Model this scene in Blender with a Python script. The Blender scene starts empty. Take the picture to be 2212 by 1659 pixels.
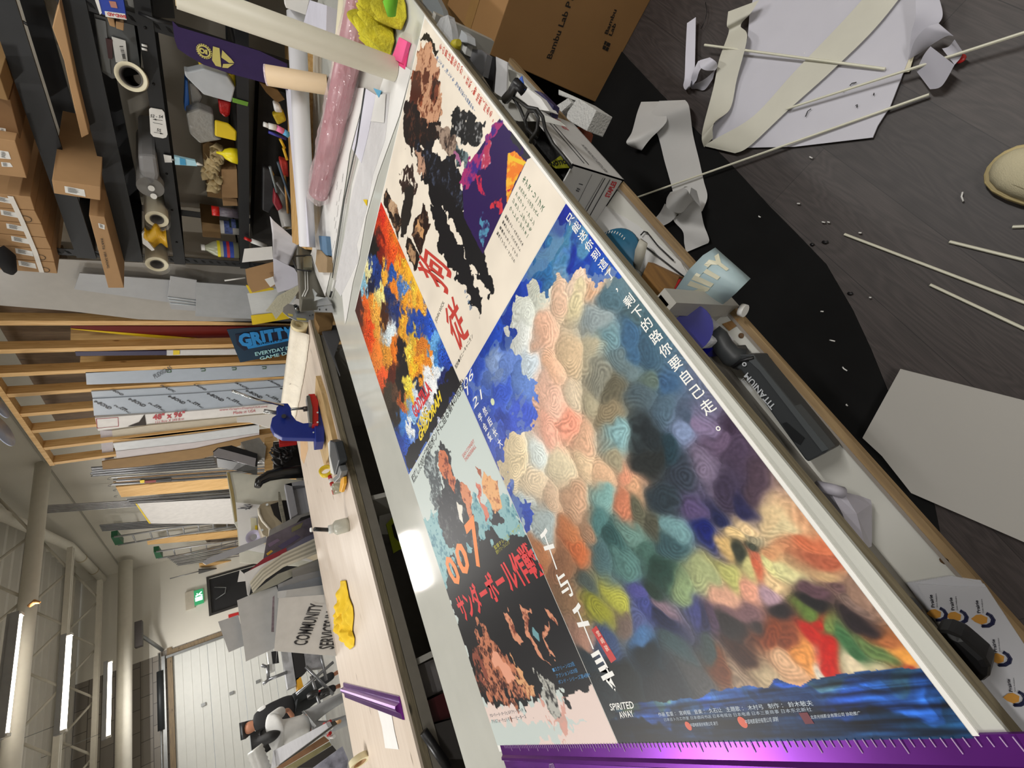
import bpy, math, random
import numpy as np
from mathutils import Vector, Matrix
S = bpy.context.scene
COL = S.collection
# ---------------- camera ----------------
CR = Matrix(((-0.40390152, -0.42693788, -0.80906589), (0.79857305, -0.59598405, -0.08416706), (-0.44625626, -0.68009342, 0.58165995)))
CC = Vector((-1.53287844, -0.30489468, 1.5080705))
FPX = 899.68
cd = bpy.data.cameras.new('camera'); cam = bpy.data.objects.new('camera', cd); COL.objects.link(cam)
cd.sensor_fit = 'HORIZONTAL'; cd.sensor_width = 36.0; cd.lens = 36.0 * FPX / 2212.0
cd.clip_start = 0.02; cd.clip_end = 100
cam.matrix_world = Matrix.Translation(CC) @ CR.transposed().to_4x4()
S.camera = cam
# ---------------- world, exposure ----------------
w = bpy.data.worlds.new('world'); S.world = w; w.use_nodes = True
w.node_tree.nodes['Background'].inputs[0].default_value = (0.93, 0.97, 1.0, 1)
w.node_tree.nodes["Background"].inputs[1].default_value = 0.34
S.view_settings.view_transform = 'Standard'; S.view_settings.look = 'None'
S.view_settings.gamma = 1.0; S.view_settings.use_curve_mapping = False
S.view_settings.exposure = 0.22

def light(name, loc, sx, sy, power, col=(1, 0.975, 0.94)):
    l = bpy.data.lights.new(name, 'AREA'); l.shape = 'RECTANGLE'; l.size = sx; l.size_y = sy
    l.energy = power; l.color = col
    o = bpy.data.objects.new(name, l); COL.objects.link(o); o.location = loc
    return o
TUBES = [(0.26, 8.75, 3.5), (0.24, 11.33, 3.5), (0.2, 7.02, 3.55), (0.2, 4.3, 3.5), (0.2, 1.6, 3.5), (-0.2, -1.0, 3.5)]
TPOW = [60, 60, 40, 26, 10, 38]
for (tx, ty, tz), tp in zip(TUBES, TPOW):
    light('tube_or_fill_light', (tx, ty, tz - 0.07), 1.15, 0.05, tp)
light('tube_or_fill_light', (-3.0, 3.0, 3.5), 1.2, 0.08, 70)
light('tube_or_fill_light', (-5.2, 8.0, 3.5), 1.2, 0.08, 110)  # unseen fill, set far aside to keep its glare off the table
light('tube_or_fill_light', (1.25, 0.5, 3.3), 1.2, 0.08, 17)  # unseen fill, added to brighten the wall behind the shelving
light('tube_or_fill_light', (-3.0, -1.9, 3.3), 1.2, 0.08, 36)  # no fixture here: extra light added to lift the front floor

def at(X, Y, ax, v):
    d = CR.transposed() @ Vector(((X - 1106) / FPX, -(Y - 829.5) / FPX, -1))
    k = 'xyz'.index(ax); t = (v - CC[k]) / d[k]
    return CC + d * t
def atp(X, Y, p, n):
    """pixel -> point on the plane through p with normal n"""
    d = CR.transposed() @ Vector(((X - 1106) / FPX, -(Y - 829.5) / FPX, -1))
    n = Vector(n); t = (Vector(p) - CC).dot(n) / d.dot(n)
    return CC + d * t

# ---------------- materials ----------------
def lin(h):
    if isinstance(h, str):
        h = h.lstrip('#'); c = [int(h[i:i + 2], 16) / 255 for i in (0, 2, 4)]
    else: c = list(h)
    return tuple((x / 12.92 if x <= 0.04045 else ((x + 0.055) / 1.055) ** 2.4) for x in c)
MC = {}
def mat(name, color, rough=0.6, metal=0.0, var=0.06, scale=12.0, bump=0.0, bscale=60.0, stretch=(1, 1, 1), alpha=1.0, trans=0.0, emit=0.0, spec=0.5, coat=0.0):
    if name in MC: return MC[name]
    m = bpy.data.materials.new(name); m.use_nodes = True; nt = m.node_tree; N = nt.nodes; L = nt.links
    b = N['Principled BSDF']; c = lin(color)
    b.inputs['Roughness'].default_value = rough; b.inputs['Metallic'].default_value = metal
    b.inputs['Specular IOR Level'].default_value = spec
    b.inputs['Coat Weight'].default_value = coat; b.inputs['Coat Roughness'].default_value = 0.08
    tc = N.new('ShaderNodeTexCoord'); mp = N.new('ShaderNodeMapping'); mp.inputs['Scale'].default_value = stretch
    L.new(tc.outputs['Object'], mp.inputs[0])
    n = N.new('ShaderNodeTexNoise'); n.inputs['Scale'].default_value = scale; n.inputs['Detail'].default_value = 4
    L.new(mp.outputs[0], n.inputs['Vector'])
    r = N.new('ShaderNodeValToRGB'); r.color_ramp.elements[0].position = 0.3; r.color_ramp.elements[1].position = 0.7
    r.color_ramp.elements[0].color = (*[max(0, x * (1 - var)) for x in c], 1); r.color_ramp.elements[1].color = (*[min(1, x * (1 + var)) for x in c], 1)
    L.new(n.outputs[0], r.inputs[0]); L.new(r.outputs[0], b.inputs['Base Color'])
    if bump:
        n2 = N.new('ShaderNodeTexNoise'); n2.inputs['Scale'].default_value = bscale; L.new(mp.outputs[0], n2.inputs['Vector'])
        bp = N.new('ShaderNodeBump'); bp.inputs['Strength'].default_value = bump; bp.inputs['Distance'].default_value = 0.01
        L.new(n2.outputs[0], bp.inputs['Height']); L.new(bp.outputs[0], b.inputs['Normal'])
    if alpha < 1: b.inputs['Alpha'].default_value = alpha
    if trans: b.inputs['Transmission Weight'].default_value = trans; b.inputs['IOR'].default_value = 1.15
    if emit:
        b.inputs['Emission Color'].default_value = (*c, 1); b.inputs['Emission Strength'].default_value = emit
    MC[name] = m; return m
def wood(name, c1, c2, axis=2, scale=6, rough=0.65):
    if name in MC: return MC[name]
    m = bpy.data.materials.new(name); m.use_nodes = True; nt = m.node_tree; N = nt.nodes; L = nt.links
    b = N['Principled BSDF']; b.inputs['Roughness'].default_value = rough
    tc = N.new('ShaderNodeTexCoord'); mp = N.new('ShaderNodeMapping')
    sc = [10, 10, 10]; sc[axis] = 0.7; mp.inputs['Scale'].default_value = sc
    L.new(tc.outputs['Object'], mp.inputs[0])
    n = N.new('ShaderNodeTexNoise'); n.inputs['Scale'].default_value = scale; n.inputs['Detail'].default_value = 6; n.inputs['Distortion'].default_value = 1.2
    L.new(mp.outputs[0], n.inputs['Vector'])
    r = N.new('ShaderNodeValToRGB'); r.color_ramp.elements[0].position = 0.35; r.color_ramp.elements[1].position = 0.65
    r.color_ramp.elements[0].color = (*lin(c1), 1); r.color_ramp.elements[1].color = (*lin(c2), 1)
    v = N.new('ShaderNodeTexVoronoi'); v.inputs['Scale'].default_value = 3.0
    mp2 = N.new('ShaderNodeMapping'); s2 = [4, 4, 4]; s2[axis] = 1.2; mp2.inputs['Scale'].default_value = s2
    L.new(tc.outputs['Object'], mp2.inputs[0]); L.new(mp2.outputs[0], v.inputs['Vector'])
    r2 = N.new('ShaderNodeValToRGB'); r2.color_ramp.elements[0].position = 0.05; r2.color_ramp.elements[1].position = 0.12
    r2.color_ramp.elements[0].color = (*[x * 0.45 for x in lin(c1)], 1); r2.color_ramp.elements[1].color = (1, 1, 1, 1)
    L.new(v.outputs['Distance'], r2.inputs[0])
    mx = N.new('ShaderNodeMix'); mx.data_type = 'RGBA'; mx.blend_type = 'MULTIPLY'; mx.inputs[0].default_value = 0.8
    L.new(n.outputs[0], r.inputs[0]); L.new(r.outputs[0], mx.inputs[6]); L.new(r2.outputs[0], mx.inputs[7]); L.new(mx.outputs[2], b.inputs['Base Color'])
    MC[name] = m; return m

# ---------------- mesh helpers ----------------
WL = {}
class MB:
    def __init__(s): s.v = []; s.f = []; s.smooth = set()
    def add(s, vs, fs, smooth=False):
        o = len(s.v); s.v += [Vector(v) for v in vs]
        for f in fs:
            if smooth: s.smooth.add(len(s.f))
            s.f.append([i + o for i in f])
        return s
    def box(s, c, d, R=None):
        c = Vector(c); R = R or Matrix.Identity(3)
        vs = [c + R @ Vector((d[0] * x / 2, d[1] * y / 2, d[2] * z / 2)) for x in (-1, 1) for y in (-1, 1) for z in (-1, 1)]
        return s.add(vs, [(0, 1, 3, 2), (4, 6, 7, 5), (0, 4, 5, 1), (2, 3, 7, 6), (0, 2, 6, 4), (1, 5, 7, 3)])
    def bb(s, a, b):
        return s.box([(a[i] + b[i]) / 2 for i in range(3)], [abs(b[i] - a[i]) for i in range(3)])
    def prism(s, pts, off):
        pts = [Vector(p) for p in pts]; off = Vector(off); n = len(pts)
        if off.length < 1e-9: off = Vector((0, 0, 1e-4))
        nn = Vector((0, 0, 0))
        for i in range(n): nn += pts[i].cross(pts[(i + 1) % n])
        if nn.dot(off) > 0: pts = pts[::-1]
        vs = pts + [p + off for p in pts]
        return s.add(vs, [list(range(n))] + [list(range(2 * n - 1, n - 1, -1))] + [(i, i + n, (i + 1) % n + n, (i + 1) % n) for i in range(n)])
    def tube(s, pts, r, n=10, cap=True, smooth=True):
        pts = [Vector(p) for p in pts]; m = len(pts)
        rs = r if isinstance(r, (list, tuple)) else [r] * m
        up = None; o = len(s.v)
        for i, p in enumerate(pts):
            t = (pts[min(i + 1, m - 1)] - pts[max(i - 1, 0)]).normalized()
            if up is None:
                a = Vector((0, 0, 1)) if abs(t.z) < 0.9 else Vector((1, 0, 0)); up = t.cross(a).normalized()
            up = (up - t * up.dot(t)).normalized(); bi = t.cross(up)
            for k in range(n):
                an = 2 * math.pi * k / n; s.v.append(p + (up * math.cos(an) + bi * math.sin(an)) * rs[i])
        for i in range(m - 1):
            for k in range(n):
                if smooth: s.smooth.add(len(s.f))
                s.f.append([o + i * n + k, o + i * n + (k + 1) % n, o + (i + 1) * n + (k + 1) % n, o + (i + 1) * n + k])
        if cap:
            s.f.append([o + k for k in range(n)][::-1]); s.f.append([o + (m - 1) * n + k for k in range(n)])
        return s
    def ring(s, c, ax, prof, n=24, smooth=True):
        """prof: list of (radius, height) closed or open around axis"""
        c = Vector(c); ax = Vector(ax).normalized(); a = Vector((0, 0, 1)) if abs(ax.z) < 0.9 else Vector((1, 0, 0))
        u = ax.cross(a).normalized(); v = ax.cross(u); o = len(s.v); m = len(prof)
        for r, h in prof:
            for k in range(n):
                an = 2 * math.pi * k / n; s.v.append(c + ax * h + (u * math.cos(an) + v * math.sin(an)) * r)
        for i in range(m - 1):
            for k in range(n):
                if smooth: s.smooth.add(len(s.f))
                s.f.append([o + i * n + k, o + i * n + (k + 1) % n, o + (i + 1) * n + (k + 1) % n, o + (i + 1) * n + k])
        return s
    def hollow(s, a, b, ro, ri, n=28):
        a = Vector(a); b = Vector(b); h = (b - a).length
        return s.ring(a, b - a, [(ro, 0), (ro, h), (ri, h), (ri, 0), (ro, 0)], n)
    def grid(s, P, closed_u=False, smooth=True):
        """P[i][j] grid of points"""
        o = len(s.v); ni = len(P); nj = len(P[0])
        for row in P: s.v += [Vector(p) for p in row]
        for i in range(ni - 1):
            for j in range(nj - 1):
                if smooth: s.smooth.add(len(s.f))
                s.f.append([o + i * nj + j, o + i * nj + j + 1, o + (i + 1) * nj + j + 1, o + (i + 1) * nj + j])
        return s
    def build(s, name, m, parent=None, label=None, cat=None, group=None, kind=None, origin=None, bevel=0, solid=0, subd=0):
        vs = s.v
        if origin is None:
            xs = [v.x for v in vs]; ys = [v.y for v in vs]; zs = [v.z for v in vs]
            origin = Vector(((min(xs) + max(xs)) / 2, (min(ys) + max(ys)) / 2, min(zs)))
        origin = Vector(origin)
        me = bpy.data.meshes.new(name); me.from_pydata([v - origin for v in vs], [], s.f)
        if s.smooth:
            for i in s.smooth: me.polygons[i].use_smooth = True
        me.update()
        o = bpy.data.objects.new(name, me); COL.objects.link(o)
        if m: me.materials.append(m)
        if parent is not None:
            o.parent = parent; o.location = origin - WL[parent.name]
        else: o.location = origin
        WL[o.name] = origin
        if bevel:
            bm = o.modifiers.new('bevel', 'BEVEL'); bm.width = bevel; bm.segments = 2; bm.limit_method = 'ANGLE'
        if solid:
            sm = o.modifiers.new('solid', 'SOLIDIFY'); sm.thickness = solid; sm.offset = 0
        if subd:
            sb = o.modifiers.new('sub', 'SUBSURF'); sb.levels = subd; sb.render_levels = subd
        tag(o, label, cat, group, kind)
        return o
def tag(o, label=None, cat=None, group=None, kind=None):
    if label: o['label'] = label
    if cat: o['category'] = cat
    if group: o['group'] = group
    if kind: o['kind'] = kind
    return o
def empty(name, loc, label, cat, group=None):
    o = bpy.data.objects.new(name, None); COL.objects.link(o); o.location = loc; WL[o.name] = Vector(loc)
    o.empty_display_size = 0.05
    return tag(o, label, cat, group)
def struct(name, mb, m): return mb.build(name, m, kind='structure')
TXT = {}
def text_mb(body, o, ex, ey, lift=0.0006, mb=None, shear=0.0, align='CENTER', bold=0.0):
    """lettering whose bounding box fills origin o, width vector ex, height vector ey"""
    key = (body, align, bold)
    if key not in TXT:
        c = bpy.data.curves.new('lettering', 'FONT'); c.body = body; c.align_x = align; c.resolution_u = 2; c.offset = bold; c.space_line = 1.22 if body.count('\n') > 1 and len(body) < 2 * body.count('\n') + 3 else 0.95
        t = bpy.data.objects.new('lettering', c); COL.objects.link(t)
        bpy.context.view_layer.update()
        me = bpy.data.meshes.new_from_object(t)
        TXT[key] = ([v.co.copy() for v in me.vertices], [list(p.vertices) for p in me.polygons])
        bpy.data.objects.remove(t); bpy.data.curves.remove(c); bpy.data.meshes.remove(me)
    vs, fs = TXT[key]
    x0 = min(v.x for v in vs); x1 = max(v.x for v in vs); y0 = min(v.y for v in vs); y1 = max(v.y for v in vs)
    o = Vector(o); ex = Vector(ex); ey = Vector(ey); n = ex.cross(ey).normalized()
    mb = mb or MB()
    mb.add([o + ex * ((v.x - x0) / (x1 - x0) + shear * (v.y - y0) / (y1 - y0)) + ey * ((v.y - y0) / (y1 - y0)) + n * lift for v in vs], fs)
    return mb
# ================= THE SETTING =================
def floor_mat():
    m = bpy.data.materials.new('laminate'); m.use_nodes = True; nt = m.node_tree; N = nt.nodes; L = nt.links
    b = N['Principled BSDF']; b.inputs['Roughness'].default_value = 0.5
    tc = N.new('ShaderNodeTexCoord'); mp = N.new('ShaderNodeMapping'); mp.inputs['Location'].default_value = (0.1, 0.155, 0)
    L.new(tc.outputs['Object'], mp.inputs[0])
    br = N.new('ShaderNodeTexBrick'); br.inputs['Scale'].default_value = 1.0; br.inputs['Brick Width'].default_value = 1.22; br.inputs['Row Height'].default_value = 0.187
    br.inputs['Mortar Size'].default_value = 0.0008; br.offset = 0.37; br.inputs['Color1'].default_value = (*lin('#332d2c'), 1); br.inputs['Color2'].default_value = (*lin('#3f3836'), 1)
    br.inputs['Mortar'].default_value = (*lin('#1d1a19'), 1)
    L.new(mp.outputs[0], br.inputs['Vector'])
    # cathedral grain: stretched noise contours
    mp2 = N.new('ShaderNodeMapping'); mp2.inputs['Scale'].default_value = (1.1, 5.5, 1); L.new(tc.outputs['Object'], mp2.inputs[0])
    n = N.new('ShaderNodeTexNoise'); n.inputs['Scale'].default_value = 2.2; n.inputs['Detail'].default_value = 1.5; n.inputs['Distortion'].default_value = 0.5
    L.new(mp2.outputs[0], n.inputs['Vector'])
    ml = N.new('ShaderNodeMath'); ml.operation = 'MULTIPLY'; ml.inputs[1].default_value = 95; L.new(n.outputs[0], ml.inputs[0])
    sn = N.new('ShaderNodeMath'); sn.operation = 'SINE'; L.new(ml.outputs[0], sn.inputs[0])
    mp3 = N.new('ShaderNodeMapping'); mp3.inputs['Scale'].default_value = (4, 120, 1); L.new(tc.outputs['Object'], mp3.inputs[0])
    n3 = N.new('ShaderNodeTexNoise'); n3.inputs['Scale'].default_value = 3; n3.inputs['Detail'].default_value = 3; L.new(mp3.outputs[0], n3.inputs['Vector'])
    a = N.new('ShaderNodeMapRange'); a.inputs[1].default_value = -1; a.inputs[2].default_value = 1; a.inputs[3].default_value = 0.86; a.inputs[4].default_value = 1.16; L.new(sn.outputs[0], a.inputs[0])
    a2 = N.new('ShaderNodeMapRange'); a2.inputs[1].default_value = 0.3; a2.inputs[2].default_value = 0.7; a2.inputs[3].default_value = 0.85; a2.inputs[4].default_value = 1.25; L.new(n3.outputs[0], a2.inputs[0])
    mu = N.new('ShaderNodeMath'); mu.operation = 'MULTIPLY'; L.new(a.outputs[0], mu.inputs[0]); L.new(a2.outputs[0], mu.inputs[1])
    vm = N.new('ShaderNodeVectorMath'); vm.operation = 'SCALE'; L.new(br.outputs['Color'], vm.inputs[0]); L.new(mu.outputs[0], vm.inputs['Scale'])
    L.new(vm.outputs[0], b.inputs['Base Color'])
    return m
struct('floor', MB().bb((-6, -3, -0.1), (3.05, 5.0, 0)), floor_mat())
struct('floor', MB().bb((-6, 5.0, -0.1), (3.05, 13.0, 0)), mat('concrete', '#8f8d88', 0.6, var=0.15, scale=3))
wallw = mat('wall_paint', '#d3cfc4', 0.8, var=0.03, scale=1.5)
struct('wall_right', MB().bb((3.05, -3, -0.1), (3.2, 13.15, 4.6)), wallw)
struct('wall_front', MB().bb((-6, -3.15, -0.1), (3.2, -3, 4.6)), wallw)
struct('wall_left', MB().bb((-6.15, -3.15, -0.1), (-6, 13.15, 4.6)), wallw)
# back wall, drywall to the right, bare block around the roller door
gx0 = at(372, 1412, 'y', 13).x; gz = at(372, 1412, 'y', 13).z
bx = at(285, 1425, 'y', 13).x
dl = at(457, 1325, 'y', 13); dr = at(452, 1250, 'y', 13)
back = MB()
back.bb((dr.x, 13, -0.1), (3.2, 13.15, 4.6)); back.bb((dl.x, 13, dl.z), (dr.x, 13.15, 4.6)); back.bb((gx0 + 0.12, 13, -0.1), (dl.x, 13.15, 4.6)); back.bb((bx - 0.1, 13, gz + 0.25), (gx0 + 0.12, 13.15, 4.6))
struct('wall_back', back, wallw)
def block_mat():
    m = bpy.data.materials.new('dark_block'); m.use_nodes = True; nt = m.node_tree; N = nt.nodes; L = nt.links
    b = N['Principled BSDF']; b.inputs['Roughness'].default_value = 0.5
    tc = N.new('ShaderNodeTexCoord'); mp = N.new('ShaderNodeMapping'); mp.inputs['Rotation'].default_value = (math.pi / 2, 0, 0); L.new(tc.outputs['Object'], mp.inputs[0])
    br = N.new('ShaderNodeTexBrick'); br.inputs['Scale'].default_value = 1; br.inputs['Brick Width'].default_value = 0.4; br.inputs['Row Height'].default_value = 0.2; br.inputs['Mortar Size'].default_value = 0.006
    br.inputs['Color1'].default_value = (*lin('#77716a'), 1); br.inputs['Color2'].default_value = (*lin('#8b847a'), 1); br.inputs['Mortar'].default_value = (*lin('#4c4741'), 1)
    L.new(mp.outputs[0], br.inputs['Vector']); L.new(br.outputs[0], b.inputs['Base Color'])
    return m
g0 = -4.3
bl = MB(); bl.bb((g0 - 1.8, 13.0, -0.1), (g0, 13.15, 4.6)); bl.bb((g0, 13.0, gz), (bx - 0.1, 13.15, 4.6)); bl.bb((bx - 0.1, 13.0, gz), (gx0 + 0.12, 13.15, gz + 0.25)); bl.bb((gx0, 13.0, -.1), (gx0 + 0.12, 13.15, gz))
struct('wall_back', bl, block_mat())
# roller door in sections
gd = MB(); hp = 0.63
for i in range(5):
    z1 = gz - i * hp; z0 = max(0, z1 - hp)
    gd.bb((g0, 13.04, z0 + 0.004), (gx0, 13.1, z1 - 0.004))
    for q in (0.25, 0.5, 0.75):
        zz = z1 - hp * q
        if zz > 0.05: gd.bb((g0, 13.034, zz - 0.008), (gx0, 13.045, zz + 0.008))
door = struct('door_1', gd, mat('door_panel', '#cfd0cb', 0.5, var=0.02))
tr = MB()
tr.bb((g0, 12.97, gz), (gx0 + .14, 13.0, gz + 0.09)); tr.bb((gx0, 12.97, 0), (gx0 + 0.09, 13.0, gz))
struct('trim_1', tr, wood('door_timber', '#6f5f4a', '#857256', 0))
tr2 = MB(); tr2.bb((gx0 - 0.07, 12.9, 0), (gx0 - 0.02, 12.95, gz + 0.1)); tr2.bb((g0, 12.9, gz + 0.12), (gx0, 12.96, gz + 0.18))
struct('trim_2', tr2, mat('galv', '#8e9090', 0.35, 0.7, var=0.12, scale=8))
hs = MB()
for X, Y in ((439, 1522), (500, 1497), (557, 1472)):
    p = at(X, Y, 'y', 13); hs.box((p.x, 13.02, p.z), (0.06, 0.04, 0.08))
hs.build('hinge_plate', mat('galv', '#8e9090'), parent=door)
# walk door, black
dd = MB(); dd.bb((dl.x, 13.05, 0), (dr.x, 13.1, dl.z)); d2 = struct('door_2', dd, mat('door_black', '#17181b', 0.45))
db = MB(); px = (dl.x + dr.x) / 2 + .05
db.tube([(px - 0.16, 13.05, dl.z - .1), (px - 0.1, 12.98, dl.z - .3), (px + .02, 12.95, dl.z - .33), (px + 0.12, 13.0, dl.z - .1)], 0.012)
db.build('door_closer', mat('galv', '#8e9090'), parent=d2)
fr = MB(); fr.bb((dr.x - .0, 12.98, 0), (dr.x + .05, 13.0, dl.z)); fr.bb((dl.x - .05, 12.98, 0), (dl.x, 13.0, dl.z)); fr.bb((dl.x - .05, 12.98, dl.z), (dr.x + .05, 13.0, dl.z + .05))
struct('trim_3', fr, mat('frame_dark', '#2c2a28', 0.5))
# exit sign
ep = at(418, 1295, 'y', 13)
es = empty('exit_sign', (ep.x, 12.97, ep.z - .1), 'green emergency exit sign with a white running figure above the black door', 'sign')
MB().bb((ep.x - .2, 12.92, ep.z - .02), (ep.x + .2, 13, ep.z + .15)).build('sign_housing', mat('plastic_beige', '#b6ae9e', 0.5), es)
MB().bb((ep.x - .17, 12.9, ep.z - .2), (ep.x + .17, 12.95, ep.z - .02)).build('sign_face', mat('exit_green', '#2f8f5c', 0.4, emit=0.5), es)
fg = MB(); q = Vector((ep.x, 12.895, ep.z - .11))
fg.bb((q.x - .09, 12.893, q.z - .07), (q.x + .0, 12.898, q.z + .07)); fg.tube([q + Vector((.03, 0, .06)), q + Vector((.05, 0, 0)), q + Vector((.02, 0, -.07))], 0.014, 6); fg.tube([q + Vector((.09, 0, .03)), q + Vector((.04, 0, .02)), q + Vector((.1, 0, -.06))], 0.012, 6)
fg.build('running_figure', mat('exit_white', '#e6f6ff', 0.4, emit=1.6), es)
# ---------------- ceiling: corrugated deck, joists ----------------
cz = 4.35; rows = []
ys = np.arange(-3, 13.01, 0.085)
P = [[Vector((x, y, cz + 0.05 * (1 if ((k + 1) // 2) % 2 else -1))) for k, y in enumerate(ys)] for x in (-6, 3.1)]
ceil = MB().grid(P, smooth=False)
struct('ceiling', ceil, mat('deck_paint', '#c9c6bd', 0.75, var=0.05, scale=2))
struct('trim_4', MB().bb((3.03, -3, 3.58), (3.05, 13, 3.6)), mat('soffit_paint', '#a8a49a', 0.8, var=.02))
jm = mat('joist_paint', '#cdc8bb', 0.6, var=0.04)
def joist(y, zb=3.75, zt=4.28, label=''):
    t = empty('ceiling_joist', (0, y, zb), label, 'joist', None)
    m = MB(); m.bb((-6, y - .08, zt - .1), (3.05, y + .08, zt)); m.build('top_chord', jm, t)
    m = MB(); m.bb((-5.6, y - .07, zb), (2.6, y - .01, zb + .07)); m.bb((-5.6, y + .01, zb), (2.6, y + .07, zb + .07)); m.build('bottom_chord', jm, t)
    m = MB(); x = 2.5; up = True; x2 = 2.2
    m.tube([(3.0, y, zt - .03), (2.2, y, zb + .03)], 0.02, 6)
    while x2 > -5.4:
        m.tube([(x2, y, zb + .03), (x2 - .45, y, zt - .03)], 0.02, 6); m.tube([(x2 - .45, y, zt - .03), (x2 - .9, y, zb + .03)], 0.02, 6); x2 -= .9
    m.build('web_bar', jm, t)
for yy, lb in ((6.35, 'white open web steel joist nearest the camera, beside the thick round duct'), (8.0, 'white open web steel joist just in front of the lit tube lamp'), (9.8, 'white open web steel joist between the two lit tube lamps'), (11.9, 'white open web steel joist farthest back, behind the second lit tube lamp')):
    joist(yy, label=lb)
def duct(Xa, Ya, Xb, Yb, z, r, label, x1=3.05, name='round_duct'):
    a = at(Xa, Ya, 'z', z); b = at(Xb, Yb, 'z', z); y = (a.y + b.y) / 2
    MB().tube([(x1, y, z), (-5.8, y, z)], r, 20).build(name, mat('duct_paint', '#dedace', 0.55, var=0.03), None, label, 'duct')
duct(92, 1010, 22, 1659, 3.62, 0.085, 'thick round white duct under the ceiling, nearer of the two')
duct(275, 1210, 262, 1659, 3.42, 0.12, 'thick round white duct far back under the ceiling, in front of the block wall', x1=2.95)
# grey sloping pipe along the wall
p1 = at(150, 1180, 'z', 3.95); p2 = at(235, 1265, 'z', 3.95); p3 = at(258, 1300, 'z', 3.95)
sp = empty('wall_pipe', p1, 'white jointed pipe running back under the ceiling beside the right wall', 'pipe')
MB().tube([(2.5, 7.6, 4.1), p1, p2], 0.075, 16).build('pipe_run', mat('duct_paint', '#dedace'), sp)
MB().tube([p2, p3], 0.06, 14).build('pipe_end', mat('pipe_grey', '#7f8284', 0.5), sp)
cr = MB(); dv = (p2 - p1).normalized()
for k in (0.25, 0.55, 0.95): cr.ring(p1 + (p2 - p1) * k, dv, [(.077, 0), (.083, .01), (.083, .03), (.077, .04)], 18)
cr.build('pipe_collar', mat('collar', '#b9a98a', 0.5), sp)
# tube lamps
for i, (tx, ty, tz) in enumerate(TUBES[:3]):
    lb = ['lit fluorescent tube lamp, nearer of the two glowing ones', 'lit fluorescent tube lamp, farther of the two glowing ones behind the duct', 'grey tube lamp fixture seen edge on beside the nearer round duct'][i]
    t = empty('tube_lamp', (tx, ty, tz), lb, 'lamp')
    hm = MB().bb((tx - .62, ty - .06, tz + .02), (tx + .62, ty + .06, tz + .08))
    if i == 2: hm.bb((tx - .62, ty - .075, tz - .02), (tx + .62, ty - .06, tz + .05))
    hm.build('lamp_housing', mat('lamp_housing', '#9a9b9c', 0.4), t)
    m = MB()
    for dy in (-.028, .028): m.tube([(tx - .58, ty + dy, tz - .005), (tx + .58, ty + dy, tz - .005)], 0.018, 12)
    m.build('lamp_tube', mat('tube_glow', '#fff6e6', 0.4, emit=14 if i < 2 else 4), t)
    m = MB()
    for dx in (-.6, .6): m.box((tx + dx, ty, tz), (.03, .11, .06))
    m.build('end_cap', mat('lamp_cap', '#d8d4cc', 0.4), t)
    MB().tube([(tx - .5, ty, tz + .08), (tx - .5, ty, 4.36)], 0.004, 5).build('hanger_wire', mat('galv', '#8e9090'), t)
# opener arm over the roller door
p = at(300, 1370, 'y', 12.3)
oa = empty('door_opener', (p.x, 12.4, p.z), 'dark door opener head with a metal arm above the roller door', 'opener')
MB().box((p.x, 12.3, p.z), (.5, .18, .12)).build('opener_body', mat('opener_dark', '#3a3533', .5), oa)
MB().tube([(p.x, 12.35, p.z), (p.x - .1, 12.6, p.z - .1), at(352, 1405, 'y', 12.9)], .035, 8).build('opener_arm', mat('galv', '#8e9090'), oa)
a = at(355, 1408, 'y', 12.9); b = at(345, 1450, 'y', 12.88); c = at(343, 1500, 'y', 12.88); d = at(348, 1640, 'y', 12.88)
sf = empty('door_spring', b, 'horizontal torsion spring and shaft above the roller door', 'spring')
MB().tube([(a.x, 12.88, b.z), (-4.3, 12.88, b.z)], .016, 8).build('shaft', mat('galv', '#8e9090'), sf)
MB().tube([(b.x, 12.88, b.z), (b.x - 1.1, 12.88, b.z)], .055, 12).build('coil_spring', mat('spring_dark', '#2f3234', 0.5, 0.3), sf)

# ================= CUTTING TABLE =================
tw = mat('table_laminate', '#c6c7bf', 0.095, var=0.06, scale=4, bump=0.012, bscale=8)
ply = wood('ply_edge', '#6c6350', '#8b8168', 0, 8)
TT = 0.9
tb = empty('cutting_table', (-0.6, .78, 0), 'long white topped cutting table carrying the uncut sheet of posters', 'table')
TF = [(-2.9, -.052), (-1.82, -.028), (-.9, -.006), (1.42, -.002)]
MB().prism([(x, y, TT) for x, y in TF] + [(1.42, 1.57, TT), (-2.9, 1.57, TT)], (0, 0, -.006)).build('tabletop', tw, tb)
MB().prism([(x, y + .001, TT - .0062) for x, y in TF] + [(1.42, 1.568, TT - .0062), (-2.9, 1.568, TT - .0062)], (0, 0, -.024)).build('tabletop_core', ply, tb)
shz = 0.66
sw = mat('shelf_white', '#c9c8c0', 0.4, var=0.06, scale=5)
MB().bb((-2.9, -0.01, shz - .018), (-.12, 1.55, shz)).bb((-.12, .09, shz - .018), (1.42, 1.55, shz)).build('under_shelf', sw, tb)
MB().bb((-2.9, -0.022, shz - .014), (-.12, -0.0095, shz + .002)).build('shelf_lip', wood('pine_edge', '#80694a', '#a1875f', 0), tb)
MB().bb((-2.9, -0.0094, shz + 0.0002), (-.12, -0.004, shz + .003)).build('lip_face', mat('mdf_grey', '#8a8279', .6), tb)
for x in (-1.205, 0.02, -2.5):
    MB().bb((x - .012, -.018, shz), (x + .012, 1.5, TT - .03)).build('divider', mat('divider_grey', '#a6a49d', .5), tb)
MB().bb((-2.9, .30, shz), (1.42, .312, TT - .03)).build('inner_panel', sw, tb)
for x in (-2.7, -0.6, 1.3):
    for y in (.3, 1.4): MB().bb((x - .04, y - .04, 0), (x + .04, y + .04, shz - .018)).build('leg', mat('leg_grey', '#6d6b66', .6), tb)
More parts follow.
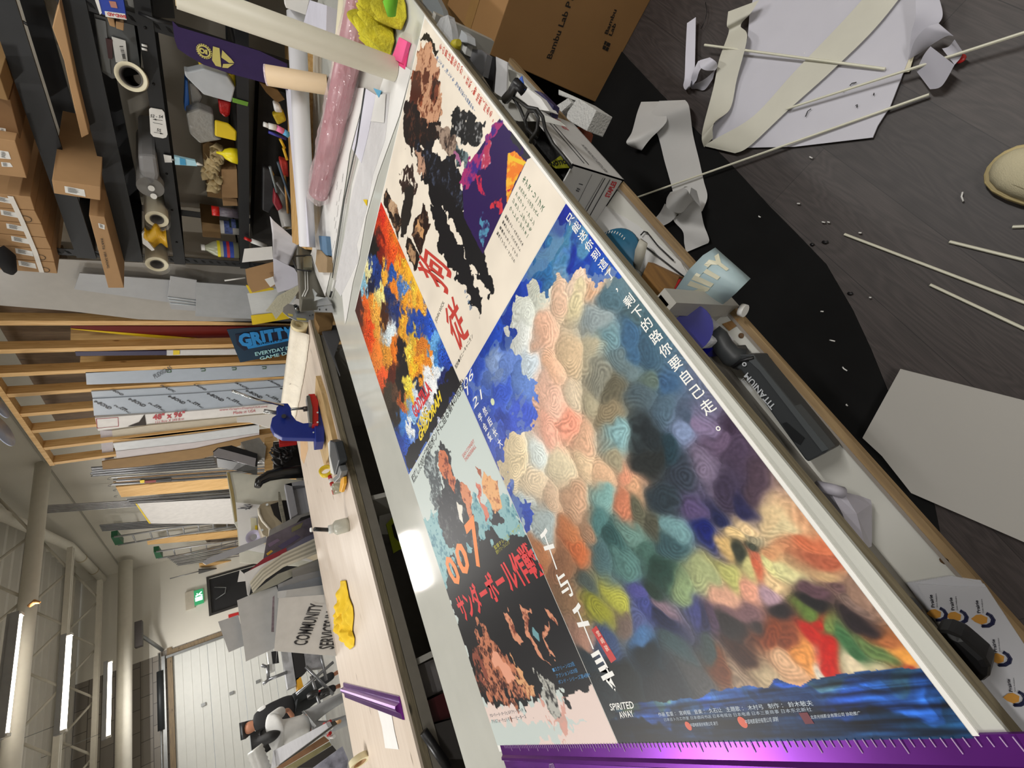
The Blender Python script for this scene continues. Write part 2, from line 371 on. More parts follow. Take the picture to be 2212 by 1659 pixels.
# ================= FLOOR MAT =================
mp = [(.9, -.17), (.36, -.163), (.115, -.14), (-.173, -.122), (-.41, -.109), (-.575, -.104), (-.811, -.087), (-.931, -.082), (-1.073, -.074), (-1.225, -.036), (-1.34, .002), (-1.462, .048), (-1.6, .1), (-1.748, .155), (-1.9, .24), (-2.1, .5), (-2.1, 1.4), (.9, 1.4)]
MB().prism([(x, y, 0) for x, y in mp], (0, 0, .006)).build('floor_mat', mat('rubber', '#121212', 0.85, var=.25, scale=6, spec=.2), None, 'black rubber mat with a curved edge on the floor along the cutting table', 'mat')

c = at(62, 1310, 'y', 7.05)
MB().tube([c, c + Vector((.03, -.02, -.05)), c + Vector((.0, -.03, -.1))], [.02, .03, .012], 8).build('paper_scrap', mat('scrap_tan', '#c08a50', .7), None, 'torn tan scrap stuck on the side of the nearer round duct', 'scrap')
# ================= THE UNCUT SHEET OF FOUR POSTERS =================
SZ = 0.9045
def P9(X, Y): 
    p = at(X, Y, 'z', SZ); return (p.x, p.y)
class Art:
    def __init__(s, x0, x1, y0, y1, nx, ny, base='#ffffff', seed=1):
        s.x0, s.x1, s.y0, s.y1 = x0, x1, y0, y1
        s.gx, s.gy = np.meshgrid(np.linspace(x0, x1, nx), np.linspace(y0, y1, ny)); s.nx = nx; s.ny = ny
        s.rs = np.random.RandomState(seed); s.c = np.zeros((ny, nx, 3)); s.c[:] = s.hex(base)
    @staticmethod
    def hex(h): h = h.lstrip('#'); return np.array([int(h[i:i + 2], 16) / 255 for i in (0, 2, 4)])
    def noise(s, cell, seed=0, ax=1.0, ay=1.0):
        rs = np.random.RandomState(seed); X = (s.gx - s.x0) / (cell * ax); Y = (s.gy - s.y0) / (cell * ay)
        g = rs.rand(int(Y.max()) + 3, int(X.max()) + 3); i = Y.astype(int); j = X.astype(int); fy = Y - i; fx = X - j
        fy = fy * fy * (3 - 2 * fy); fx = fx * fx * (3 - 2 * fx)
        return (g[i, j] * (1 - fx) + g[i, j + 1] * fx) * (1 - fy) + (g[i + 1, j] * (1 - fx) + g[i + 1, j + 1] * fx) * fy - 0.5
    def fbm(s, cell, seed=0, ax=1.0, ay=1.0, oct=3):
        return sum(s.noise(cell / 2 ** k, seed + 17 * k, ax, ay) / 2 ** k for k in range(oct))
    def poly(s, pts, col, wob=0.0, seed=3, tex=0.0, tcol='#000000', img=True, alpha=1.0):
        q = [P9(*p) for p in pts] if img else pts
        gx, gy = s.gx, s.gy
        if wob: gx = gx + s.fbm(.03, seed) * wob; gy = gy + s.fbm(.03, seed + 5) * wob
        m = np.zeros(gx.shape, bool); n = len(q); j = n - 1
        for i in range(n):
            xi, yi = q[i]; xj, yj = q[j]
            if yi != yj: m ^= ((yi > gy) != (yj > gy)) & (gx < (xj - xi) * (gy - yi) / (yj - yi) + xi)
            j = i
        c = np.zeros_like(s.c); c[:] = s.hex(col)
        if tex:
            t = np.clip((s.fbm(.02, seed + 9) + s.fbm(.006, seed + 31) * .7) * 2.2 + tex - .5, 0, 1)[..., None]
            c = c * (1 - t) + s.hex(tcol) * t
        s.c = np.where(m[..., None], c * alpha + s.c * (1 - alpha), s.c); return m
    def cells(s, pts, warp=.02, wcell=.06, stroke=.08, sf=900., aniso=(1, 1), soft=2.2, region=None, seed=5, jit=0.05):
        """painterly patches of colour with curved brush strokes round each patch"""
        gx = s.gx + s.fbm(wcell, seed) * warp * 2; gy = s.gy + s.fbm(wcell, seed + 3) * warp * 2
        W = np.zeros(gx.shape); A = np.zeros_like(s.c); best = np.full(gx.shape, 1e9); ph = np.zeros(gx.shape); tone = np.zeros(gx.shape)
        for k, (X, Y, h) in enumerate(pts):
            x, y = P9(X, Y); dx = (gx - x) * aniso[0]; dy = (gy - y) * aniso[1]; d2 = dx * dx + dy * dy + 1e-6
            w = 1 / d2 ** soft; W += w; A += w[..., None] * s.hex(h)
            m = d2 < best; best = np.where(m, d2, best)
            r = np.sqrt(d2) ; an = np.arctan2(dy, dx)
            ph = np.where(m, r * sf * .55 + 1.5 * np.sin(an * 2 + k) + k, ph)
            tone = np.where(m, -.9 * (dx * .5 + dy * .8) , tone)
        c = A / W[..., None]
        st = np.sin(ph + s.fbm(.09, seed + 8) * 34); fine = s.fbm(.004, seed + 11, oct=2)
        tn = np.clip(tone / .03, -1, 1) * .1
        c = c * (1 + tn[..., None] + stroke * st[..., None] * (.5 + s.noise(.03, seed + 4)[..., None] * 1.4) + jit * 2 * fine[..., None])
        c = np.clip(c, 0, 1)
        s.c = c if region is None else np.where(region[..., None], c, s.c)
    def build(s, name, parent, label):
        nx, ny = s.nx, s.ny; n = nx * ny; org = Vector(((s.x0 + s.x1) / 2, (s.y0 + s.y1) / 2, SZ))
        co = np.stack([s.gx - org.x, s.gy - org.y, np.zeros_like(s.gx)], -1).reshape(-1).astype(np.float32)
        i = np.arange((ny - 1) * (nx - 1)); r = i // (nx - 1); c = i % (nx - 1); a = r * nx + c
        f = np.stack([a, a + 1, a + 1 + nx, a + nx], -1).reshape(-1).astype(np.int32); nf = len(i)
        me = bpy.data.meshes.new(name); me.vertices.add(n); me.vertices.foreach_set('co', co)
        me.loops.add(nf * 4); me.loops.foreach_set('vertex_index', f)
        me.polygons.add(nf); me.polygons.foreach_set('loop_start', np.arange(0, nf * 4, 4, dtype=np.int32)); me.update(calc_edges=True)
        col = np.ones((n, 4), np.float32); cc = np.clip(s.c.reshape(-1, 3), 0, 1)
        col[:, :3] = np.where(cc <= .04045, cc / 12.92, ((cc + .055) / 1.055) ** 2.4)
        at_ = me.color_attributes.new('ink', 'FLOAT_COLOR', 'POINT'); at_.data.foreach_set('color', col.reshape(-1))
        o = bpy.data.objects.new(name, me); COL.objects.link(o); me.materials.append(ink); o.parent = parent; o.location = org - WL[parent.name]; WL[o.name] = org
        tag(o, label); return o
ink = bpy.data.materials.new('printed_ink'); ink.use_nodes = True
_n = ink.node_tree.nodes.new('ShaderNodeAttribute'); _n.attribute_name = 'ink'; _b = ink.node_tree.nodes['Principled BSDF']
ink.node_tree.links.new(_n.outputs['Color'], _b.inputs['Base Color']); _b.inputs['Roughness'].default_value = .42; _b.inputs['Specular IOR Level'].default_value = .28
XA, XM, XD = 0.0, -0.914, -1.829
YF, YM, YB = 0.0, .611, 1.22
sheet = empty('poster_sheet', (XM, YM, .9), 'large uncut printed sheet with four film posters lying on the cutting table', 'poster')
MB().bb((XD - .012, YF - .005, .9003), (XA + .004, YB, SZ - .0004)).build('backing_board', mat('board_white', '#efeee8', .45, var=.01), sheet)
def lettering(poster, body, p0, pw, ph, col, bold=0.0, shear=0.0, align='CENTER', name='lettering'):
    """p0,pw,ph are photo pixels: box origin (bottom left), end of the width edge, end of the height edge"""
    a = Vector((*P9(*p0), SZ)); b = Vector((*P9(*pw), SZ)); c = Vector((*P9(*ph), SZ))
    return text_mb(body, a, b - a, c - a, .0004, shear=shear, align=align, bold=bold).build(name, mat('ink_' + col, col, .45, var=.01), poster)
def col_text(poster, body, top, bot, wid, col, bold=0.012):
    """vertical line of characters between two photo pixels, poster up is +x"""
    a = Vector((*P9(*top), SZ)); b = Vector((*P9(*bot), SZ)); d = b - a; n = Vector((-d.y, d.x, 0)).normalized()
    if n.y > 0: n = -n
    return text_mb('\n'.join(body), b - n * wid / 2, n * wid, -d, .0004, bold=bold).build('lettering', mat('ink_' + col, col, .45, var=.01), poster)
# ---------- front near poster: swirling clouds over a dark blue sea ----------
A = Art(XD + .004, XM - .001, YF + .001, YM, 660, 440, '#2a4fae', 11)
sky = [(1245, 470, '#17389a'), (1222, 445, '#16329a'), (1190, 540, '#4a86b0'), (1180, 570, '#3a74a8'), (1130, 600, '#1f48a8'), (1060, 720, '#2a4fae'), (1040, 790, '#3a57b0'), (1005, 830, '#3c58b0'), (1080, 860, '#4a66c4'), (1100, 930, '#4b60bd'), (1062, 960, '#4a5fae'), (1130, 1080, '#3a5ab0'), (1155, 1110, '#3456b4'), (1290, 540, '#1a48b0'), (1215, 520, '#4f86a8'), (1240, 560, '#1c3ca0'), (1110, 690, '#2848a5'), (1310, 585, '#2a5cb4'), (1085, 790, '#6c86c0'), (1070, 760, '#8aa0c8'), (1120, 830, '#6f8cc8'), (1265, 520, '#5a90b8'), (1200, 590, '#6894b8'), (1265, 575, '#2450b0'), (1095, 1010, '#5468b4'), (1155, 1095, '#2e50b8')]
cloud = [(1270, 600, '#e8c8b0'), (1250, 610, '#f0d8c4'), (1210, 640, '#dcbca4'), (1160, 655, '#ccd0c4'), (1135, 690, '#d8dcd4'), (1180, 720, '#e0b8a0'), (1130, 730, '#dce0dc'), (1150, 790, '#c8d4dc'), (1250, 650, '#d8cca8'), (1240, 760, '#d8c0a0'), (1190, 800, '#e4bca0'), (1230, 850, '#d8c8b0'), (1190, 870, '#ecc4b0'), (1220, 910, '#f0a890'), (1190, 920, '#e8b4a0'), (1260, 940, '#dcb498'), (1110, 960, '#e0d0b0'), (1160, 970, '#d8e0dc'), (1200, 1000, '#d8ccb0'), (1120, 1010, '#d8c8a8'), (1150, 1030, '#dccbb0'), (1260, 1000, '#dcc4a4'), (1180, 1080, '#c8b098'), (1240, 1080, '#cca88c'), (1300, 1030, '#e0bc9c'), (1360, 1030, '#e0a084'), (1350, 1090, '#cc886c'), (1380, 1060, '#dcae8c'), (1230, 1160, '#c08058'), (1270, 1150, '#a88870'), (1170, 1175, '#ac7854'), (1210, 1220, '#8c6850'), (1240, 1190, '#c4744c'), (1290, 690, '#d0c8a4'), (1280, 760, '#b8b098'), (1140, 1120, '#a8bcc4'), (1175, 1130, '#a8b4b4'), (1240, 1290, '#8c7058'), (1280, 870, '#b0a890'), (1290, 620, '#dcb494')]
grey = [(1330, 640, '#5c7884'), (1375, 690, '#587078'), (1310, 740, '#7898a0'), (1350, 790, '#74868a'), (1400, 760, '#486478'), (1300, 830, '#8c8c80'), (1320, 900, '#948870'), (1380, 860, '#5c6c74'), (1430, 830, '#4a6888'), (1440, 890, '#5f7484'), (1390, 950, '#343c40'), (1440, 980, '#344a54'), (1490, 910, '#5a687c'), (1340, 960, '#90b4b8'), (1360, 730, '#4c7090'), (1290, 690, '#6080a8'), (1410, 1000, '#383c3c'), (1340, 1000, '#a8a088'), (1420, 700, '#54707c'), (1330, 860, '#706c5c'), (1400, 820, '#6c7c74')]
purp = [(1510, 920, '#8c7f9c'), (1480, 940, '#8c9cbc'), (1555, 960, '#74647c'), (1530, 1030, '#857a90'), (1600, 1000, '#584c60'), (1580, 1060, '#4c4458'), (1480, 1040, '#444c58'), (1500, 1110, '#64587c'), (1560, 1120, '#2c3258'), (1620, 1080, '#38385a'), (1530, 1170, '#1e2c74'), (1650, 1050, '#5a4c58'), (1450, 1080, '#3c4850'), (1575, 940, '#4a3e50')]
teal = [(1305, 1085, '#8cb4b0'), (1300, 1140, '#5c8484'), (1370, 1150, '#74948c'), (1400, 1200, '#54746c'), (1355, 1215, '#648884'), (1450, 1180, '#48646a'), (1460, 1150, '#7ca0a4'), (1430, 1235, '#304c44'), (1300, 1195, '#587478'), (1385, 1100, '#6c6c5c'), (1330, 1170, '#3c5c5c'), (1420, 1130, '#5c5c50')]
low = [(1270, 1270, '#58625e'), (1410, 1275, '#2c4238'), (1325, 1300, '#b4b454'), (1290, 1330, '#98983c'), (1560, 1255, '#bcbc78'), (1610, 1238, '#ccc68c'), (1480, 1280, '#90a47c'), (1510, 1262, '#a8b084'), (1620, 1120, '#ecd0a4'), (1590, 1150, '#e8cc98'), (1680, 1110, '#dcc49c'), (1700, 1130, '#dccca4'), (1560, 1190, '#d8b880'), (1640, 1155, '#a09880'), (1640, 1190, '#52564c'), (1590, 1210, '#44483f'), (1730, 1150, '#d07c5c'), (1770, 1200, '#b86c54'), (1640, 1240, '#d07458'), (1650, 1220, '#c87860'), (1690, 1235, '#e0dca0'), (1720, 1250, '#d8d4a0'), (1680, 1275, '#e4c89c'), (1780, 1235, '#ccac84'), (1610, 1285, '#e4a890'), (1560, 1300, '#dcac94'), (1660, 1300, '#b89ca8'), (1800, 1260, '#745c5c'), (1840, 1290, '#847068'), (1760, 1295, '#685058'), (1700, 1210, '#d4a078'), (1850, 1255, '#9c8070')]
blue = [(1385, 1280, '#5c5c9c'), (1400, 1320, '#4c5490'), (1370, 1345, '#5c6490'), (1430, 1340, '#242c4c'), (1335, 1345, '#7c6c64'), (1380, 1385, '#5078a4'), (1310, 1400, '#46587c'), (1500, 1325, '#505488'), (1520, 1345, '#3c3c58'), (1560, 1355, '#5c4c60'), (1600, 1330, '#84686c'), (1430, 1310, '#8c7884'), (1265, 1380, '#a88474')]
dark = [(1280, 1430, '#2a3840'), (1400, 1430, '#1c2a30'), (1350, 1475, '#262c2c'), (1450, 1405, '#44585c'), (1520, 1390, '#4c5858'), (1600, 1370, '#403c3c'), (1680, 1345, '#342e30'), (1760, 1330, '#2c2a2c'), (1850, 1340, '#342c30'), (1540, 1430, '#784c34'), (1620, 1425, '#4c342a'), (1660, 1390, '#8c4c30'), (1740, 1430, '#e49c58'), (1500, 1465, '#5c5c5c'), (1580, 1465, '#a08c78'), (1650, 1465, '#c4b090'), (1440, 1485, '#34383c'), (1700, 1440, '#dcb490'), (1780, 1452, '#e4dccc'), (1860, 1430, '#e4d4b4'), (1925, 1400, '#eca858'), (1960, 1435, '#dcd4bc'), (1900, 1370, '#b4744c'), (1755, 1395, '#c43024'), (1770, 1370, '#bc3424'), (1745, 1350, '#6c8444'), (1800, 1425, '#c82c20'), (1825, 1395, '#4c7850'), (1850, 1410, '#48704c'), (1880, 1390, '#6c8454'), (1790, 1375, '#7c9054'), (1930, 1425, '#a85040'), (1300, 1480, '#30383c'), (1700, 1400, '#8c5038')]
A.cells(sky, warp=.03, wcell=.05, stroke=.07, sf=700, aniso=(1.3, .7), soft=2.5)
cl = A.fbm(.035, 77, 1, 1.6); A.c = np.where((cl > .24)[..., None], A.c * .55 + np.array([.55, .62, .72]) * .45, A.c)
mk = A.poly([(1165, 1400), (1085, 1175), (1140, 1130), (1160, 1100), (1120, 1080), (1080, 1020), (1082, 975), (1110, 935), (1140, 950), (1158, 900), (1145, 850), (1160, 825), (1120, 800), (1112, 760), (1098, 700), (1105, 660), (1145, 620), (1185, 640), (1188, 605), (1215, 595), (1240, 615), (1255, 580), (1285, 580), (1305, 610), (1345, 575), (2300, 1300), (2000, 1700), (1300, 1700)], '#dcc8b0', wob=.05, seed=21)
A.cells(cloud + grey + purp + teal + low + blue + dark, warp=.02, wcell=.07, stroke=.09, sf=1250, soft=2.3, region=mk, seed=31)
edge = A.poly([(1150, 650), (1200, 640), (1260, 590), (1290, 600), (1330, 560), (1345, 575), (1305, 620), (1250, 600), (1190, 650)], '#e8d8c4', wob=.03, alpha=.35)
sea = A.poly([(1335, 1530), (1400, 1520), (1500, 1500), (1600, 1485), (1700, 1475), (1860, 1455), (1985, 1440), (2300, 1400), (2300, 1800), (1200, 1800)], '#28406a', wob=.01, seed=41)
A.cells([(1335, 1530, '#56664c'), (1400, 1535, '#2c4c88'), (1470, 1512, '#5c7c74'), (1500, 1512, '#2c54a0'), (1600, 1500, '#2c4c80'), (1700, 1490, '#2854a8'), (1780, 1480, '#486878'), (1850, 1475, '#3468c0'), (1980, 1470, '#3c6078'), (1950, 1520, '#3464b4'), (2050, 1535, '#264878'), (1400, 1570, '#141e2c'), (1600, 1560, '#18283c'), (1800, 1560, '#1c3450'), (2000, 1558, '#1c3850'), (1700, 1530, '#20385c'), (1850, 1518, '#2c509c'), (1350, 1592, '#0c1218'), (1750, 1500, '#2c4468'), (1920, 1490, '#2c508c'), (1550, 1525, '#24405c')], warp=.02, wcell=.04, stroke=.05, region=sea, aniso=(2.6, .5), soft=2.2, seed=51)
st = A.fbm(.05, 61, .12, 2.0); A.c = np.where(sea[..., None], np.clip(A.c * (1 + st[..., None] * 1.1), 0, 1), A.c)
lum = A.c.mean(-1, keepdims=True); A.c = np.clip(lum + (A.c - lum) * 1.0, 0, 1); A.c = np.clip(.46 + (A.c - .5) * 1.12, 0, 1)
mx, my = P9(1064, 868); A.c = np.where((((A.gx - mx) ** 2 + (A.gy - my) ** 2) < .0095 ** 2)[..., None], np.array([.84, .88, .72]), A.c)
pA = A.build('poster', sheet, 'poster of swirling painted clouds over a dark blue sea')
W = '#f4f4f0'
col_text(pA, '只能送你到這了，', (1227, 466), (1340, 625), .021, W)
col_text(pA, '剩下的路你要自己走。', (1352, 640), (1563, 925), .023, W)
lettering(pA, '06', (1003, 845), (1023, 815), (1001, 823), W)
lettering(pA, '/', (1010, 855), (1018, 843), (1002, 838), W)
lettering(pA, '21', (1024, 884), (1042, 861), (1021, 863), W)
col_text(pA, '学会爱', (1034, 893), (1062, 952), .020, W)
col_text(pA, '然后长大', (1044, 880), (1084, 966), .020, W)
col_text(pA, '千', (1172, 1142), (1203, 1230), .042, W, .012)
col_text(pA, '与', (1206, 1238), (1232, 1290), .042, W, .012)
col_text(pA, '千', (1242, 1303), (1282, 1402), .042, W, .012)
col_text(pA, '寻', (1285, 1408), (1333, 1498), .045, W, .012)
tg = MB(); a = Vector((*P9(1283, 1356), SZ + .0003)); b = Vector((*P9(1326, 1428), SZ + .0003)); d = (b - a); n = Vector((-d.y, d.x, 0)).normalized() * .011
tg.add([a - n, a + n, b + n, b - n], [(0, 1, 2, 3)]); tg.build('name_tab', mat('tab_red', '#c42a28', .45), pA)
a = P9(1288, 1362); b = P9(1316, 1412)
col_text(pA, '宫崎骏', (1289, 1362), (1314, 1406), .012, '#f0c8b8')
lettering(pA, 'SPIRITED', (1320, 1535), (1371, 1530), (1316, 1520), W, .012)
lettering(pA, 'AWAY', (1341, 1552), (1371, 1548), (1335, 1538), W, .012)
lettering(pA, '作画 監督 ： 宮崎駿   音楽 ： 久石让   主題歌 ： 木村弓   制作 ： 鈴木敏夫', (1424, 1548), (1758, 1524), (1421, 1539), '#c8d4e0')
lettering(pA, '日本吉卜力工作室 日本德间书店 日本电视台 日本电通 日本三菱商事 日本东北新社', (1436, 1558), (1755, 1536), (1434, 1551), '#aebccc')
lettering(pA, '中国电影股份有限公司 发行', (1493, 1570), (1552, 1566), (1491, 1562), '#c8d4e0')
lettering(pA, '中国电影股份有限公司 译制', (1611, 1564), (1682, 1558), (1609, 1554), '#c8d4e0')
lettering(pA, '北京光线影业有限公司 协助推广', (1752, 1553), (1860, 1544), (1750, 1545), '#c8d4e0')
ic = MB()
for X, Y, r in ((1487, 1568, .0065), (1604, 1560, .0075)): ic.ring((*P9(X, Y), SZ + .0003), (0, 0, 1), [(r, 0), (.0001, .0001)], 20)
ic.build('round_mark', mat('mark_orange', '#d8644c', .5), pA)
ic = MB(); c0 = P9(1742, 1551); ic.box((c0[0], c0[1], SZ + .0004), (.013, .013, .0002)); ic.build('square_mark', mat('mark_maroon', '#6a2430', .5), pA)
# ---------- front far poster: cream ground with dark and violet abstract panels ----------
B = Art(XM + .001, XA - .002, YF + .001, YM, 480, 330, '#e9dfcf', 12)
B.c *= (1 + B.fbm(.08, 5)[..., None] * .05)
B.poly([(907, 80), (925, 72), (945, 110), (938, 125), (930, 95), (912, 84)], '#1c1614', .02)
B.poly([(908, 92), (925, 92), (940, 125), (948, 175), (957, 215), (953, 250), (935, 285), (905, 290), (888, 240), (890, 170)], '#c89878', .03, 7, .35, '#6c3824')
B.poly([(888, 160), (905, 150), (915, 200), (900, 240), (884, 210)], '#4c2418', .04, 8, .5, '#9c5438')
B.poly([(915, 140), (928, 150), (925, 185), (912, 180)], '#5c2c1c', .03, 9)
B.poly([(935, 165), (950, 190), (940, 225), (928, 200)], '#7c402c', .03, 10, .5, '#2c1410')
B.poly([(868, 250), (885, 210), (905, 245), (930, 270), (948, 262), (958, 230), (955, 275), (945, 300), (925, 330), (895, 330), (872, 300)], '#191210', .04, 11, .3, '#4c2c20')
B.poly([(940, 270), (985, 275), (990, 335), (955, 325)], '#9c8878', .02, 12, .4, '#4c3c34')
B.poly([(975, 240), (990, 235), (1003, 245), (1030, 265), (1045, 300), (1040, 330), (1012, 325), (985, 290), (972, 262)], '#17181a', .04, 13, .15, '#9c9c9c')
B.poly([(985, 300), (1000, 310), (1015, 345), (1010, 375), (990, 350)], '#6c8084', .03, 14, .5, '#1c2428')
B.poly([(980, 320), (992, 335), (998, 365), (985, 350)], '#a06088', .02, 15)
B.poly([(890, 310), (925, 305), (945, 335), (985, 350), (1003, 385), (1008, 430), (1000, 470), (960, 440), (920, 400), (900, 350)], '#131318', .05, 16, .12, '#3c4458')
B.poly([(898, 320), (915, 330), (922, 365), (910, 385), (900, 350)], '#b89078', .03, 17, .5, '#1c1414')
B.poly([(865, 375), (885, 360), (900, 375), (905, 395), (892, 420), (872, 400)], '#332420', .07, 18, .4, '#e0d4c4')
B.poly([(875, 400), (895, 400), (888, 470), (868, 520), (866, 510)], '#24201e', .03, 19)
B.poly([(915, 385), (960, 415), (1003, 455), (1035, 520), (1058, 585), (1072, 640), (1062, 645), (1015, 560), (975, 470), (930, 440)], '#101014', .03, 20)
B.poly([(930, 440), (955, 450), (985, 510), (1015, 580), (1045, 650), (1038, 690), (1028, 668), (985, 600), (950, 540)], '#121216', .03, 21)
pn = B.poly([(1079, 256), (1144, 335), (1043, 550), (1002, 470), (998, 380), (1030, 330)], '#2a1450', .0, 22)
B.poly([(1079, 256), (1095, 262), (1050, 330), (1005, 420), (998, 385), (1030, 330)], '#a02c6c', .04, 23, .5, '#3c2480')
B.poly([(1100, 275), (1144, 335), (1130, 345), (1105, 310)], '#2c2c34', .03, 24)
B.poly([(1097, 332), (1112, 326), (1136, 350), (1112, 395), (1095, 440), (1093, 400)], '#e87c28', .0, 25, .5, '#f0b838')
B.poly([(1098, 334), (1136, 350), (1132, 358), (1097, 343)], '#e8c030', .0, 26)
B.poly([(1025, 380), (1045, 385), (1050, 420), (1030, 415)], '#c0244c', .03, 27, .4, '#2c1850')
B.poly([(1060, 420), (1090, 420), (1085, 450), (1060, 440)], '#c83040', .04, 28, .5, '#1c1030')
B.poly([(1042, 340), (1056, 320), (1060, 350), (1048, 372)], '#b03858', .03, 29, .4, '#d8c0d0')
B.poly([(1050, 450), (1055, 500), (1045, 545), (1030, 520)], '#5090b0', .04, 30, .6, '#2a1450')
for pg, cc in (([(835, 404), (868, 474), (860, 515), (827, 436)], '#201814'), ([(846, 428), (858, 450), (850, 470), (838, 445)], '#c0a080'), ([(914, 442), (930, 492), (908, 550), (888, 505), (900, 470)], '#241410'), ([(902, 480), (918, 490), (914, 520), (898, 505)], '#c89868'), ([(881, 505), (908, 555), (897, 585), (873, 535)], '#1c1410'), ([(884, 525), (898, 550), (894, 570), (880, 545)], '#b08c68')):
    B.poly(pg, cc, .02, 33, .3, '#806048')
pB = B.build('poster', sheet, 'cream poster with black, brown and violet abstract panels and red brush characters')
R = '#c84838'
col_text(pB, '狗', (905, 556), (972, 612), .085, '#c23a30', .02)
col_text(pB, '従', (968, 655), (1003, 745), .09, '#c23a30', .02)
lettering(pB, 'JOHN WICK', (944, 699), (962, 656), (939, 692), '#1c1c1c')
lettering(pB, '配給●ポニーキャニオン', (986, 797), (1023, 727), (982, 790), '#1c1c1c')
col_text(pB, 'キーモ品', (1004, 626), (1018, 668), .014, '#2c6494')
col_text(pB, 'その男は誰なのか。', (950, 100), (1006, 162), .020, R); col_text(pB, '狂気、動', (1008, 172), (1028, 200), .020, R); col_text(pB, '地獄（所ある。', (1030, 208), (1068, 256), .020, R)
col_text(pB, '殺しても、殺しても、', (943, 124), (985, 180), .012, '#4c70a0'); col_text(pB, '殺す男の怒りが目覚める!', (985, 180), (1026, 240), .012, '#4c70a0')
G = '#1f5c38'
for bd, t, b_, wd in (('キアヌ・リーブス', (1131, 384), (1174, 452), .016), ('ミカエル・ニクヴィスト', (1122, 404), (1163, 466), .011), ('アルフィー・アレン', (1115, 418), (1154, 484), .011), ('ジョン・レグイザモ', (1108, 432), (1147, 498), .011), ('ウィレム・デフォー', (1102, 448), (1140, 510), .011)):
    col_text(pB, bd, t, b_, wd, G)
for k in range(4): col_text(pB, ['監督チャド・スタエルスキ', '脚本デレク・コルスタット', '音楽タイラー・ベイツ', '製作ベイジル・イワニク'][k], (1092 - 6 * k, 466 + 12 * k), (1130 - 6 * k, 530 + 12 * k), .009, '#1c1c1c')
# ---------- back far poster: fire and blue abstract ----------
C_ = Art(XM + .001, XA - .002, YM + .002, YB - .001, 360, 300, '#141418', 13)
fire = [(829, 450, '#d83020'), (840, 470, '#e85828'), (830, 500, '#e04820'), (855, 510, '#f08028'), (822, 540, '#701c14'), (845, 550, '#e85020'), (868, 545, '#e86020'), (810, 540, '#181818'), (806, 570, '#20408c'), (795, 585, '#e8dc9c'), (785, 620, '#80b0c8'), (800, 610, '#101838'), (815, 600, '#183070'), (830, 600, '#f0a838'), (845, 590, '#2450a0'), (860, 580, '#f8a030'), (880, 590, '#f8b030'), (895, 620, '#f8c040'), (905, 650, '#f0a030'), (870, 620, '#4878c0'), (850, 620, '#e88028'), (840, 640, '#182c60'), (820, 640, '#f0e088'), (778, 655, '#48201c'), (790, 660, '#e06020'), (805, 650, '#f09030'), (812, 690, '#e8a040'), (800, 710, '#e04818'), (830, 680, '#402014'), (838, 720, '#d0e0e8'), (860, 680, '#1c3478'), (875, 660, '#f09828'), (885, 700, '#2048a0'), (870, 710, '#e8a030'), (900, 690, '#1840a0'), (895, 725, '#e8b838'), (920, 700, '#1c48b0'), (930, 740, '#60a0d8'), (915, 740, '#d07828'), (850, 760, '#e87820'), (835, 770, '#d89030'), (845, 800, '#501c10'), (825, 810, '#e85828'), (815, 780, '#f08030'), (865, 760, '#181420'), (878, 770, '#f8d050'), (890, 790, '#f8b028'), (905, 800, '#f09020'), (925, 780, '#f08828'), (940, 765, '#4080c0'), (955, 770, '#2450b0'), (870, 800, '#141418'), (880, 830, '#f8e050'), (865, 840, '#1c1814'), (850, 850, '#503828'), (840, 850, '#3c3428'), (885, 850, '#f0c030'), (905, 830, '#282c40'), (925, 820, '#f0f4f8'), (940, 800, '#e8f0f8'), (955, 790, '#c0d8f0'), (900, 870, '#d0e0f0'), (890, 890, '#80b0e0'), (870, 880, '#b05828'), (855, 890, '#2c241c'), (870, 910, '#3878c8'), (885, 920, '#e8f0f8'), (878, 940, '#1c50b0'), (970, 790, '#1c3c98'), (965, 770, '#1c44a8'), (960, 820, '#14205c'), (900, 930, '#2850a0'), (870, 950, '#1840a0')]
C_.cells(fire, warp=.03, wcell=.03, stroke=.35, sf=700, soft=3.2, seed=71, jit=.12)
C_.poly([(985, 790), (996, 827), (884, 1022), (872, 985), (915, 920), (950, 840), (968, 800)], '#15151c', .03)
pC = C_.build('poster', sheet, 'poster of abstract orange flame and blue water with a black foot')
lettering(pC, 'GODZILLA', (899, 905), (934, 845), (888, 880), '#d82c34', .04)
lettering(pC, 'VS', (918, 897), (925, 886), (914, 888), '#f0f0f0', .02)
lettering(pC, 'KING', (907, 930), (927, 893), (900, 914), '#e8c828', .03)
lettering(pC, 'GHIDORAH', (908, 957), (955, 866), (903, 935), '#f0d428', .04)
# ---------- back near poster: pale blue, black and blush with big numerals ----------
D = Art(XD + .004, XM - .001, YM + .002, YB - .001, 480, 330, '#c9d4d0', 14)
D.poly([(930, 1120), (1090, 1060), (1180, 1230), (1210, 1300), (970, 1300), (905, 1130)], '#8cb8bc', .05, 3, .4, '#4c8494')
D.poly([(1000, 1190), (1080, 1150), (1140, 1165), (1340, 1500), (1040, 1530), (960, 1260)], '#15151a', .06, 4)
D.poly([(920, 985), (945, 975), (955, 1030), (950, 1100), (940, 1110), (925, 1050), (915, 1010)], '#4c5458', .05, 5, .6, '#a8b4b4')
D.poly([(944, 960), (955, 953), (972, 975), (978, 1010), (1000, 1050), (1020, 1110), (1040, 1140), (1035, 1180), (975, 1185), (950, 1140), (946, 1080), (960, 1060)], '#2c2e34', .04, 6, .2, '#585c60')
D.poly([(946, 975), (965, 978), (978, 1010), (985, 1050), (982, 1070), (968, 1050), (950, 1010)], '#d07850', .03, 7, .3, '#6c2c20')
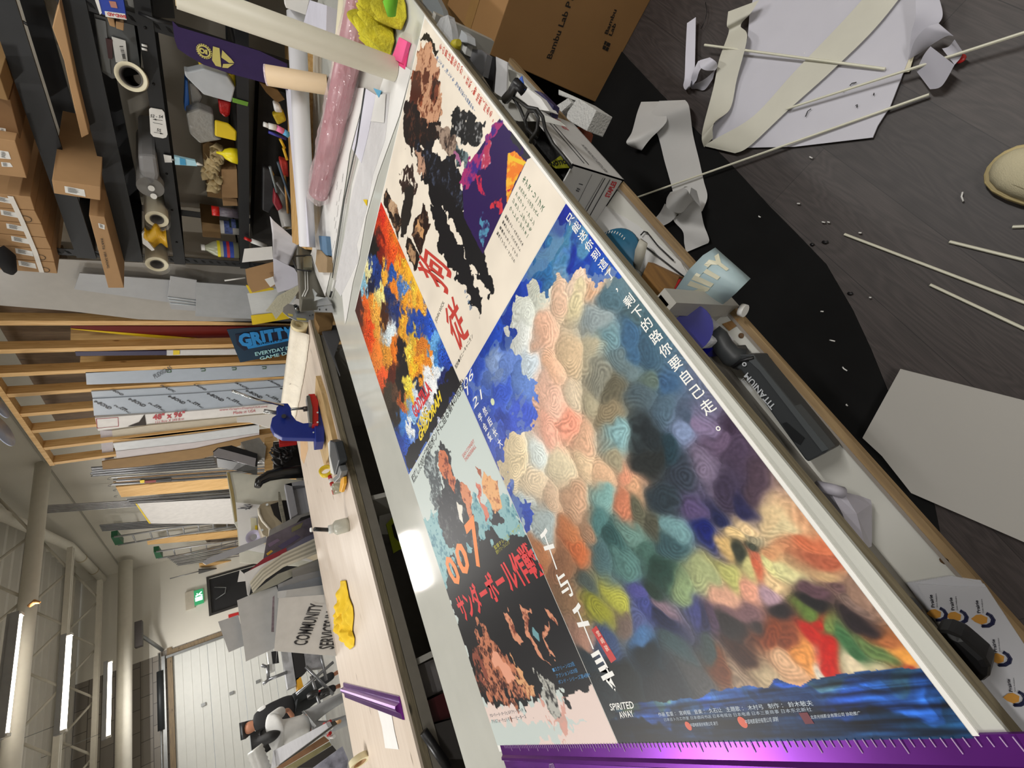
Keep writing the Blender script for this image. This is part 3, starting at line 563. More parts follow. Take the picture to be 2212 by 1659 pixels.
D.poly([(996, 1045), (1005, 1045), (1020, 1070), (1022, 1120), (1010, 1115), (1000, 1080)], '#d88c64', .03, 8, .3, '#8c4830')
D.poly([(984, 1080), (996, 1090), (1000, 1130), (992, 1120)], '#e8e4d8', .01, 9)
D.poly([(1040, 1022), (1055, 1030), (1075, 1045), (1080, 1070), (1085, 1105), (1075, 1120), (1060, 1090), (1045, 1070)], '#e8b078', .03, 10, .2, '#a05838')
D.poly([(1024, 1005), (1034, 1005), (1038, 1030), (1030, 1028)], '#a85c40', .03, 11); D.poly([(1028, 1040), (1036, 1044), (1040, 1075), (1060, 1110), (1052, 1125), (1036, 1080)], '#d88068', .03, 12, .3, '#a84038')
D.poly([(1062, 1105), (1078, 1110), (1090, 1130), (1080, 1145), (1066, 1135)], '#2c2c34', .03, 13)
D.poly([(1270, 1560), (1040, 1560), (1010, 1515), (1050, 1516), (1090, 1530), (1140, 1528), (1200, 1512), (1250, 1512), (1262, 1498), (1290, 1500), (1400, 1500), (1400, 1660), (1050, 1660)], '#e8d4cc', .04, 14)
D.poly([(1170, 1525), (1220, 1525), (1205, 1560), (1215, 1585), (1185, 1565)], '#d49080', .06, 15, alpha=.7)
D.poly([(1036, 1345), (1050, 1350), (1075, 1400), (1110, 1440), (1125, 1480), (1120, 1520), (1060, 1510), (1040, 1450), (1030, 1400)], '#c47c5c', .07, 16, .55, '#3c1c18')
D.poly([(1060, 1400), (1072, 1410), (1120, 1470), (1105, 1480), (1070, 1440)], '#e8a488', .03, 17)
D.poly([(1110, 1420), (1128, 1450), (1150, 1480), (1165, 1520), (1140, 1520), (1120, 1470)], '#e0a878', .05, 18, .4, '#80402c')
D.poly([(1018, 1390), (1035, 1400), (1048, 1450), (1040, 1520), (1030, 1500)], '#8c4c3c', .06, 19, .6, '#1c1414')
for pg in ([(1086, 1318), (1100, 1320), (1108, 1350), (1130, 1380), (1122, 1395), (1100, 1365)], [(1122, 1300), (1138, 1310), (1145, 1370), (1165, 1400), (1185, 1430), (1165, 1425), (1140, 1380)], [(1170, 1310), (1198, 1330), (1200, 1345), (1180, 1330)], [(1175, 1355), (1185, 1352), (1182, 1395), (1200, 1415), (1180, 1410)]):
    D.poly(pg, '#d89474', .03, 20, .35, '#7c3c2c')
D.poly([(1150, 1355), (1165, 1370), (1165, 1385), (1152, 1375)], '#70a0a8', .01, 21)
D.poly([(1160, 1450), (1175, 1460), (1200, 1500), (1205, 1545), (1190, 1545), (1170, 1510)], '#b8b8b0', .04, 22, .5, '#2c2c2c')
pD = D.build('poster', sheet, 'pale blue and black poster with three large orange numerals')
lettering(pD, '蔭謀した007ご存知ボンドに迫る第4の危機!', (894, 1045), (1006, 832), (888, 1030), '#1c1c1c', .01)
lettering(pD, '0', (984, 1271), (963, 1196) if False else (1000, 1253), (957, 1212), '#f08838', .03)
lettering(pD, '0', (1000, 1250), (1020, 1228), (978, 1186), '#f08838', .03)
lettering(pD, '7', (1030, 1232), (1052, 1212), (1003, 1135), '#f08838', .03)
lettering(pD, 'サンダーボール作戦', (1005, 1347), (1180, 1238), (980, 1290), '#dc2c30', .03)
lettering(pD, '監督テレンス・ヤング', (1070, 1188), (1126, 1140), (1066, 1180), '#c8c434')
lettering(pD, '原作イアン・フレミング', (1074, 1198), (1102, 1174), (1070, 1190), '#c8c434')
lettering(pD, 'SEAN CONNERY\nTHUNDERBALL', (1005, 1000), (1030, 965), (998, 983), '#d85c50')
lettering(pD, '■スクリーンは2倍', (1196, 1452), (1243, 1438), (1192, 1443), '#4890c8')
lettering(pD, 'アクションは3倍', (1203, 1465), (1249, 1452), (1200, 1456), '#4890c8')
lettering(pD, 'ボンド・シリーズ第4弾!!', (1208, 1478), (1276, 1462), (1205, 1469), '#4890c8')
lettering(pD, 'クローディーヌ・オージェ ルチアナ・パルッチ', (1060, 1550), (1132, 1538), (1057, 1542), '#405060')
lettering(pD, 'アドルフォ・チェリ モリー・ピータース', (1064, 1563), (1138, 1552), (1061, 1555), '#405060')
# ================= generic builders =================
def PL(pl, X, Y): return at(X, Y, *pl) if isinstance(pl[0], str) else atp(X, Y, *pl)
def card(name, label, cat, pts, pl, th, m, parent=None, group=None, bevel=0):
    """a board whose outline is seen in the photo, standing at the given plane, th = thickness vector or distance"""
    if not isinstance(th, (tuple, list, Vector)):
        k = pl[0] if isinstance(pl[0], str) else None
        th = {'x': (th, 0, 0), 'y': (0, th, 0), 'z': (0, 0, -th)}[k] if k else Vector(pl[1]).normalized() * -th
    return MB().prism([PL(pl, *p) for p in pts], th).build(name, m, parent, label, cat, group, bevel=bevel)
def letter(parent, body, p0, pw, ph, pl, color, bold=0.0, shear=0.0, lift=.001, align='CENTER', name='lettering'):
    a, b, c = PL(pl, *p0), PL(pl, *pw), PL(pl, *ph)
    return text_mb(body, a, b - a, c - a, lift, shear=shear, bold=bold, align=align).build(name, mat('ink_' + color, color, .5, var=.01), parent)
def rod(name, label, cat, pts, r, m, n=10, parent=None, group=None):
    return MB().tube(pts, r, n).build(name, m, parent, label, cat, group)
def roll(name, label, a, b, r, m, mend=None, ri=None, group=None, cat='roll'):
    """a paper or vinyl roll with a hollow core"""
    t = empty(name, a, label, cat, group); a = Vector(a); b = Vector(b); d = (b - a).normalized()
    ri = ri or r * .6
    MB().hollow(a, b, r, ri, 36).build('sheet_winding', m, t)
    MB().hollow(a - d * .002, b + d * .002, ri, ri * .88, 30).build('core', mend or mat('core_card', '#b9a67f', .8), t)
    return t
def cloth(name, label, outline, z0, h, m, seed=1, ax=40, n=34, cat='cloth', ridge=.5):
    """a crumpled cloth lying on a surface: outline in photo pixels"""
    rs = random.Random(seed); q = [at(X, Y, 'z', z0) for X, Y in outline]; c = sum(q, Vector()) / len(q); k = len(q)
    ph = [rs.uniform(0, 6.28) for _ in range(6)]
    rows = []
    for j in range(n):
        f = j / (n - 1); row = []
        for i in range(72):
            u = i / 72 * k; a = q[int(u) % k]; b = q[(int(u) + 1) % k]; e = a.lerp(b, u - int(u)); p = c.lerp(e, f)
            w = (math.sin(p.x * ax + ph[0] + 2 * math.sin(p.y * ax * .6 + ph[1])) * .5 + math.sin(p.y * ax * .9 + ph[2] + math.sin(p.x * ax * .5)) * .35 + abs(math.sin((p.x + p.y) * ax * .55 + ph[3])) * ridge)
            z = h * (1 - f ** 3) * (.55 + .5 * w) + .002 + (0.004 if f > .97 else 0)
            row.append(Vector((p.x, p.y, z0 + max(.002, z))))
        rows.append(row + [row[0]])
    return MB().grid(rows).build(name, m, None, label, cat, solid=.003)
paper = mat('paper_white', '#e4e3e0', .6, var=.02)
paperb = mat('paper_cool', '#d7d6e2', .6, var=.02)
cream = mat('liner_cream', '#ded7bb', .55, var=.03)
blackp = mat('plastic_black', '#1a1a1c', .4)
galv = mat('galv', '#8e9090')
card_b = mat('cardboard', '#a5825a', .8, var=.07, scale=7)
card_d = mat('cardboard_dark', '#86683f', .8, var=.08, scale=7)
whitep = mat('plastic_white', '#dcdcd8', .4)
yellow = mat('yellow_board', '#e3c41c', .5)
greyb = mat('board_grey', '#b4b5b6', .5, var=.03)
clearp = mat('clear_film', '#dfe3e4', .15, alpha=.35)

# ================= PURPLE STRAIGHTEDGE ACROSS THE TABLE =================
def straightedge(name, label, prof, y0, y1, x, z, R=None, extra=0):
    t = empty(name, (x, (y0 + y1) / 2, z), label, 'ruler')
    m = MB(); n = len(prof)
    m.prism([(x + px, y0, z + pz) for px, pz in prof], (0, y1 - y0, 0))
    m.build('rail', mat('anodised_purple', '#6d2a8e', .28, .75, var=.12, scale=9), t)
    return t
pr_ = [(0, .0005), (0, .004), (-.026, .006), (-.03, .012), (-.036, .013), (-.04, .008), (-.056, .008), (-.062, .03), (-.067, .036), (-.074, .036), (-.078, .03), (-.082, .024), (-.11, .02), (-.118, .003), (-.118, .0005)]
ru = straightedge('straightedge', 'long purple metal straightedge with a raised ridge across the near end of the big table', pr_, -.42, 1.2, -1.822, .9)
tk = MB()
for i in range(150):
    y = -.4 + i * .0105; L = .014 if i % 5 == 0 else .008
    tk.bb((-1.824 - L, y, .9046 + L * .04), (-1.8235, y + .0009, .9052 + L * .08))
o = tk.build('scale_marks', mat('etch', '#b79cc0', .5), ru); o['kind'] = 'stuff'
pz = ((-1.87, 0, .9095), (0, 0, 1))
def etch(body, yl, yr, xt, xb, c='#a98bb5', bold=0.0):   # read from the camera side, upside down in the photo
    a = Vector((xb, yl, .9086)); text_mb(body, a, Vector((0, yr - yl, 0)), Vector((-(xb - xt), 0, 0)) * -1, .0006, bold=bold).build('lettering', mat('etch', '#b79cc0'), ru)
t_ = text_mb('SafetyEdge', (-1.880, -.06, .9086), (0, .16, 0), (.016, 0, 0), .0008) if False else None
def etch2(body, y0, y1, x0, x1, bold=0.0):
    # letters run along +y, letter tops towards -x, faces up
    o = Vector((x0, y0, .9088)); ex = Vector((0, y1 - y0, 0)); ey = Vector((x1 - x0, 0, 0))
    text_mb(body, o, ex, ey, .0006, bold=bold).build('lettering', mat('etch', '#b79cc0'), ru)
etch2('Safety Edge', -.06, .15, -1.863, -1.877, .02)
etch2('Speed Press', .2, .36, -1.865, -1.875)
lg = MB()
for k in range(5): lg.tube([(-1.863 - .0005 * k, .92 - .004 * k, .9092), (-1.872, .925 - .004 * k, .9092), (-1.878, .935 - .003 * k, .9092)], .0006, 4)
lg.tube([(-1.862, .905, .9092), (-1.864, .925, .9092), (-1.87, .93, .9092), (-1.878, .94, .9092), (-1.88, .925, .9092), (-1.87, .905, .9092), (-1.862, .905, .9092)], .0008, 5)
lg.build('etched_emblem', mat('etch', '#b79cc0'), ru)
# second straightedge on the bench
a = at(745, 1487, 'z', .9); b = at(868, 1524, 'z', .9)
s2 = empty('straightedge', (a + b) / 2, 'short purple metal straightedge lying across the back bench beside the yellow cloth', 'ruler')
d = (b - a); nn = Vector((-d.y, d.x, 0)).normalized(); nn = nn if nn.x < 0 else -nn
MB().prism([b + nn * px + Vector((0, 0, pzz)) for px, pzz in [(-.04, .001), (-.04, .006), (-.015, .008), (-.01, .03), (0, .034), (.012, .03), (.03, .012), (.055, .01), (.06, .001)]], a - b).build('rail', mat('anodised_purple', '#6d2a8e'), s2)

# ================= ROLLS STANDING AND LYING AT THE FAR END =================
gw = mat('vinyl_grey', '#cfcab8', .5, var=.02)
a = at(853, 150, 'z', .905); b = at(378, -18, 'x', a.x + .0)
roll('vinyl_roll', 'tall cream vinyl roll standing on end on the cutting table, leaning a little', a, b, .036, gw, ri=.03)
a = at(708, 184, 'z', .905); a2 = at(574, 162, 'x', a.x + .06)
cb = empty('cardboard_tube', a, 'short tan cardboard tube standing on end behind the tall cream roll', 'tube')
MB().hollow(a, a2, .044, .037, 32).build('tube_wall', mat('tube_card', '#d8bf9c', .6, var=.03), cb)
MB().hollow(a2 - (a2 - a).normalized() * .006, a2 + (a2 - a).normalized() * .001, .0442, .042, 32).build('torn_rim', mat('rim_print', '#cdbcc0', .7, var=.3, scale=60), cb)
# pink roll in clear film
a = at(686, 428, 'z', .955); b = at(795, -60, 'z', .955)
pk = empty('pink_roll', a, 'dusty pink vinyl roll wrapped in clear plastic lying at the far end of the table', 'roll')
MB().tube([a + (b - a) * .03, b], .048, 28).build('sheet_winding', mat('vinyl_pink', '#a34c5c', .3), pk)
rs = random.Random(4); P = []
for i in range(40):
    c = a + (b - a) * (i / 39 * 1.02 - .02); d = (b - a).normalized(); u = d.cross(Vector((0, 0, 1))).normalized(); row = []
    for k in range(25):
        an = k / 24 * 6.2832; r = .053 + .005 * math.sin(an * 5 + i * .8) + rs.uniform(0, .005)
        if i < 2: r *= (.55 + .4 * i)
        row.append(c + u * math.cos(an) * r * 1.12 + Vector((0, 0, 1)) * math.sin(an) * r)
    P.append(row)
MB().grid(P, smooth=False).build('plastic_wrap', mat('wrap_film', '#f0dfe2', .08, alpha=.28, bump=.5, bscale=30, spec=.9), pk)
# white roll beyond it
a = at(664, 533, 'z', .99); b = at(640, 30, 'z', 1.01)
wr = empty('paper_roll', a, 'long white paper roll with a loose printed grid edge lying beyond the pink roll', 'roll')
MB().hollow(a, b, .044, .02, 32).build('sheet_winding', mat('paper_bright', '#e0e0e4', .45, var=.01), wr)
card('loose_edge', None, None, [(648, 533), (617, 192), (640, 150), (668, 533)], ('z', 1.0), .002, paperb, wr)
MB().prism([at(646, 525, 'z', .9), at(676, 540, 'z', .9), at(676, 60, 'z', .9), at(630, 60, 'z', .9)], (0, 0, .045)).build('timber_batten', wood('pine', '#b98d50', '#d9b377', 1), None, 'pine batten lying under the long white paper roll', 'timber')
a = at(700, 110, 'z', .95); b = at(720, -80, 'z', .95)
roll('paper_roll', 'cream paper roll between the pink roll and the tall standing roll, near the frame edge', at(735, 180, 'z', .96), at(757, -60, 'z', .96), .034, cream)
c1 = at(640, 90, 'z', 1.0)
MB().prism([at(669, 0, 'z', 1.02), at(650, 70, 'z', 1.02), at(680, 75, 'z', 1.02), at(704, 85, 'z', 1.02), at(706, 12, 'z', 1.02)], (0, 0, -.05)).build('folded_paper', mat('paper_shade', '#c2c1cc', .6), None, 'grey white folded paper standing at the back corner of the cutting table', 'paper')
card('folded_paper', 'white roll end of paper hanging above the back corner of the cutting table', 'paper', [(616, 0), (618, 17), (660, 32), (668, 0)], ('x', 1.25), .05, paper)
card('orange_box', 'narrow orange and white box beside the folded paper', 'box', [(704, 14), (704, 62), (716, 66), (722, 20)], ('z', .96), .05, mat('orange_red', '#d8431c', .5))
# ---- yellow and green rag ----
rag = MB(); cy = mat('rag_yellow', '#bfb52c', .95, var=.35, scale=22, bump=.5, bscale=120)
def fold(cs, r0, r1, m_):
    m_.tube(cs, [r0 * (0.55 + .45 * math.sin(math.pi * (k + .4) / len(cs))) for k in range(len(cs))], 14)
zz = .955
out = [(812, -10), (798, 30), (795, 60), (800, 90), (812, 118), (835, 130), (848, 120), (856, 90), (852, 62), (872, 66), (882, 40), (880, 10), (868, -25), (840, -35)]
cloth('cleaning_rag', 'crumpled yellow and green cleaning rag at the far end of the cutting table', out, .902, .075, cy, 3, 85, 46, ridge=1.3)
g = MB(); q = [at(846, 35, 'z', .99), at(842, 10, 'z', 1.0), at(852, -10, 'z', .99)]; g.tube(q, [.012, .02, .012], 10); g.build('green_fold', mat('rag_green', '#6cb52c', .9, var=.2), bpy.data.objects['cleaning_rag'])
# ---- sticky notes ----
pn_ = mat('note_pink', '#ef5a94', .6)
st_ = empty('sticky_notes', at(865, 118, 'z', .9), 'bright pink sticky note pad beside the yellow rag', 'notes')
MB().prism([at(846, 125, 'z', .915), at(862, 80, 'z', .915), at(880, 90, 'z', .915), at(867, 136, 'z', .915)], (0, 0, -.012)).build('note_pad', pn_, st_)
MB().prism([at(866, 82, 'z', .905), at(884, 92, 'z', .905), at(874, 150, 'z', .905), at(858, 139, 'z', .905)], (0, 0, -.004)).build('loose_note', mat('note_pink_b', '#e4427e', .6), st_)
# ---- paper layers at the far end ----
lay = [
 ('large white cut sheet on the far end of the cutting table nearest the posters', [(852, 128), (888, 152), (862, 250), (815, 380), (790, 470), (775, 560), (762, 610), (748, 690), (745, 700), (735, 600), (760, 400), (800, 250), (835, 150)], .9035, paper),
 ('thin crumpled tissue sheet lying over the white papers at the far end', [(822, 200), (800, 262), (760, 420), (742, 520), (722, 620), (736, 640), (775, 560), (770, 530), (792, 450), (805, 380), (832, 300), (842, 200)], .905, mat('tissue', '#d6d5d6', .5, bump=.5, bscale=25)),
 ('white printed form lying along the far edge between the pink roll and the tissue', [(790, 190), (776, 250), (755, 330), (742, 420), (720, 560), (702, 640), (668, 560), (690, 480), (700, 440), (735, 300), (760, 190)], .9045, paper),
 ('long white paper strip lying beside the tall standing roll', [(788, 190), (812, 205), (795, 290), (780, 352), (760, 320), (778, 250)], .907, paperb),
 ('small white card beside the tall standing roll', [(812, 205), (833, 203), (829, 265), (801, 262)], .909, paper)]
for lb, pts, z, m_ in lay: card('paper_sheet', lb, 'paper', pts, ('z', z), .0015, m_)
card('blue_scrap', 'small blue paper scrap under the tall standing roll', 'paper', [(806, 190), (824, 196), (818, 211)], ('z', .911), .001, mat('scrap_blue', '#5fa8cc', .6))
card('yellow_scrap', 'tiny yellow tape scrap on the tissue sheet near the posters', 'tape', [(784, 431), (793, 431), (792, 445)], ('z', .908), .001, yellow)
rod('paper_edge_line', 'thin dark rod standing in for the dark edge line between the papers at the far end', 'ruler', [at(788, 190, 'z', .91), at(770, 310, 'z', .91), at(744, 430, 'z', .91), at(718, 600, 'z', .91)], .0028, mat('dark_line', '#3c3f40', .4))  # rod added to draw the dark line where the papers meet
mk_ = empty('marker_pen', at(715, 625, 'z', .91), 'thin silver and black marker pen by the corner of the papers', 'pen')
rod('pen_body', None, None, [at(722, 604, 'z', .914), at(717, 628, 'z', .914)], .005, whitep, parent=mk_)
rod('pen_cap', None, None, [at(717, 628, 'z', .914), at(713, 641, 'z', .914)], .0055, blackp, parent=mk_)
tt = MB(); rs = random.Random(2)
for i in range(26):
    k = i / 26; X = 735 - 20 * k + rs.uniform(-6, 6); Y = 380 + 220 * k
    p = at(X, Y, 'z', .9062); tt.bb((p.x - .001, p.y - .012, .9060), (p.x + .001, p.y + .012, .9064))
o = tt.build('pencil_notes', mat('pencil', '#6c6c70', .6), None, 'faint pencil notes along the printed form', 'notes'); o['kind'] = 'stuff'
# sanding blocks
MB().prism([at(688, 509, 'z', .93), at(703, 510, 'z', .93), at(707, 552, 'z', .93), at(693, 548, 'z', .93)], (0, 0, -.028)).build('sanding_block', mat('block_blue', '#5d7d9c', .8, bump=.3), None, 'worn blue sanding block on the back edge of the cutting table', 'block', bevel=.003)
MB().prism([at(684, 539, 'z', .935), at(693, 541, 'z', .935), at(706, 556, 'z', .935), at(705, 588, 'z', .935), at(688, 588, 'z', .935), at(681, 570, 'z', .935)], (0, 0, -.034)).build('sanding_block', mat('block_tan', '#9c8464', .8, bump=.3), None, 'tan wooden block beside the blue sanding block', 'block', bevel=.003)
# ---- pole with carry handle behind the table corner ----
vz = [at(655, 528, 'y', 1.66), at(668, 590, 'y', 1.68), at(672, 650, 'y', 1.7)]
gt = empty('banner_reel', at(690, 640, 'y', 1.7), 'grey green curved plastic reel housing with a black wire handle behind the table corner', 'reel')
MB().prism([at(642, 528, 'y', 1.66), at(650, 522, 'y', 1.66), at(676, 530, 'y', 1.66), at(692, 585, 'y', 1.66), at(704, 640, 'y', 1.66), at(650, 645, 'y', 1.66), at(648, 600, 'y', 1.66)], (0, .12, 0)).build('housing', mat('housing_grey', '#6e6c62', .35, .2, var=.1), gt, bevel=.01)
for X in (659, 664): rod('housing_rib', None, None, [at(X, 586, 'y', 1.65), at(X + 1, 625, 'y', 1.65), at(X - 6, 640, 'y', 1.65)], .003, whitep, parent=gt)
rod('wire_handle', None, None, [at(672, 552, 'y', 1.64), at(636, 553, 'y', 1.6), at(633, 560, 'y', 1.6), at(640, 582, 'y', 1.6), at(672, 586, 'y', 1.64)], .0055, blackp, parent=gt)
MB().prism([at(655, 558, 'y', 1.645), at(673, 558, 'y', 1.645), at(674, 583, 'y', 1.645), at(655, 583, 'y', 1.645)], (0, -.02, 0)).build('handle_mount', mat('mount_metal', '#8c8a78', .3, .5), gt)
# ================= BACK BENCH =================
bt = empty('workbench', (-.9, 2.9, 0), 'long pale wooden workbench behind the cutting table', 'workbench')
bw = wood('bench_top', '#d0c1b1', '#d8cabb', 0, 1.5, .45)
MB().prism([(.80, 2.12, .9), (-2.9, 2.16, .9), (-2.9, 4.02, .9), (-1.16, 3.84, .9), (.42, 3.64, .9), (.80, 3.6, .9)], (0, 0, -.012)).build('benchtop', bw, bt)
MB().prism([(.80, 2.121, .888), (-2.9, 2.161, .888), (-2.9, 4.01, .888), (.80, 3.59, .888)], (0, 0, -.035)).build('benchtop_core', wood('ply_edge', '#6c6350', '#8b8168', 0, 8), bt)
MB().bb((-2.9, 2.14, .80), (.8, 2.16, .85)).build('apron', mat('apron_grey', '#7f7a70', .6), bt)
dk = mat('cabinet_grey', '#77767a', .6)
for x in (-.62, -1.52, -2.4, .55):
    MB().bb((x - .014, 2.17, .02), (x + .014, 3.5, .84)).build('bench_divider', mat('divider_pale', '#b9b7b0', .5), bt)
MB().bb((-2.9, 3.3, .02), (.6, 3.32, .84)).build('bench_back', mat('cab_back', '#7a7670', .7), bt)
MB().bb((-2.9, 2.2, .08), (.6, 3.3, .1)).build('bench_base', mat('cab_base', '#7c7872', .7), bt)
# --- things seen down in the gap ---
Y0 = 2.25
card('leaning_board', 'grey cabinet side leaning below the far end of the bench', 'panel', [(692, 706), (745, 702), (722, 770), (735, 810)], ('y', 2.1), .02, mat('panel_grey', '#5c5c5e', .5))
card('brown_carton', 'brown carton standing below the corner bracket between table and bench', 'box', [(680, 675), (722, 676), (718, 704), (690, 706), (682, 690)], ('y', 2.05), .2, card_d)
ys_ = empty('yellow_sign', at(850, 1150, 'y', 2.4), 'yellow sign with a black diamond stored under the bench', 'sign')
card('sign_board', None, None, [(834, 1132), (853, 1112), (880, 1160), (872, 1182), (850, 1195)], ('y', 2.42), .01, mat('hi_vis', '#a8b820', .5), ys_)
card('black_diamond', None, None, [(846, 1135), (856, 1122), (868, 1150), (862, 1170), (852, 1160)], ('y', 2.415), .003, blackp, ys_)
card('white_card', 'white card stored under the bench beside the yellow sign', 'paper', [(819, 1103), (848, 1102), (838, 1154), (820, 1154)], ('y', 2.5), .01, paper)
dr_ = mat('drum_grey', '#6f6b66', .6)
for i, (X, Y, r) in enumerate(((905, 1255, .09), (925, 1300, .09), (935, 1370, .1))):
    p = at(X, Y, 'z', .3); MB().tube([(p.x, p.y, .1), (p.x, p.y, .34)], r, 28).build('paint_tub', dr_, None, ['small dark tub nearest the yellow sign under the bench', 'middle dark tub of the three under the bench', 'large dark tub beside the bench divider'][i], 'tub')
for i, (X, Y) in enumerate(((835, 1200), (842, 1215), (850, 1230), (860, 1250), (868, 1262))):
    p = at(X, Y, 'z', .12); rod('metal_tool', 'dark metal tool standing in a row under the bench', 'tool', [(p.x, p.y, .1), (p.x + .02, p.y + .02, .42)], .012, mat('tool_metal', '#6f7072', .35, .6), group='metal tools under the bench')
cb_ = empty('parts_box', at(940, 1450, 'y', 2.3), 'grey carton with a yellow label under the bench', 'box')
card('carton_wall', None, None, [(878, 1450), (945, 1420), (966, 1485), (900, 1520)], ('y', 2.25), .3, mat('carton_grey', '#807c7c', .6), cb_)
card('yellow_label', None, None, [(947, 1438), (951, 1436), (962, 1480), (957, 1483)], ('y', 2.24), .004, mat('label_yellow', '#c8b820', .5), cb_)
card('red_case', 'dark red glossy case below the parts box in the gap', 'case', [(900, 1525), (968, 1492), (985, 1545), (910, 1570)], ('y', 2.2), .3, mat('case_red', '#4a1c20', .3))
card('grey_carton', 'dark grey carton with a slanting edge at the bottom of the gap', 'box', [(912, 1572), (990, 1550), (1010, 1640), (930, 1640)], ('y', 2.15), .3, mat('carton_dk', '#3b3836', .6))
rod('black_bar', 'black square bar standing in the gap near the purple straightedge', 'bar', [at(915, 1580, 'y', 2.1), at(968, 1659, 'y', 2.1)], .02, blackp)

# --- vinyl roll along the end of the bench ---
a = Vector((.80, 2.16, .958)); b = Vector((.93, 3.75, .958))
vr = empty('masking_roll', a, 'long cream masking roll with torn paper edge along the far end of the bench', 'roll')
MB().hollow(a, b, .056, .03, 36).build('sheet_winding', mat('roll_cream', '#e3d3a6', .5, var=.02), vr)
P = []
rs = random.Random(8)
for i in range(30):
    f = i / 29; c = a.lerp(b, f * .82 + .02); e = .03 + .05 * math.sin(f * 3.1) ** .5 + rs.uniform(-.008, .008)
    P.append([c + Vector((-.056 * math.cos(t) , 0, .056 * math.sin(t) + .002)) + Vector((-max(0, (t < .5)) * 0, 0, 0)) for t in (1.5, 1.0, .6, .2)] + [c + Vector((-.06 - e * q, 0, -.02 - .034 * q)) for q in (.5, 1)])
MB().grid(P).build('torn_edge', mat('masking_paper', '#ece4d2', .6, bump=.3, bscale=50), vr, solid=.001)
rod('tear_line', None, None, [Vector((.86 - .057, 2.9, .97)), Vector((.865 - .05, 2.92, .985)), Vector((.87 - .03, 2.94, 1.003))], .0015, blackp, parent=vr)
# --- roll holder plates ---
rh = empty('roll_bracket', at(650, 680, 'z', .95), 'grey steel end plate with a short axle tube holding the masking roll', 'bracket')
st = mat('steel_plate', '#a9adb0', .35, .5, var=.05)
pts = [(612, 664), (622, 656), (640, 660), (675, 668), (683, 697), (640, 692), (622, 684), (611, 674)]
card('end_plate', None, None, pts, ('y', 2.13), .004, st, rh)
c = at(643, 672, 'y', 2.12)
MB().hollow(c, c + Vector((-.02, -.07, .02)), .016, .0125, 20).build('axle_tube', mat('tube_chrome', '#8c9092', .2, .9), rh)
sc = MB()
for X, Y in ((669, 682), (675, 680), (676, 693), (674, 667), (670, 692)): sc.ring(at(X, Y, 'y', 2.127), (0, -1, 0), [(.0035, 0), (.003, .003), (.0001, .003)], 8)
o = sc.build('rivets', mat('screw_dark', '#3a3b3d', .4, .8), rh)
for X, Y, w_ in ((627, 680, 1), (650, 689, 2)):
    card('tape_patch', None, None, [(X - 5 * w_, Y - 3), (X + 5 * w_, Y - 1), (X + 6 * w_, Y + 3), (X - 4 * w_, Y + 2)], ('y', 2.128), .001, mat('tape_yellow', '#d8c860', .6), rh)
rb = empty('roll_bracket', at(700, 665, 'z', .95), 'pair of hinged grey steel arms joining the table corner to the bench', 'bracket')
card('upper_arm', None, None, [(661, 655), (706, 641), (716, 657), (676, 663), (663, 666)], ('z', .93), .005, st, rb)
card('lower_arm', None, None, [(673, 665), (715, 658), (721, 675), (680, 673)], ('z', .92), .005, st, rb)
card('hook_plate', None, None, [(668, 630), (675, 624), (684, 634), (681, 640), (700, 643), (673, 652)], ('z', .95), .004, mat('plate_light', '#c3c8c8', .4, .3), rb)
sc = MB()
for X, Y in ((691, 669), (705, 669), (665, 661), (670, 657)): sc.ring(at(X, Y, 'z', .922 if X > 680 else .932), (0, 0, 1), [(.006, 0), (.006, .004), (.0001, .005)], 10)
sc.build('bolts', mat('screw_dark', '#3a3b3d'), rb)
card('folded_card', 'white folded card tucked behind the steel end plate', 'paper', [(630, 655), (640, 645), (655, 648), (668, 654), (655, 662)], ('y', 2.2), .003, paper)
card('pine_block', 'short pine block between the steel arms', 'block', [(655, 655), (660, 652), (664, 662), (658, 664)], ('y', 2.16), .05, wood('pine', '#b98d50', '#d9b377', 1))

# --- grommet press ---
gp = empty('grommet_press', (-.02, 2.42, .9), 'blue cast grommet press with a red clamp block on a wooden board', 'press')
blue = mat('press_blue', '#1c2f86', .35, var=.05); red = mat('press_red', '#b32626', .35)
yp = 2.42; pl = ('y', yp)
bb_ = [at(686, 820, 'z', .935), at(711, 850, 'z', .935), at(711, 960, 'z', .935), at(698, 940, 'z', .935)]
MB().prism([Vector((.33, 2.18, .93)), Vector((.14, 2.14, .93)), Vector((-.22, 2.16, .93)), Vector((-.18, 2.55, .93)), Vector((.2, 2.6, .93))], (0, 0, -.03)).build('base_board', wood('press_board', '#b39462', '#cdb080', 0), gp)
plx = ('y', 2.30)
def PB(pts, y, th, nm, m_, bev=.004): MB().prism([at(X, Y, 'y', y) for X, Y in pts], (0, th, 0)).build(nm, m_, gp, bevel=bev)
PB([(597, 880), (606, 871), (622, 871), (628, 880), (630, 895), (640, 908), (655, 914), (678, 912), (690, 880), (700, 870), (700, 945), (682, 947), (610, 945), (592, 935), (584, 920), (588, 902), (598, 895)], 2.33, .045, 'cast_frame', blue)
PB([(679, 908), (684, 880), (697, 865), (701, 870), (701, 953), (682, 955)], 2.30, .11, 'press_foot', blue)
PB([(666, 851), (680, 850), (688, 866), (688, 917), (675, 917), (673, 875)], 2.28, .07, 'clamp_block', red)
PB([(662, 855), (669, 853), (675, 880), (675, 914), (669, 913)], 2.27, .06, 'die_plate', mat('die_steel', '#9a9b9a', .3, .8), .002)
rod('ram', None, None, [at(600, 892, 'y', 2.35), at(570, 888, 'y', 2.35)], .014, mat('die_steel', '#9a9b9a'), parent=gp)
rod('ram_rod', None, None, [at(628, 884, 'y', 2.32), at(655, 882, 'y', 2.32)], .009, mat('die_steel', '#9a9b9a'), parent=gp)
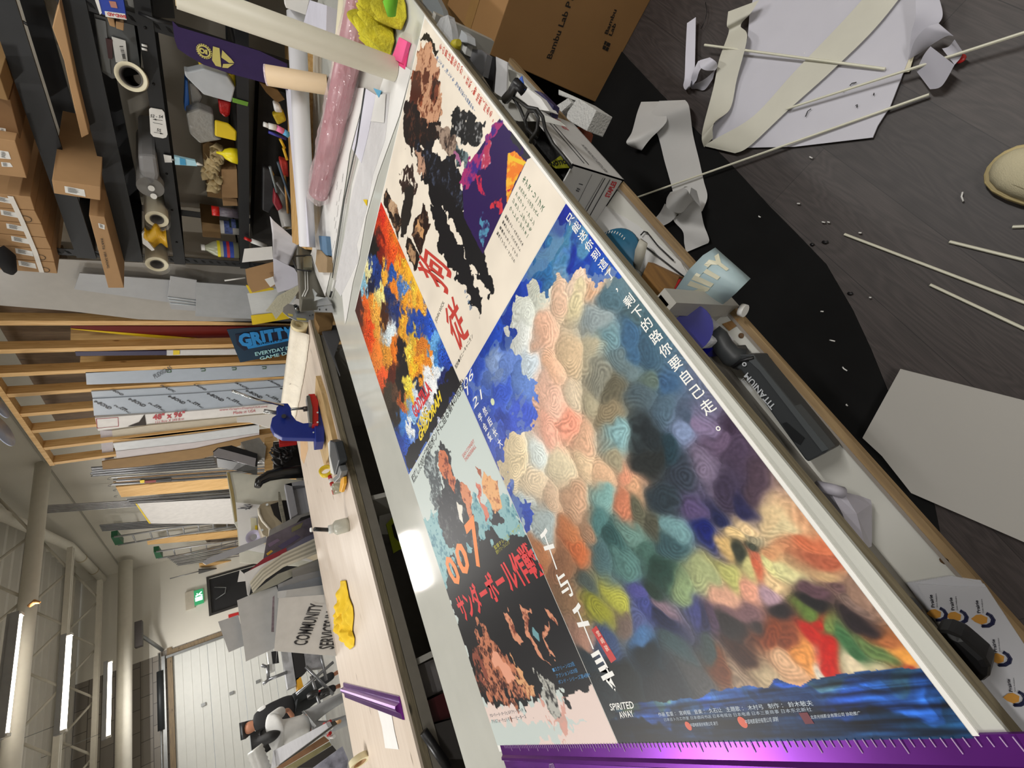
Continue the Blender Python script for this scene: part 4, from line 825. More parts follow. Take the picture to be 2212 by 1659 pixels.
rod('ram_head', None, None, [at(655, 884, 'y', 2.31), at(668, 882, 'y', 2.31)], .018, mat('dark_steel', '#4a4240', .4, .6), parent=gp)
rod('lever_arm', None, None, [at(612, 876, 'y', 2.30), at(552, 862, 'y', 2.20), at(502, 844, 'y', 2.12)], .0075, mat('lever_chrome', '#c4c6c8', .15, 1.0), parent=gp)
rod('pivot_knob', None, None, [at(613, 899, 'y', 2.335), at(613, 899, 'y', 2.29)], .014, blackp, parent=gp)
for X, Y in ((686, 891), (686, 912)): rod('bolt_head', None, None, [at(X, Y, 'y', 2.285), at(X, Y, 'y', 2.272)], .006, mat('plate_light', '#c3c8c8'), parent=gp)
rod('bolt_head', None, None, [at(677, 934, 'y', 2.335), at(677, 934, 'y', 2.32)], .005, mat('plate_light', '#c3c8c8'), parent=gp)

# --- tape gun, tapes, knives ---
def torus(m_, c, ax, ro, ri, w): c = Vector(c); ax = Vector(ax).normalized(); return m_.ring(c - ax * w / 2, ax, [(ro, 0), (ro, w), (ri, w), (ri, 0), (ro, 0)], 30)
tg_ = empty('tape_gun', at(715, 1000, 'z', .9), 'grey and white hand tape dispenser lying on the bench by the press', 'dispenser')
MB().prism([at(712, 951, 'z', .955), at(722, 955, 'z', .955), at(732, 995, 'z', .955), at(724, 1025, 'z', .955), at(715, 1020, 'z', .955), at(709, 990, 'z', .955)], (0, 0, -.05)).build('handle', mat('gun_dark', '#3d4043', .45), tg_, bevel=.006)
MB().prism([at(708, 958, 'z', .958), at(712, 952, 'z', .958), at(712, 985, 'z', .958), at(722, 1026, 'z', .958), at(714, 1022, 'z', .958)], (0, 0, -.03)).build('guard', whitep, tg_)
MB().prism([at(732, 1006, 'z', .95), at(737, 1018, 'z', .95), at(733, 1032, 'z', .95), at(722, 1043, 'z', .95), at(718, 1034, 'z', .95), at(727, 1026, 'z', .95)], (0, 0, -.04)).build('jaw', mat('gun_grey', '#77797a', .4), tg_, bevel=.004)
a = at(712, 1028, 'z', .93); b = at(723, 1066, 'z', .93)
rc = empty('box_cutter', a, 'red and white striped box cutter lying beside the tape dispenser', 'knife')
dd_ = (b - a) / 5
for k in range(5): rod('red_band' if k % 2 == 0 else 'white_band', None, None, [a + dd_ * k, a + dd_ * (k + 1)], .013, red if k % 2 == 0 else whitep, parent=rc)
yk = empty('utility_knife', at(737, 1048, 'z', .91), 'yellow utility knife lying beside the red box cutter', 'knife')
MB().prism([at(736, 1031, 'z', .93), at(742, 1030, 'z', .93), at(742, 1045, 'z', .93), at(737, 1064, 'z', .93), at(732, 1062, 'z', .93)], (0, 0, -.02)).build('knife_body', mat('knife_yellow', '#e8a81c', .4), yk, bevel=.004)
tm = MB(); torus(tm, at(704, 1018, 'z', .945), (.3, -1, .3), .042, .03, .03); tm.build('tape_roll', mat('tape_yel', '#e0c424', .4), None, 'yellow tape roll standing on edge beside the tape dispenser', 'tape')
tm = MB(); p = at(727, 1055, 'z', .92); torus(tm, p, (0, 0, 1), .035, .027, .04); tm.build('tape_roll', mat('tape_clear', '#a8a48c', .3, alpha=.9), None, 'clear beige tape roll under the red box cutter', 'tape')
card('tan_card', 'small tan cardboard offcut on the bench behind the press', 'card', [(648, 945), (663, 946), (665, 970), (656, 1002), (650, 990)], ('z', .902), .002, mat('tan_card', '#d3ae84', .7))

# --- glue pot with brush ---
gl = empty('glue_pot', at(743, 1134, 'z', .9), 'cloudy plastic pot with a black and white brush handle standing on the bench', 'bottle')
c = at(752, 1133, 'z', .901); up = Vector((0, 0, 1))
MB().ring(c, up, [(.001, 0), (.042, 0), (.044, .02), (.044, .07), (.03, .085), (.024, .09)], 28).build('pot', mat('pot_plastic', '#c9c9bc', .3, alpha=.92), gl)
MB().ring(c, up, [(.024, .088), (.026, .09), (.026, .112), (.012, .118)], 24).build('pot_lid', mat('lid_plastic', '#d8dad4', .3), gl)
hv = Vector((.07, -.04, .12))
rod('brush_grip', None, None, [c + up * .115, c + up * .115 + (at(678, 1143, 'y', c.y - .05) - (c + up * .115)) * .96], .012, blackp, parent=gl)
e_ = at(675, 1144, 'y', c.y - .05); rod('grip_tip', None, None, [e_, e_ + (e_ - c).normalized() * .012], .0125, whitep, parent=gl)
# --- yellow cloth ---
out = [(738, 1254), (749, 1253), (756, 1290), (764, 1310), (766, 1330), (763, 1362), (768, 1378), (767, 1395), (758, 1402), (752, 1388), (740, 1375), (734, 1350), (736, 1310), (740, 1285)]
cloth('microfibre_cloth', 'bright yellow crumpled cloth lying on the back bench', out, .901, .055, mat('cloth_yellow', '#edc72e', .9, bump=.2, bscale=200), 9, 75, 44, ridge=1.3)
card('paper_slip', 'white printed slip lying on the bench under the purple straightedge', 'paper', [(812, 1518), (836, 1517), (845, 1540), (852, 1580), (861, 1619), (832, 1616), (825, 1570)], ('z', .903), .001, paper)
letter(bpy.data.objects['paper_slip'], 'NOTICE\nto be signed', (846, 1600), (828, 1545), (853, 1590), ('z', .9035), '#a0a0a8')
tm = MB(); p = at(788, 1635, 'z', .915)
torus(tm, p + Vector((0, 0, .035)), (.9, .35, 0), .062, .04, .035); tm.build('masking_tape', mat('tape_mask', '#d9cfa8', .6), None, 'large roll of cream masking tape at the near end of the bench', 'tape')
MB().hollow(p + Vector((0, 0, .035)) - Vector((.9, .35, 0)).normalized() * .0178, p + Vector((0, 0, .035)) + Vector((.9, .35, 0)).normalized() * .0178, .0398, .037).build('tape_core', card_b, bpy.data.objects['masking_tape'])
# ================= BLACK SHELVING AT THE FAR END =================
struct('wall_partition', MB().bb((2.42, -2.9, 0), (2.5, 2.9, 3.4)), mat('partition_paint', '#c9c2b4', .8, var=.03))
bs = mat('shelf_steel', '#191b1e', .45, .2, var=.06)
sh = empty('shelving_unit', (2.0, 1.0, 0), 'black bolted steel shelving unit at the far end of the cutting table', 'shelf')
for x in (1.7, 2.3):
    for y in (.86, 2.405, -1.4):
        m = MB(); m.bb((x, y - .028, 0), (x + .004, y + .028, 2.9)); m.bb((x, y + (.024 if y > 2 else -.028), 0), (x + .045, y + (.028 if y > 2 else -.024), 2.9)); m.build('post', bs, sh)
lv = ((1.177, 1.241), (1.60, 1.668), (1.85, 1.955), (2.10, 2.20), (2.62, 2.7))
for z0, z1 in lv:
    for x in (1.69, 2.33):
        MB().bb((x, -1.5, z0), (x + .018, 2.44, z1)).build('beam', bs, sh)
    for y in (.86, 2.405): MB().bb((1.7, y - .02, z0), (2.34, y + .02, z1)).build('side_brace', bs, sh)
for z1 in (1.235, 1.66): MB().bb((1.71, -1.4, z1 - .012), (2.33, 2.4, z1 - .004)).build('shelf_deck', mat('deck_dark', '#3a3b3c', .6, .3), sh)
wm = MB()
for i in range(40): wm.tube([(1.71, -1.3 + i * .055, 2.69), (2.33, -1.3 + i * .055, 2.69)], .003, 4)
for x in (1.75, 1.9, 2.05, 2.2): wm.tube([(x, -1.4, 2.694), (x, 1.0, 2.694)], .003, 4)
wm.build('wire_deck', mat('wire_zinc', '#8f8a7e', .5, .3), sh)
hl = MB()
for y in (.86, 2.405):
    for k in range(52):
        z = .1 + k * .05
        hl.prism([(1.6995, y - .012, z), (1.6995, y + .008, z - .012), (1.6995, y + .012, z - .03), (1.6995, y - .008, z - .018)], (-.0012, 0, 0))
o = hl.build('post_slots', mat('slot_dark', '#050505', .9), sh); o['kind'] = 'stuff'
hl = MB()
for k in range(10): hl.ring(Vector((1.688, -.2 + k * .27, 1.635)), (-1, 0, 0), [(.007, 0), (.006, .003), (.0001, .003)], 8)
hl.build('beam_bolts', mat('bolt_black', '#101012', .3, .6), sh)
# range labels on the beam
lb = empty('shelf_label', at(340, 265, 'x', 1.685), 'white rounded label reading 52 - 54 and 55 with arrows on the black beam', 'sign')
px_ = ('x', 1.683)
MB().prism([at(X, Y, *px_) for X, Y in ((322, 236), (326, 233), (350, 237), (355, 243), (362, 290), (359, 297), (352, 299), (331, 295), (325, 288))], (.003, 0, 0)).build('label_plate', whitep, lb)
letter(lb, '52 - 54', (352, 254), (348, 241) if False else (324, 243), (352, 254), px_, '#222222') if False else None
def ltr_x(parent, body, Xc, Yc, h, w_, x, col, bold=0.0, rot=0):
    """letters facing -x, centred on a photo pixel; rot=90 makes them run downwards"""
    c = at(Xc, Yc, 'x', x)
    ex = Vector((0, -w_, 0)); ey = Vector((0, 0, h))
    if rot == 90: ex, ey = Vector((0, 0, -w_)), Vector((0, -h, 0))
    if rot == -90: ex, ey = Vector((0, 0, w_)), Vector((0, h, 0))
    return text_mb(body, c - ex / 2 - ey / 2, ex, ey, .001, bold=bold).build('lettering', mat('ink_' + col, col, .5), parent)
ltr_x(lb, '52 - 54', 337, 249, .014 * 1, .072, 1.682, '#222222', rot=90) if False else None
# in the photo these letters read left to right along image x, i.e. downwards in the room
for bd, X, Y, wpx in (('52 - 54', 338, 250, 27), ('55', 343, 280, 9)):
    a = at(X - wpx / 2, Y + 3.2, *px_); b = at(X + wpx / 2, Y + 5.5, *px_); c = at(X - wpx / 2 + .8, Y - 3.2, *px_)
    text_mb(bd, a, b - a, c - a, .001, bold=.015).build('lettering', mat('ink_#222222', '#222222', .5), lb)
ar = MB()
for (xa, ya, xb, yb, hd) in ((330, 257.5, 351, 260.5, -1), (330, 264.5, 351, 269, 0), (332, 285.5, 353, 289.5, 1)):
    a = at(xa, ya, 'x', 1.681); b = at(xb, yb, 'x', 1.681); ar.tube([a, b], .0009, 5)
    if hd: 
        t, s_ = (a, b) if hd < 0 else (b, a); dv = (t - s_).normalized(); nv = dv.cross(Vector((1, 0, 0)))
        ar.prism([t, t - dv * .016 + nv * .005, t - dv * .016 - nv * .005], (.001, 0, 0))
ar.build('arrows', mat('ink_#222222', '#222222', .5), lb)
pm = MB()
for k, dy in enumerate((0, 9)):
    for X, Y, w_ in ((312, 97 + dy * .9, 15),):
        pm.tube([at(X - 6, Y, 'x', 1.684), at(X + 6, Y + 3, 'x', 1.684)], .006, 6)
pm.build('hook_symbol', whitep, sh)

def carton(label, pts, x, depth, m_, group=None, lab=None, name='cardboard_box', xb=None):
    t = empty(name, at(pts[0][0], pts[0][1], 'x', x), label, 'box', group)
    MB().prism([at(X, Y, 'x', x) for X, Y in pts], (depth, 0, 0)).build('carton', m_, t, bevel=.003)
    if lab: 
        for l_ in lab:
            o = card('shipping_label', None, None, l_, ('x', x - .0015), .001, whitep, t)
            q = [at(X, Y, 'x', x - .003) for X, Y in l_]; ex = q[1] - q[0]; ey = q[-1] - q[0]; bm = MB()
            rs = random.Random(len(WL))
            for k in range(7):
                f0 = .12 + k * .11; bm.add([q[0] + ex * .15 + ey * f0, q[0] + ex * rs.uniform(.5, .9) + ey * f0, q[0] + ex * .6 + ey * (f0 + .04), q[0] + ex * .15 + ey * (f0 + .04)], [(0, 1, 2, 3)])
            bm.build('barcode_print', mat('ink_#222222', '#222222', .5), t)
    return t
tapem = mat('parcel_tape', '#c8a878', .25)
# strapped row of thin cartons
edges = [(15, 424, 75, 426), (0, 452, 82, 455), (0, 480, 90, 484), (3, 507, 100, 511), (20, 535, 112, 538), (30, 560, 118, 567), (36, 586, 125, 591)]
edges = [(-60, 412, 66, 424), (-50, 446, 75, 454), (-40, 474, 90, 484), (-30, 502, 100, 513), (-20, 529, 111, 538), (-12, 556, 118, 566), (-6, 582, 124, 591)]
ords = ['nearest to the corner with big boxes', 'second', 'third', 'fourth', 'fifth', 'last, beside the hanging plastic sheets']
for i in range(6):
    a, b = edges[i], edges[i + 1]
    pts = [(a[0], a[1] + 1), (a[2], a[3] + 1), (b[2], b[3]), (b[0], b[1])]
    mx = (a[2] + b[2]) / 2; my = (a[3] + b[3]) / 2
    L0 = [(mx - 82, my - 16), (mx - 45, my - 9), (mx - 42, my + 2), (mx - 80, my - 5)]
    carton(['first thin tan carton in the strapped row, next to the larger boxes', 'second thin tan carton in the strapped row on the top shelf', 'third thin tan carton in the strapped row on the top shelf', 'fourth thin tan carton in the strapped row on the top shelf', 'fifth thin tan carton in the strapped row on the top shelf', 'last thin tan carton of the strapped row, beside the plastic sheets'][i], pts, 1.55, .62, card_b, 'strapped cartons on the top shelf', [L0])
st_ = MB(); q = [at(X, Y, 'x', 1.545) for X, Y in ((16, 423), (42, 478), (70, 543), (85, 588))]
for a, b in zip(q, q[1:]): st_.prism([a, b, b + Vector((0, 0, -.022)), a + Vector((0, 0, -.022))], (-.002, 0, 0))
st_.build('carton_strap', mat('strap_white', '#d8d4cc', .4), None, 'white plastic strap binding the row of thin cartons', 'strap')
for X, Y in ((57, 473), (88, 556), (97, 583)): MB().ring(at(X, Y, 'x', 1.547), (-1, 0, 0), [(.022, 0), (.022, .001), (.019, .001), (.019, 0)], 20).build('stamp_ring', mat('ink_#3a3126', '#3a3126', .7), bpy.data.objects['cardboard_box.005'])
carton('large tan carton with two white labels left of the strapped row', [(-60, 290), (33, 305), (58, 385), (-50, 372)], 1.5, .6, card_b, None, [[(0, 325), (18, 328), (24, 344), (0, 342)], [(2, 350), (22, 352), (28, 361), (4, 360)]])
carton('tan carton at the frame edge above the large labelled carton', [(-60, 160), (0, 165), (18, 218), (-60, 200)], 1.5, .6, card_d)
carton('dark tan carton behind the large labelled carton', [(-60, 208), (22, 215), (44, 300), (-60, 288)], 1.58, .5, mat('cardboard_mid', '#7a5a38', .8), None, [[(0, 276), (12, 278), (14, 292), (0, 290)]])
bkf = MB(); bkf.grid([[at(X, Y, 'x', 1.5) + Vector((0.02 * k, 0, 0)) for k in range(3)] for X, Y in ((-5, 535), (10, 545), (22, 575), (30, 592), (12, 594), (-5, 585))])
MB().tube([at(-10, 540, 'x', 1.5), at(10, 555, 'x', 1.48), at(22, 585, 'x', 1.47), at(26, 592, 'x', 1.47)], [.05, .05, .03, .01], 12).build('black_bag', mat('fabric_black', '#0c0c0e', .9), None, 'black fabric strap bag hanging in front of the strapped cartons', 'bag')
# boxes on the next shelf
carton('big tan box with a white label hanging over the beam', [(112, 389), (217, 404), (217, 433), (117, 418)], 1.38, .75, card_b, None, [[(139, 402), (182, 410), (185, 425), (141, 416)]])
plx_ = ('x', 1.42)
pb = carton('long upright tan box printed PART# 108-243642', [(192, 465), (226, 469), (268, 622), (234, 622)], 1.42, .5, card_b, None, [[(212, 482), (226, 486), (226, 496), (214, 492)]])
a = at(216, 516, 'x', 1.417); b = at(231, 580, 'x', 1.417); c = at(222, 515, 'x', 1.417)
text_mb('PART#  108-243642', a, b - a, c - a, .001, bold=.01).build('lettering', mat('ink_#3a3126', '#3a3126', .7), pb)
# long flat honeycomb board
carton('long tan flat box with a torn edge lying high on the shelf', [(113, 60), (128, 5), (140, 60), (165, 180), (192, 290), (176, 298), (160, 230), (138, 130)], 1.6, .5, card_b, name='flat_box')
card('wall_cable', None, None, [(50, 45), (118, 88), (118, 92), (50, 49)], ('x', 2.41), .01, blackp) if False else None
rod('wall_cable', 'dark cable running along the pale wall behind the flat box', 'cable', [at(48, 46, 'x', 2.4), at(90, 72, 'x', 2.4), at(118, 92, 'x', 2.4)], .008, blackp)
# items on the label-beam shelf: rolls in film
zr = 1.668
def media(label, X, Y, r, xf=1.6, xb=2.35, m_=cream, wrap=True):
    a = at(X, Y, 'x', xf); b = Vector((xb, a.y, a.z))
    t = roll('media_roll', label, a, b, r, m_, mat('core_dark', '#54504c', .8), r * .6)
    if wrap:
        P = []; rs = random.Random(X)
        for i in range(10): P.append([a + Vector((-.03 + .7 * i / 9, math.cos(k / 18 * 6.283) * (r * 1.08 + rs.uniform(0, .008)), math.sin(k / 18 * 6.283) * (r * 1.08 + rs.uniform(0, .008)))) for k in range(19)])
        MB().grid(P).build('plastic_wrap', mat('wrap_clear', '#e4e2dc', .12, alpha=.22, bump=.5, bscale=50), t)
    return t
a = at(283, 166, 'x', 1.56); b = at(330, 290, 'x', 2.1)
roll('media_roll', 'cream media roll poking out towards the camera above the numbered label', a, Vector((2.35, a.y + .35, 1.72)), .066, cream, mat('core_dark', '#54504c', .8), .047)
media('cream media roll in crumpled film above the yellow sheet on the shelf', 339, 474, .062)
media('lowest cream media roll in film with a small dark core at the shelf end', 339, 571, .066)
yp_ = MB(); P = []
for i in range(14):
    f = i / 13; X = 312 + 50 * f
    P.append([at(312 + 46 * f, 490 + 8 * math.sin(f * 9), 'x', 1.6), at(310 + 50 * f, 505 + 10 * math.sin(f * 7 + 1), 'x', 1.56), at(325 + 38 * f, 530 + 5 * math.sin(f * 8), 'x', 1.64)])
yp_.grid(P).build('yellow_sheet', mat('yellow_vinyl', '#d8a814', .4), None, 'curling yellow vinyl sheet between the two film wrapped rolls', 'sheet', solid=.002)
card('white_curl', 'white backing curl of the yellow vinyl sheet', 'sheet', [(306, 505), (312, 500), (318, 520), (334, 540), (328, 542), (308, 526)], ('x', 1.58), .02, paper)
MB().prism([at(X, Y, 'x', 1.62) for X, Y in ((298, 335), (338, 338), (344, 380), (340, 400), (320, 402), (302, 375))], (.5, 0, 0)).build('frosted_bag', mat('frost_grey', '#8f8f90', .4, alpha=.8), None, 'cloudy plastic wrapped roll end with two white dots', 'bag', bevel=.02)
for X, Y in ((327, 407), (332, 424)): rod('white_dot', 'round white sticker on the cloudy wrapped roll', 'sticker', [at(X, Y, 'x', 1.60), at(X, Y, 'x', 1.604)], .017, whitep, 20, group='round white stickers')
MB().tube([at(325, 405, 'x', 1.62) + Vector((0, 0, 0)), at(325, 405, 'x', 1.62) + Vector((.6, 0, 0))], .07, 20).build('wrapped_roll', mat('frost_dark', '#6c6a66', .4, alpha=.9), None, 'dim grey wrapped roll carrying the white stickers', 'roll')
# charger / printer chassis behind the label beam
pc = empty('tool_case', at(240, 110, 'x', 1.75), 'dark grey plastic equipment case with a white barcode sticker on the shelf', 'case')
card('case_body', None, None, [(203, 30), (290, 55), (305, 160), (242, 170), (220, 155)], ('x', 1.75), .3, mat('case_grey', '#5c5f60', .5), pc)
card('case_rib', None, None, [(206, 40), (228, 46), (240, 160), (222, 152)], ('x', 1.74), .02, mat('case_grey2', '#6f7273', .5), pc)
card('barcode_sticker', None, None, [(241, 79), (271, 88), (277, 141), (250, 134)], ('x', 1.738), .002, whitep, pc)
bm = MB(); rs = random.Random(5)
for k in range(22):
    f = k / 22; a = at(258 + 3 * f + 6 * f, 100 + 33 * f, 'x', 1.736); b = at(266 + 3 * f + 4 * f, 100 + 33 * f, 'x', 1.736)
    if rs.random() < .75: bm.tube([a, b], .0008, 4)
o = bm.build('barcode_print', mat('ink_#222222', '#222222', .5), pc)
card('case_insert', None, None, [(228, 83), (243, 86), (243, 128), (234, 126)], ('x', 1.736), .01, mat('maroon', '#3c1216', .5), pc)
for i, p4 in enumerate(([(231, 36), (246, 41), (250, 60), (237, 56)], [(250, 46), (268, 50), (267, 67), (251, 62)])): carton(['small tan carton beneath the bandage box', 'small tan carton right of the one beneath the bandage box'][i], p4, 1.66, .1, card_b, name='small_carton')
bd = empty('bandage_box', at(250, 20, 'x', 1.62), 'blue and white box with red lettering BAND-AID on the shelf', 'box')
card('box_body', None, None, [(206, 0), (215, 28), (228, 33), (273, 38), (264, -15), (205, -20)], ('x', 1.62), .06, mat('band_blue', '#1c3a9c', .4), bd)
card('white_panel', None, None, [(226, 24), (270, 30), (274, 43), (228, 36)], ('x', 1.618), .002, whitep, bd)
card('side_panel', None, None, [(205, 0), (213, 0), (220, 28), (216, 32)], ('x', 1.618), .002, whitep, bd)
a = at(270, 32, 'x', 1.616); b = at(231, 26, 'x', 1.616); c = at(272, 40, 'x', 1.616)
text_mb('BAND-AID', at(271.5, 33.5, 'x', 1.615), at(231, 26.5, 'x', 1.615) - at(271.5, 33.5, 'x', 1.615), at(273, 41, 'x', 1.615) - at(271.5, 33.5, 'x', 1.615), -.002, bold=.03).build('lettering', mat('ink_#c02828', '#c02828', .5), bd)
card('picture_patch', None, None, [(235, 2), (250, 4), (254, 18), (240, 16)], ('x', 1.617), .002, mat('skin_print', '#b07868', .5), bd)
# hanging tube of glue on the beam
ht = empty('hanging_tube', at(390, 345, 'x', 1.67), 'blue and white glue tube with a hang tag hooked on the black beam', 'tube')
card('hang_tag', None, None, [(353, 334), (370, 337), (372, 351), (356, 351)], ('x', 1.672), .003, whitep, ht)
card('tube_body', None, None, [(376, 338), (422, 348), (426, 359), (378, 356)], ('x', 1.67), .02, mat('tube_blue', '#a8d4e4', .4), ht)
card('tube_print', None, None, [(388, 341), (400, 344), (402, 357), (389, 356)], ('x', 1.667), .003, mat('print_blue', '#3c94c0', .5), ht)
rod('tube_nozzle', None, None, [at(424, 353, 'x', 1.68), at(438, 357, 'x', 1.68)], [.012, .004], whitep, parent=ht)
rod('hook_ring', None, None, [at(370, 344, 'x', 1.67), at(377, 346, 'x', 1.67)], .006, galv, parent=ht)
# ---- lower shelf: bottles, boxes ----
def jug(label, X0, X1, Yc, r, m_, capm, x=1.78, neck=.3):
    t = empty('bottle', at(X1, Yc, 'x', x), label, 'bottle'); a = at(X1, Yc, 'x', x); b = at(X0, Yc, 'x', x); h = b.z - a.z
    a = Vector((x, a.y, a.z))
    MB().ring(a, (0, 0, 1), [(.001, 0), (r, 0), (r, h * .55), (r * .85, h * .68), (r * .4, h * .85), (r * .32, h * .9), (r * .32, h * .92)], 26).build('bottle_body', m_, t)
    MB().ring(a, (0, 0, 1), [(r * .38, h * .9), (r * .38, h), (.001, h)], 18).build('cap', capm, t)
    return t, a, h
bt_, a, h = jug('clear jug with a yellow band and a blue and red label at the shelf end', 435, 515, 541, .062, mat('jug_plastic', '#b3b79c', .25, alpha=.85), whitep, 1.76)
MB().ring(a, (0, 0, 1), [(.0635, h * .5), (.0635, h * .58)], 26).build('yellow_band', mat('band_yel', '#e4d820', .5), bt_)
MB().ring(a, (0, 0, 1), [(.0635, h * .14), (.0635, h * .42)], 26).build('blue_label', mat('label_blue', '#24409c', .5), bt_)
MB().ring(a, (0, 0, 1), [(.0640, h * .25), (.0640, h * .33)], 26).build('red_label', mat('label_red', '#c02c34', .5), bt_)
a = at(514, 462, 'x', 1.75); b = at(457, 452, 'x', 1.75)
gs = empty('glue_stick', a, 'glue stick with a red cap and dark printed label', 'bottle')
rod('stick_body', None, None, [Vector((1.75, a.y, a.z)), Vector((1.75, a.y, a.z + (b.z - a.z) * .72))], .033, mat('label_dark', '#5c5660', .4, var=.3, scale=60), 20, gs)
rod('stick_cap', None, None, [Vector((1.75, a.y, a.z + (b.z - a.z) * .72)), Vector((1.75, a.y, b.z))], .034, mat('cap_red', '#c8201c', .35), 20, gs)
yc = empty('glue_bottle', at(512, 335, 'x', 1.74), 'bright yellow cone topped bottle in front of the cardboard', 'bottle')
a = at(513, 338, 'x', 1.74); b = at(467, 325, 'x', 1.74); h = b.z - a.z; a.y -= .0
MB().ring(a, (0, 0, 1), [(.001, 0), (.05, 0), (.044, h * .35), (.03, h * .6), (.012, h * .72), (.006, h), (.001, h)], 24).build('cone_body', mat('cone_yel', '#ecdc18', .35), yc)
for X0, X1, Yc, r, lb_, mt in ((476, 515, 494, .05, 'small white tin with a printed blue and red lid label on the shelf', 'tin_white'), (495, 516, 486, .04, 'low dark green lidded jar beside the white tin', 'jar_dark')):
    a = at(X1, Yc, 'x', 1.9); b = at(X0, Yc, 'x', 1.9); t = empty('paint_tin', a, lb_, 'tin')
    MB().tube([a, Vector((a.x, a.y, b.z))], r, 24).build('tin_body', mat(mt, '#d4d2cc' if 'white' in mt else '#24342c', .4), t)
    MB().ring(Vector((a.x, a.y, a.z)), (0, 0, 1), [(r * 1.01, (b.z - a.z) * .35), (r * 1.01, (b.z - a.z) * .8)], 24).build('tin_label', mat('label_mix', '#4c5c94', .5, var=.5, scale=50), t)
cc = [('tan carton with torn flaps behind the yellow cone bottle', [(438, 312), (450, 306), (512, 330), (513, 368), (440, 362)], 1.95), ('tan carton right of the glue stick, front face square', [(478, 366), (512, 366), (514, 428), (480, 428)], 1.85), ('tan carton lying behind the torn leaves of masking tape', [(446, 330), (478, 345), (482, 430), (448, 425)], 2.0), ('dark carton behind the jug', [(436, 480), (476, 485), (478, 515), (438, 512)], 2.0), ('low tan carton under the glue stick', [(480, 425), (512, 430), (514, 445), (482, 445)], 1.9)]
for lb_, p4, x_ in cc: carton(lb_, p4, x_, .25, card_b if x_ < 1.95 else card_d, name='torn_carton')
rs = random.Random(6)
for i in range(7):
    X = 455 + rs.uniform(-5, 18); Y = 325 + i * 13
    c = at(X, Y, 'x', 1.84); P = [[c + Vector((.03 * math.sin(u * 2.1 + v * 1.3 + i), (u - 2) * .02 + .01 * math.sin(v * 2 + i), (v - 2) * .02 + .008 * math.sin(u * 3 + i))) for u in range(5)] for v in range(5)]
    MB().grid(P).build('tape_wad', mat('wad_cream', '#cdb98c', .7), None, 'crumpled cream masking paper wad among the torn cartons', 'paper', 'masking paper wads on the shelf', solid=.001)
def sheetbag(name, lb_, pts, x, m_, dep=.06, cat='bag'): return MB().prism([at(X, Y, 'x', x) for X, Y in pts], (dep, 0, 0)).build(name, m_, None, lb_, cat, bevel=.012)
sheetbag('frosted_bottle', 'large translucent pouch leaning below the yellow plastic strip', [(398, 153), (400, 165), (440, 205), (500, 222), (508, 190), (492, 165), (440, 148), (405, 156)], 1.68, mat('pouch', '#b9bec2', .3, alpha=.85), .07, 'bottle')
sheetbag('yellow_strip', 'yellow plastic strip behind the translucent pouch', [(428, 132), (470, 142), (508, 160), (510, 190), (492, 185), (492, 160), (450, 155), (430, 145)], 1.74, mat('strip_yel', '#d8bc14', .45), .02, 'plastic')
sheetbag('yellow_card', 'yellow ribbed card standing beside the clear bag of grey parts', [(464, 260), (494, 268), (512, 285), (511, 306), (464, 295)], 1.70, mat('strip_yel', '#d8bc14', .45), .02, 'card')
sheetbag('clear_bag', 'clear bag of grey foam beside the yellow ribbed card', [(402, 245), (430, 235), (462, 248), (465, 295), (480, 303), (432, 311), (410, 290)], 1.76, mat('bag_grey', '#9c9b96', .25, alpha=.85, bump=.6, bscale=30), .1)
sheetbag('red_pouch', 'shiny red pouch below the translucent pouch', [(471, 216), (500, 222), (497, 250), (488, 256), (475, 246)], 1.78, mat('pouch_red', '#b81c1c', .25, bump=.4), .06)
sheetbag('blue_folder', 'blue folder standing among clear bags on the shelf', [(400, 172), (406, 175), (410, 235), (402, 243), (398, 235)], 1.85, mat('folder_blue', '#2864b4', .4), .1, 'folder')
sheetbag('clear_bag', 'clear bag beside the blue folder', [(408, 178), (424, 185), (438, 210), (430, 232), (416, 240)], 1.86, mat('bag_grey', '#9c9b96', .25), .05)
sheetbag('green_label', 'small green and orange label clipped to the lower beam', [(502, 211), (537, 221), (535, 230), (502, 221)], 1.68, mat('label_green', '#5c8c24', .5), .003, 'label')
# ---- purple banner with emblem ----
bn = empty('banner', at(440, 100, 'x', 1.5), 'deep purple cloth banner with a gold gear shaped emblem hanging from the shelf', 'banner')
card('banner_cloth', None, None, [(372, 45), (385, 58), (560, 110), (620, 138), (622, 195), (575, 180), (500, 160), (440, 140), (405, 120), (384, 105), (377, 85)], ('x', 1.5), .004, mat('banner_purple', '#2a1748', .85, var=.1), bn)
gd_ = mat('emblem_gold', '#bfb464', .6); xe = 1.497
c = at(441, 111, 'x', xe); em = MB(); q1 = at(460, 125, 'x', xe)
R_ = .034
for k in range(20):
    an = k / 20 * 6.283; em.prism([c + Vector((0, math.cos(an + d_) * r_, math.sin(an + d_) * r_)) for d_, r_ in ((-.1, R_), (.1, R_), (.1, R_ * .87), (-.1, R_ * .87))], (-.0012, 0, 0))
em.ring(c, (1, 0, 0), [(R_ * .84, 0), (R_ * .84, -.0012), (R_ * .62, -.0012), (R_ * .62, 0)], 30)
em.ring(c + Vector((0, .0, .008)), (1, 0, 0), [(.013, 0), (.013, -.0012), (.006, -.0012), (.006, 0)], 16)
em.prism([c + Vector((0, y_, z_)) for y_, z_ in ((-.01, -.004), (.01, -.004), (.012, -.014), (-.012, -.014))], (-.0012, 0, 0))
em.build('gear_emblem', gd_, bn)
em = MB(); em.prism([at(X, Y, 'x', xe) for X, Y in ((460, 100), (474, 104), (478, 145), (466, 142), (458, 130))], (-.001, 0, 0))
em.prism([at(X, Y, 'x', xe) for X, Y in ((480, 108), (500, 128), (506, 136), (495, 136), (478, 124))], (-.001, 0, 0))
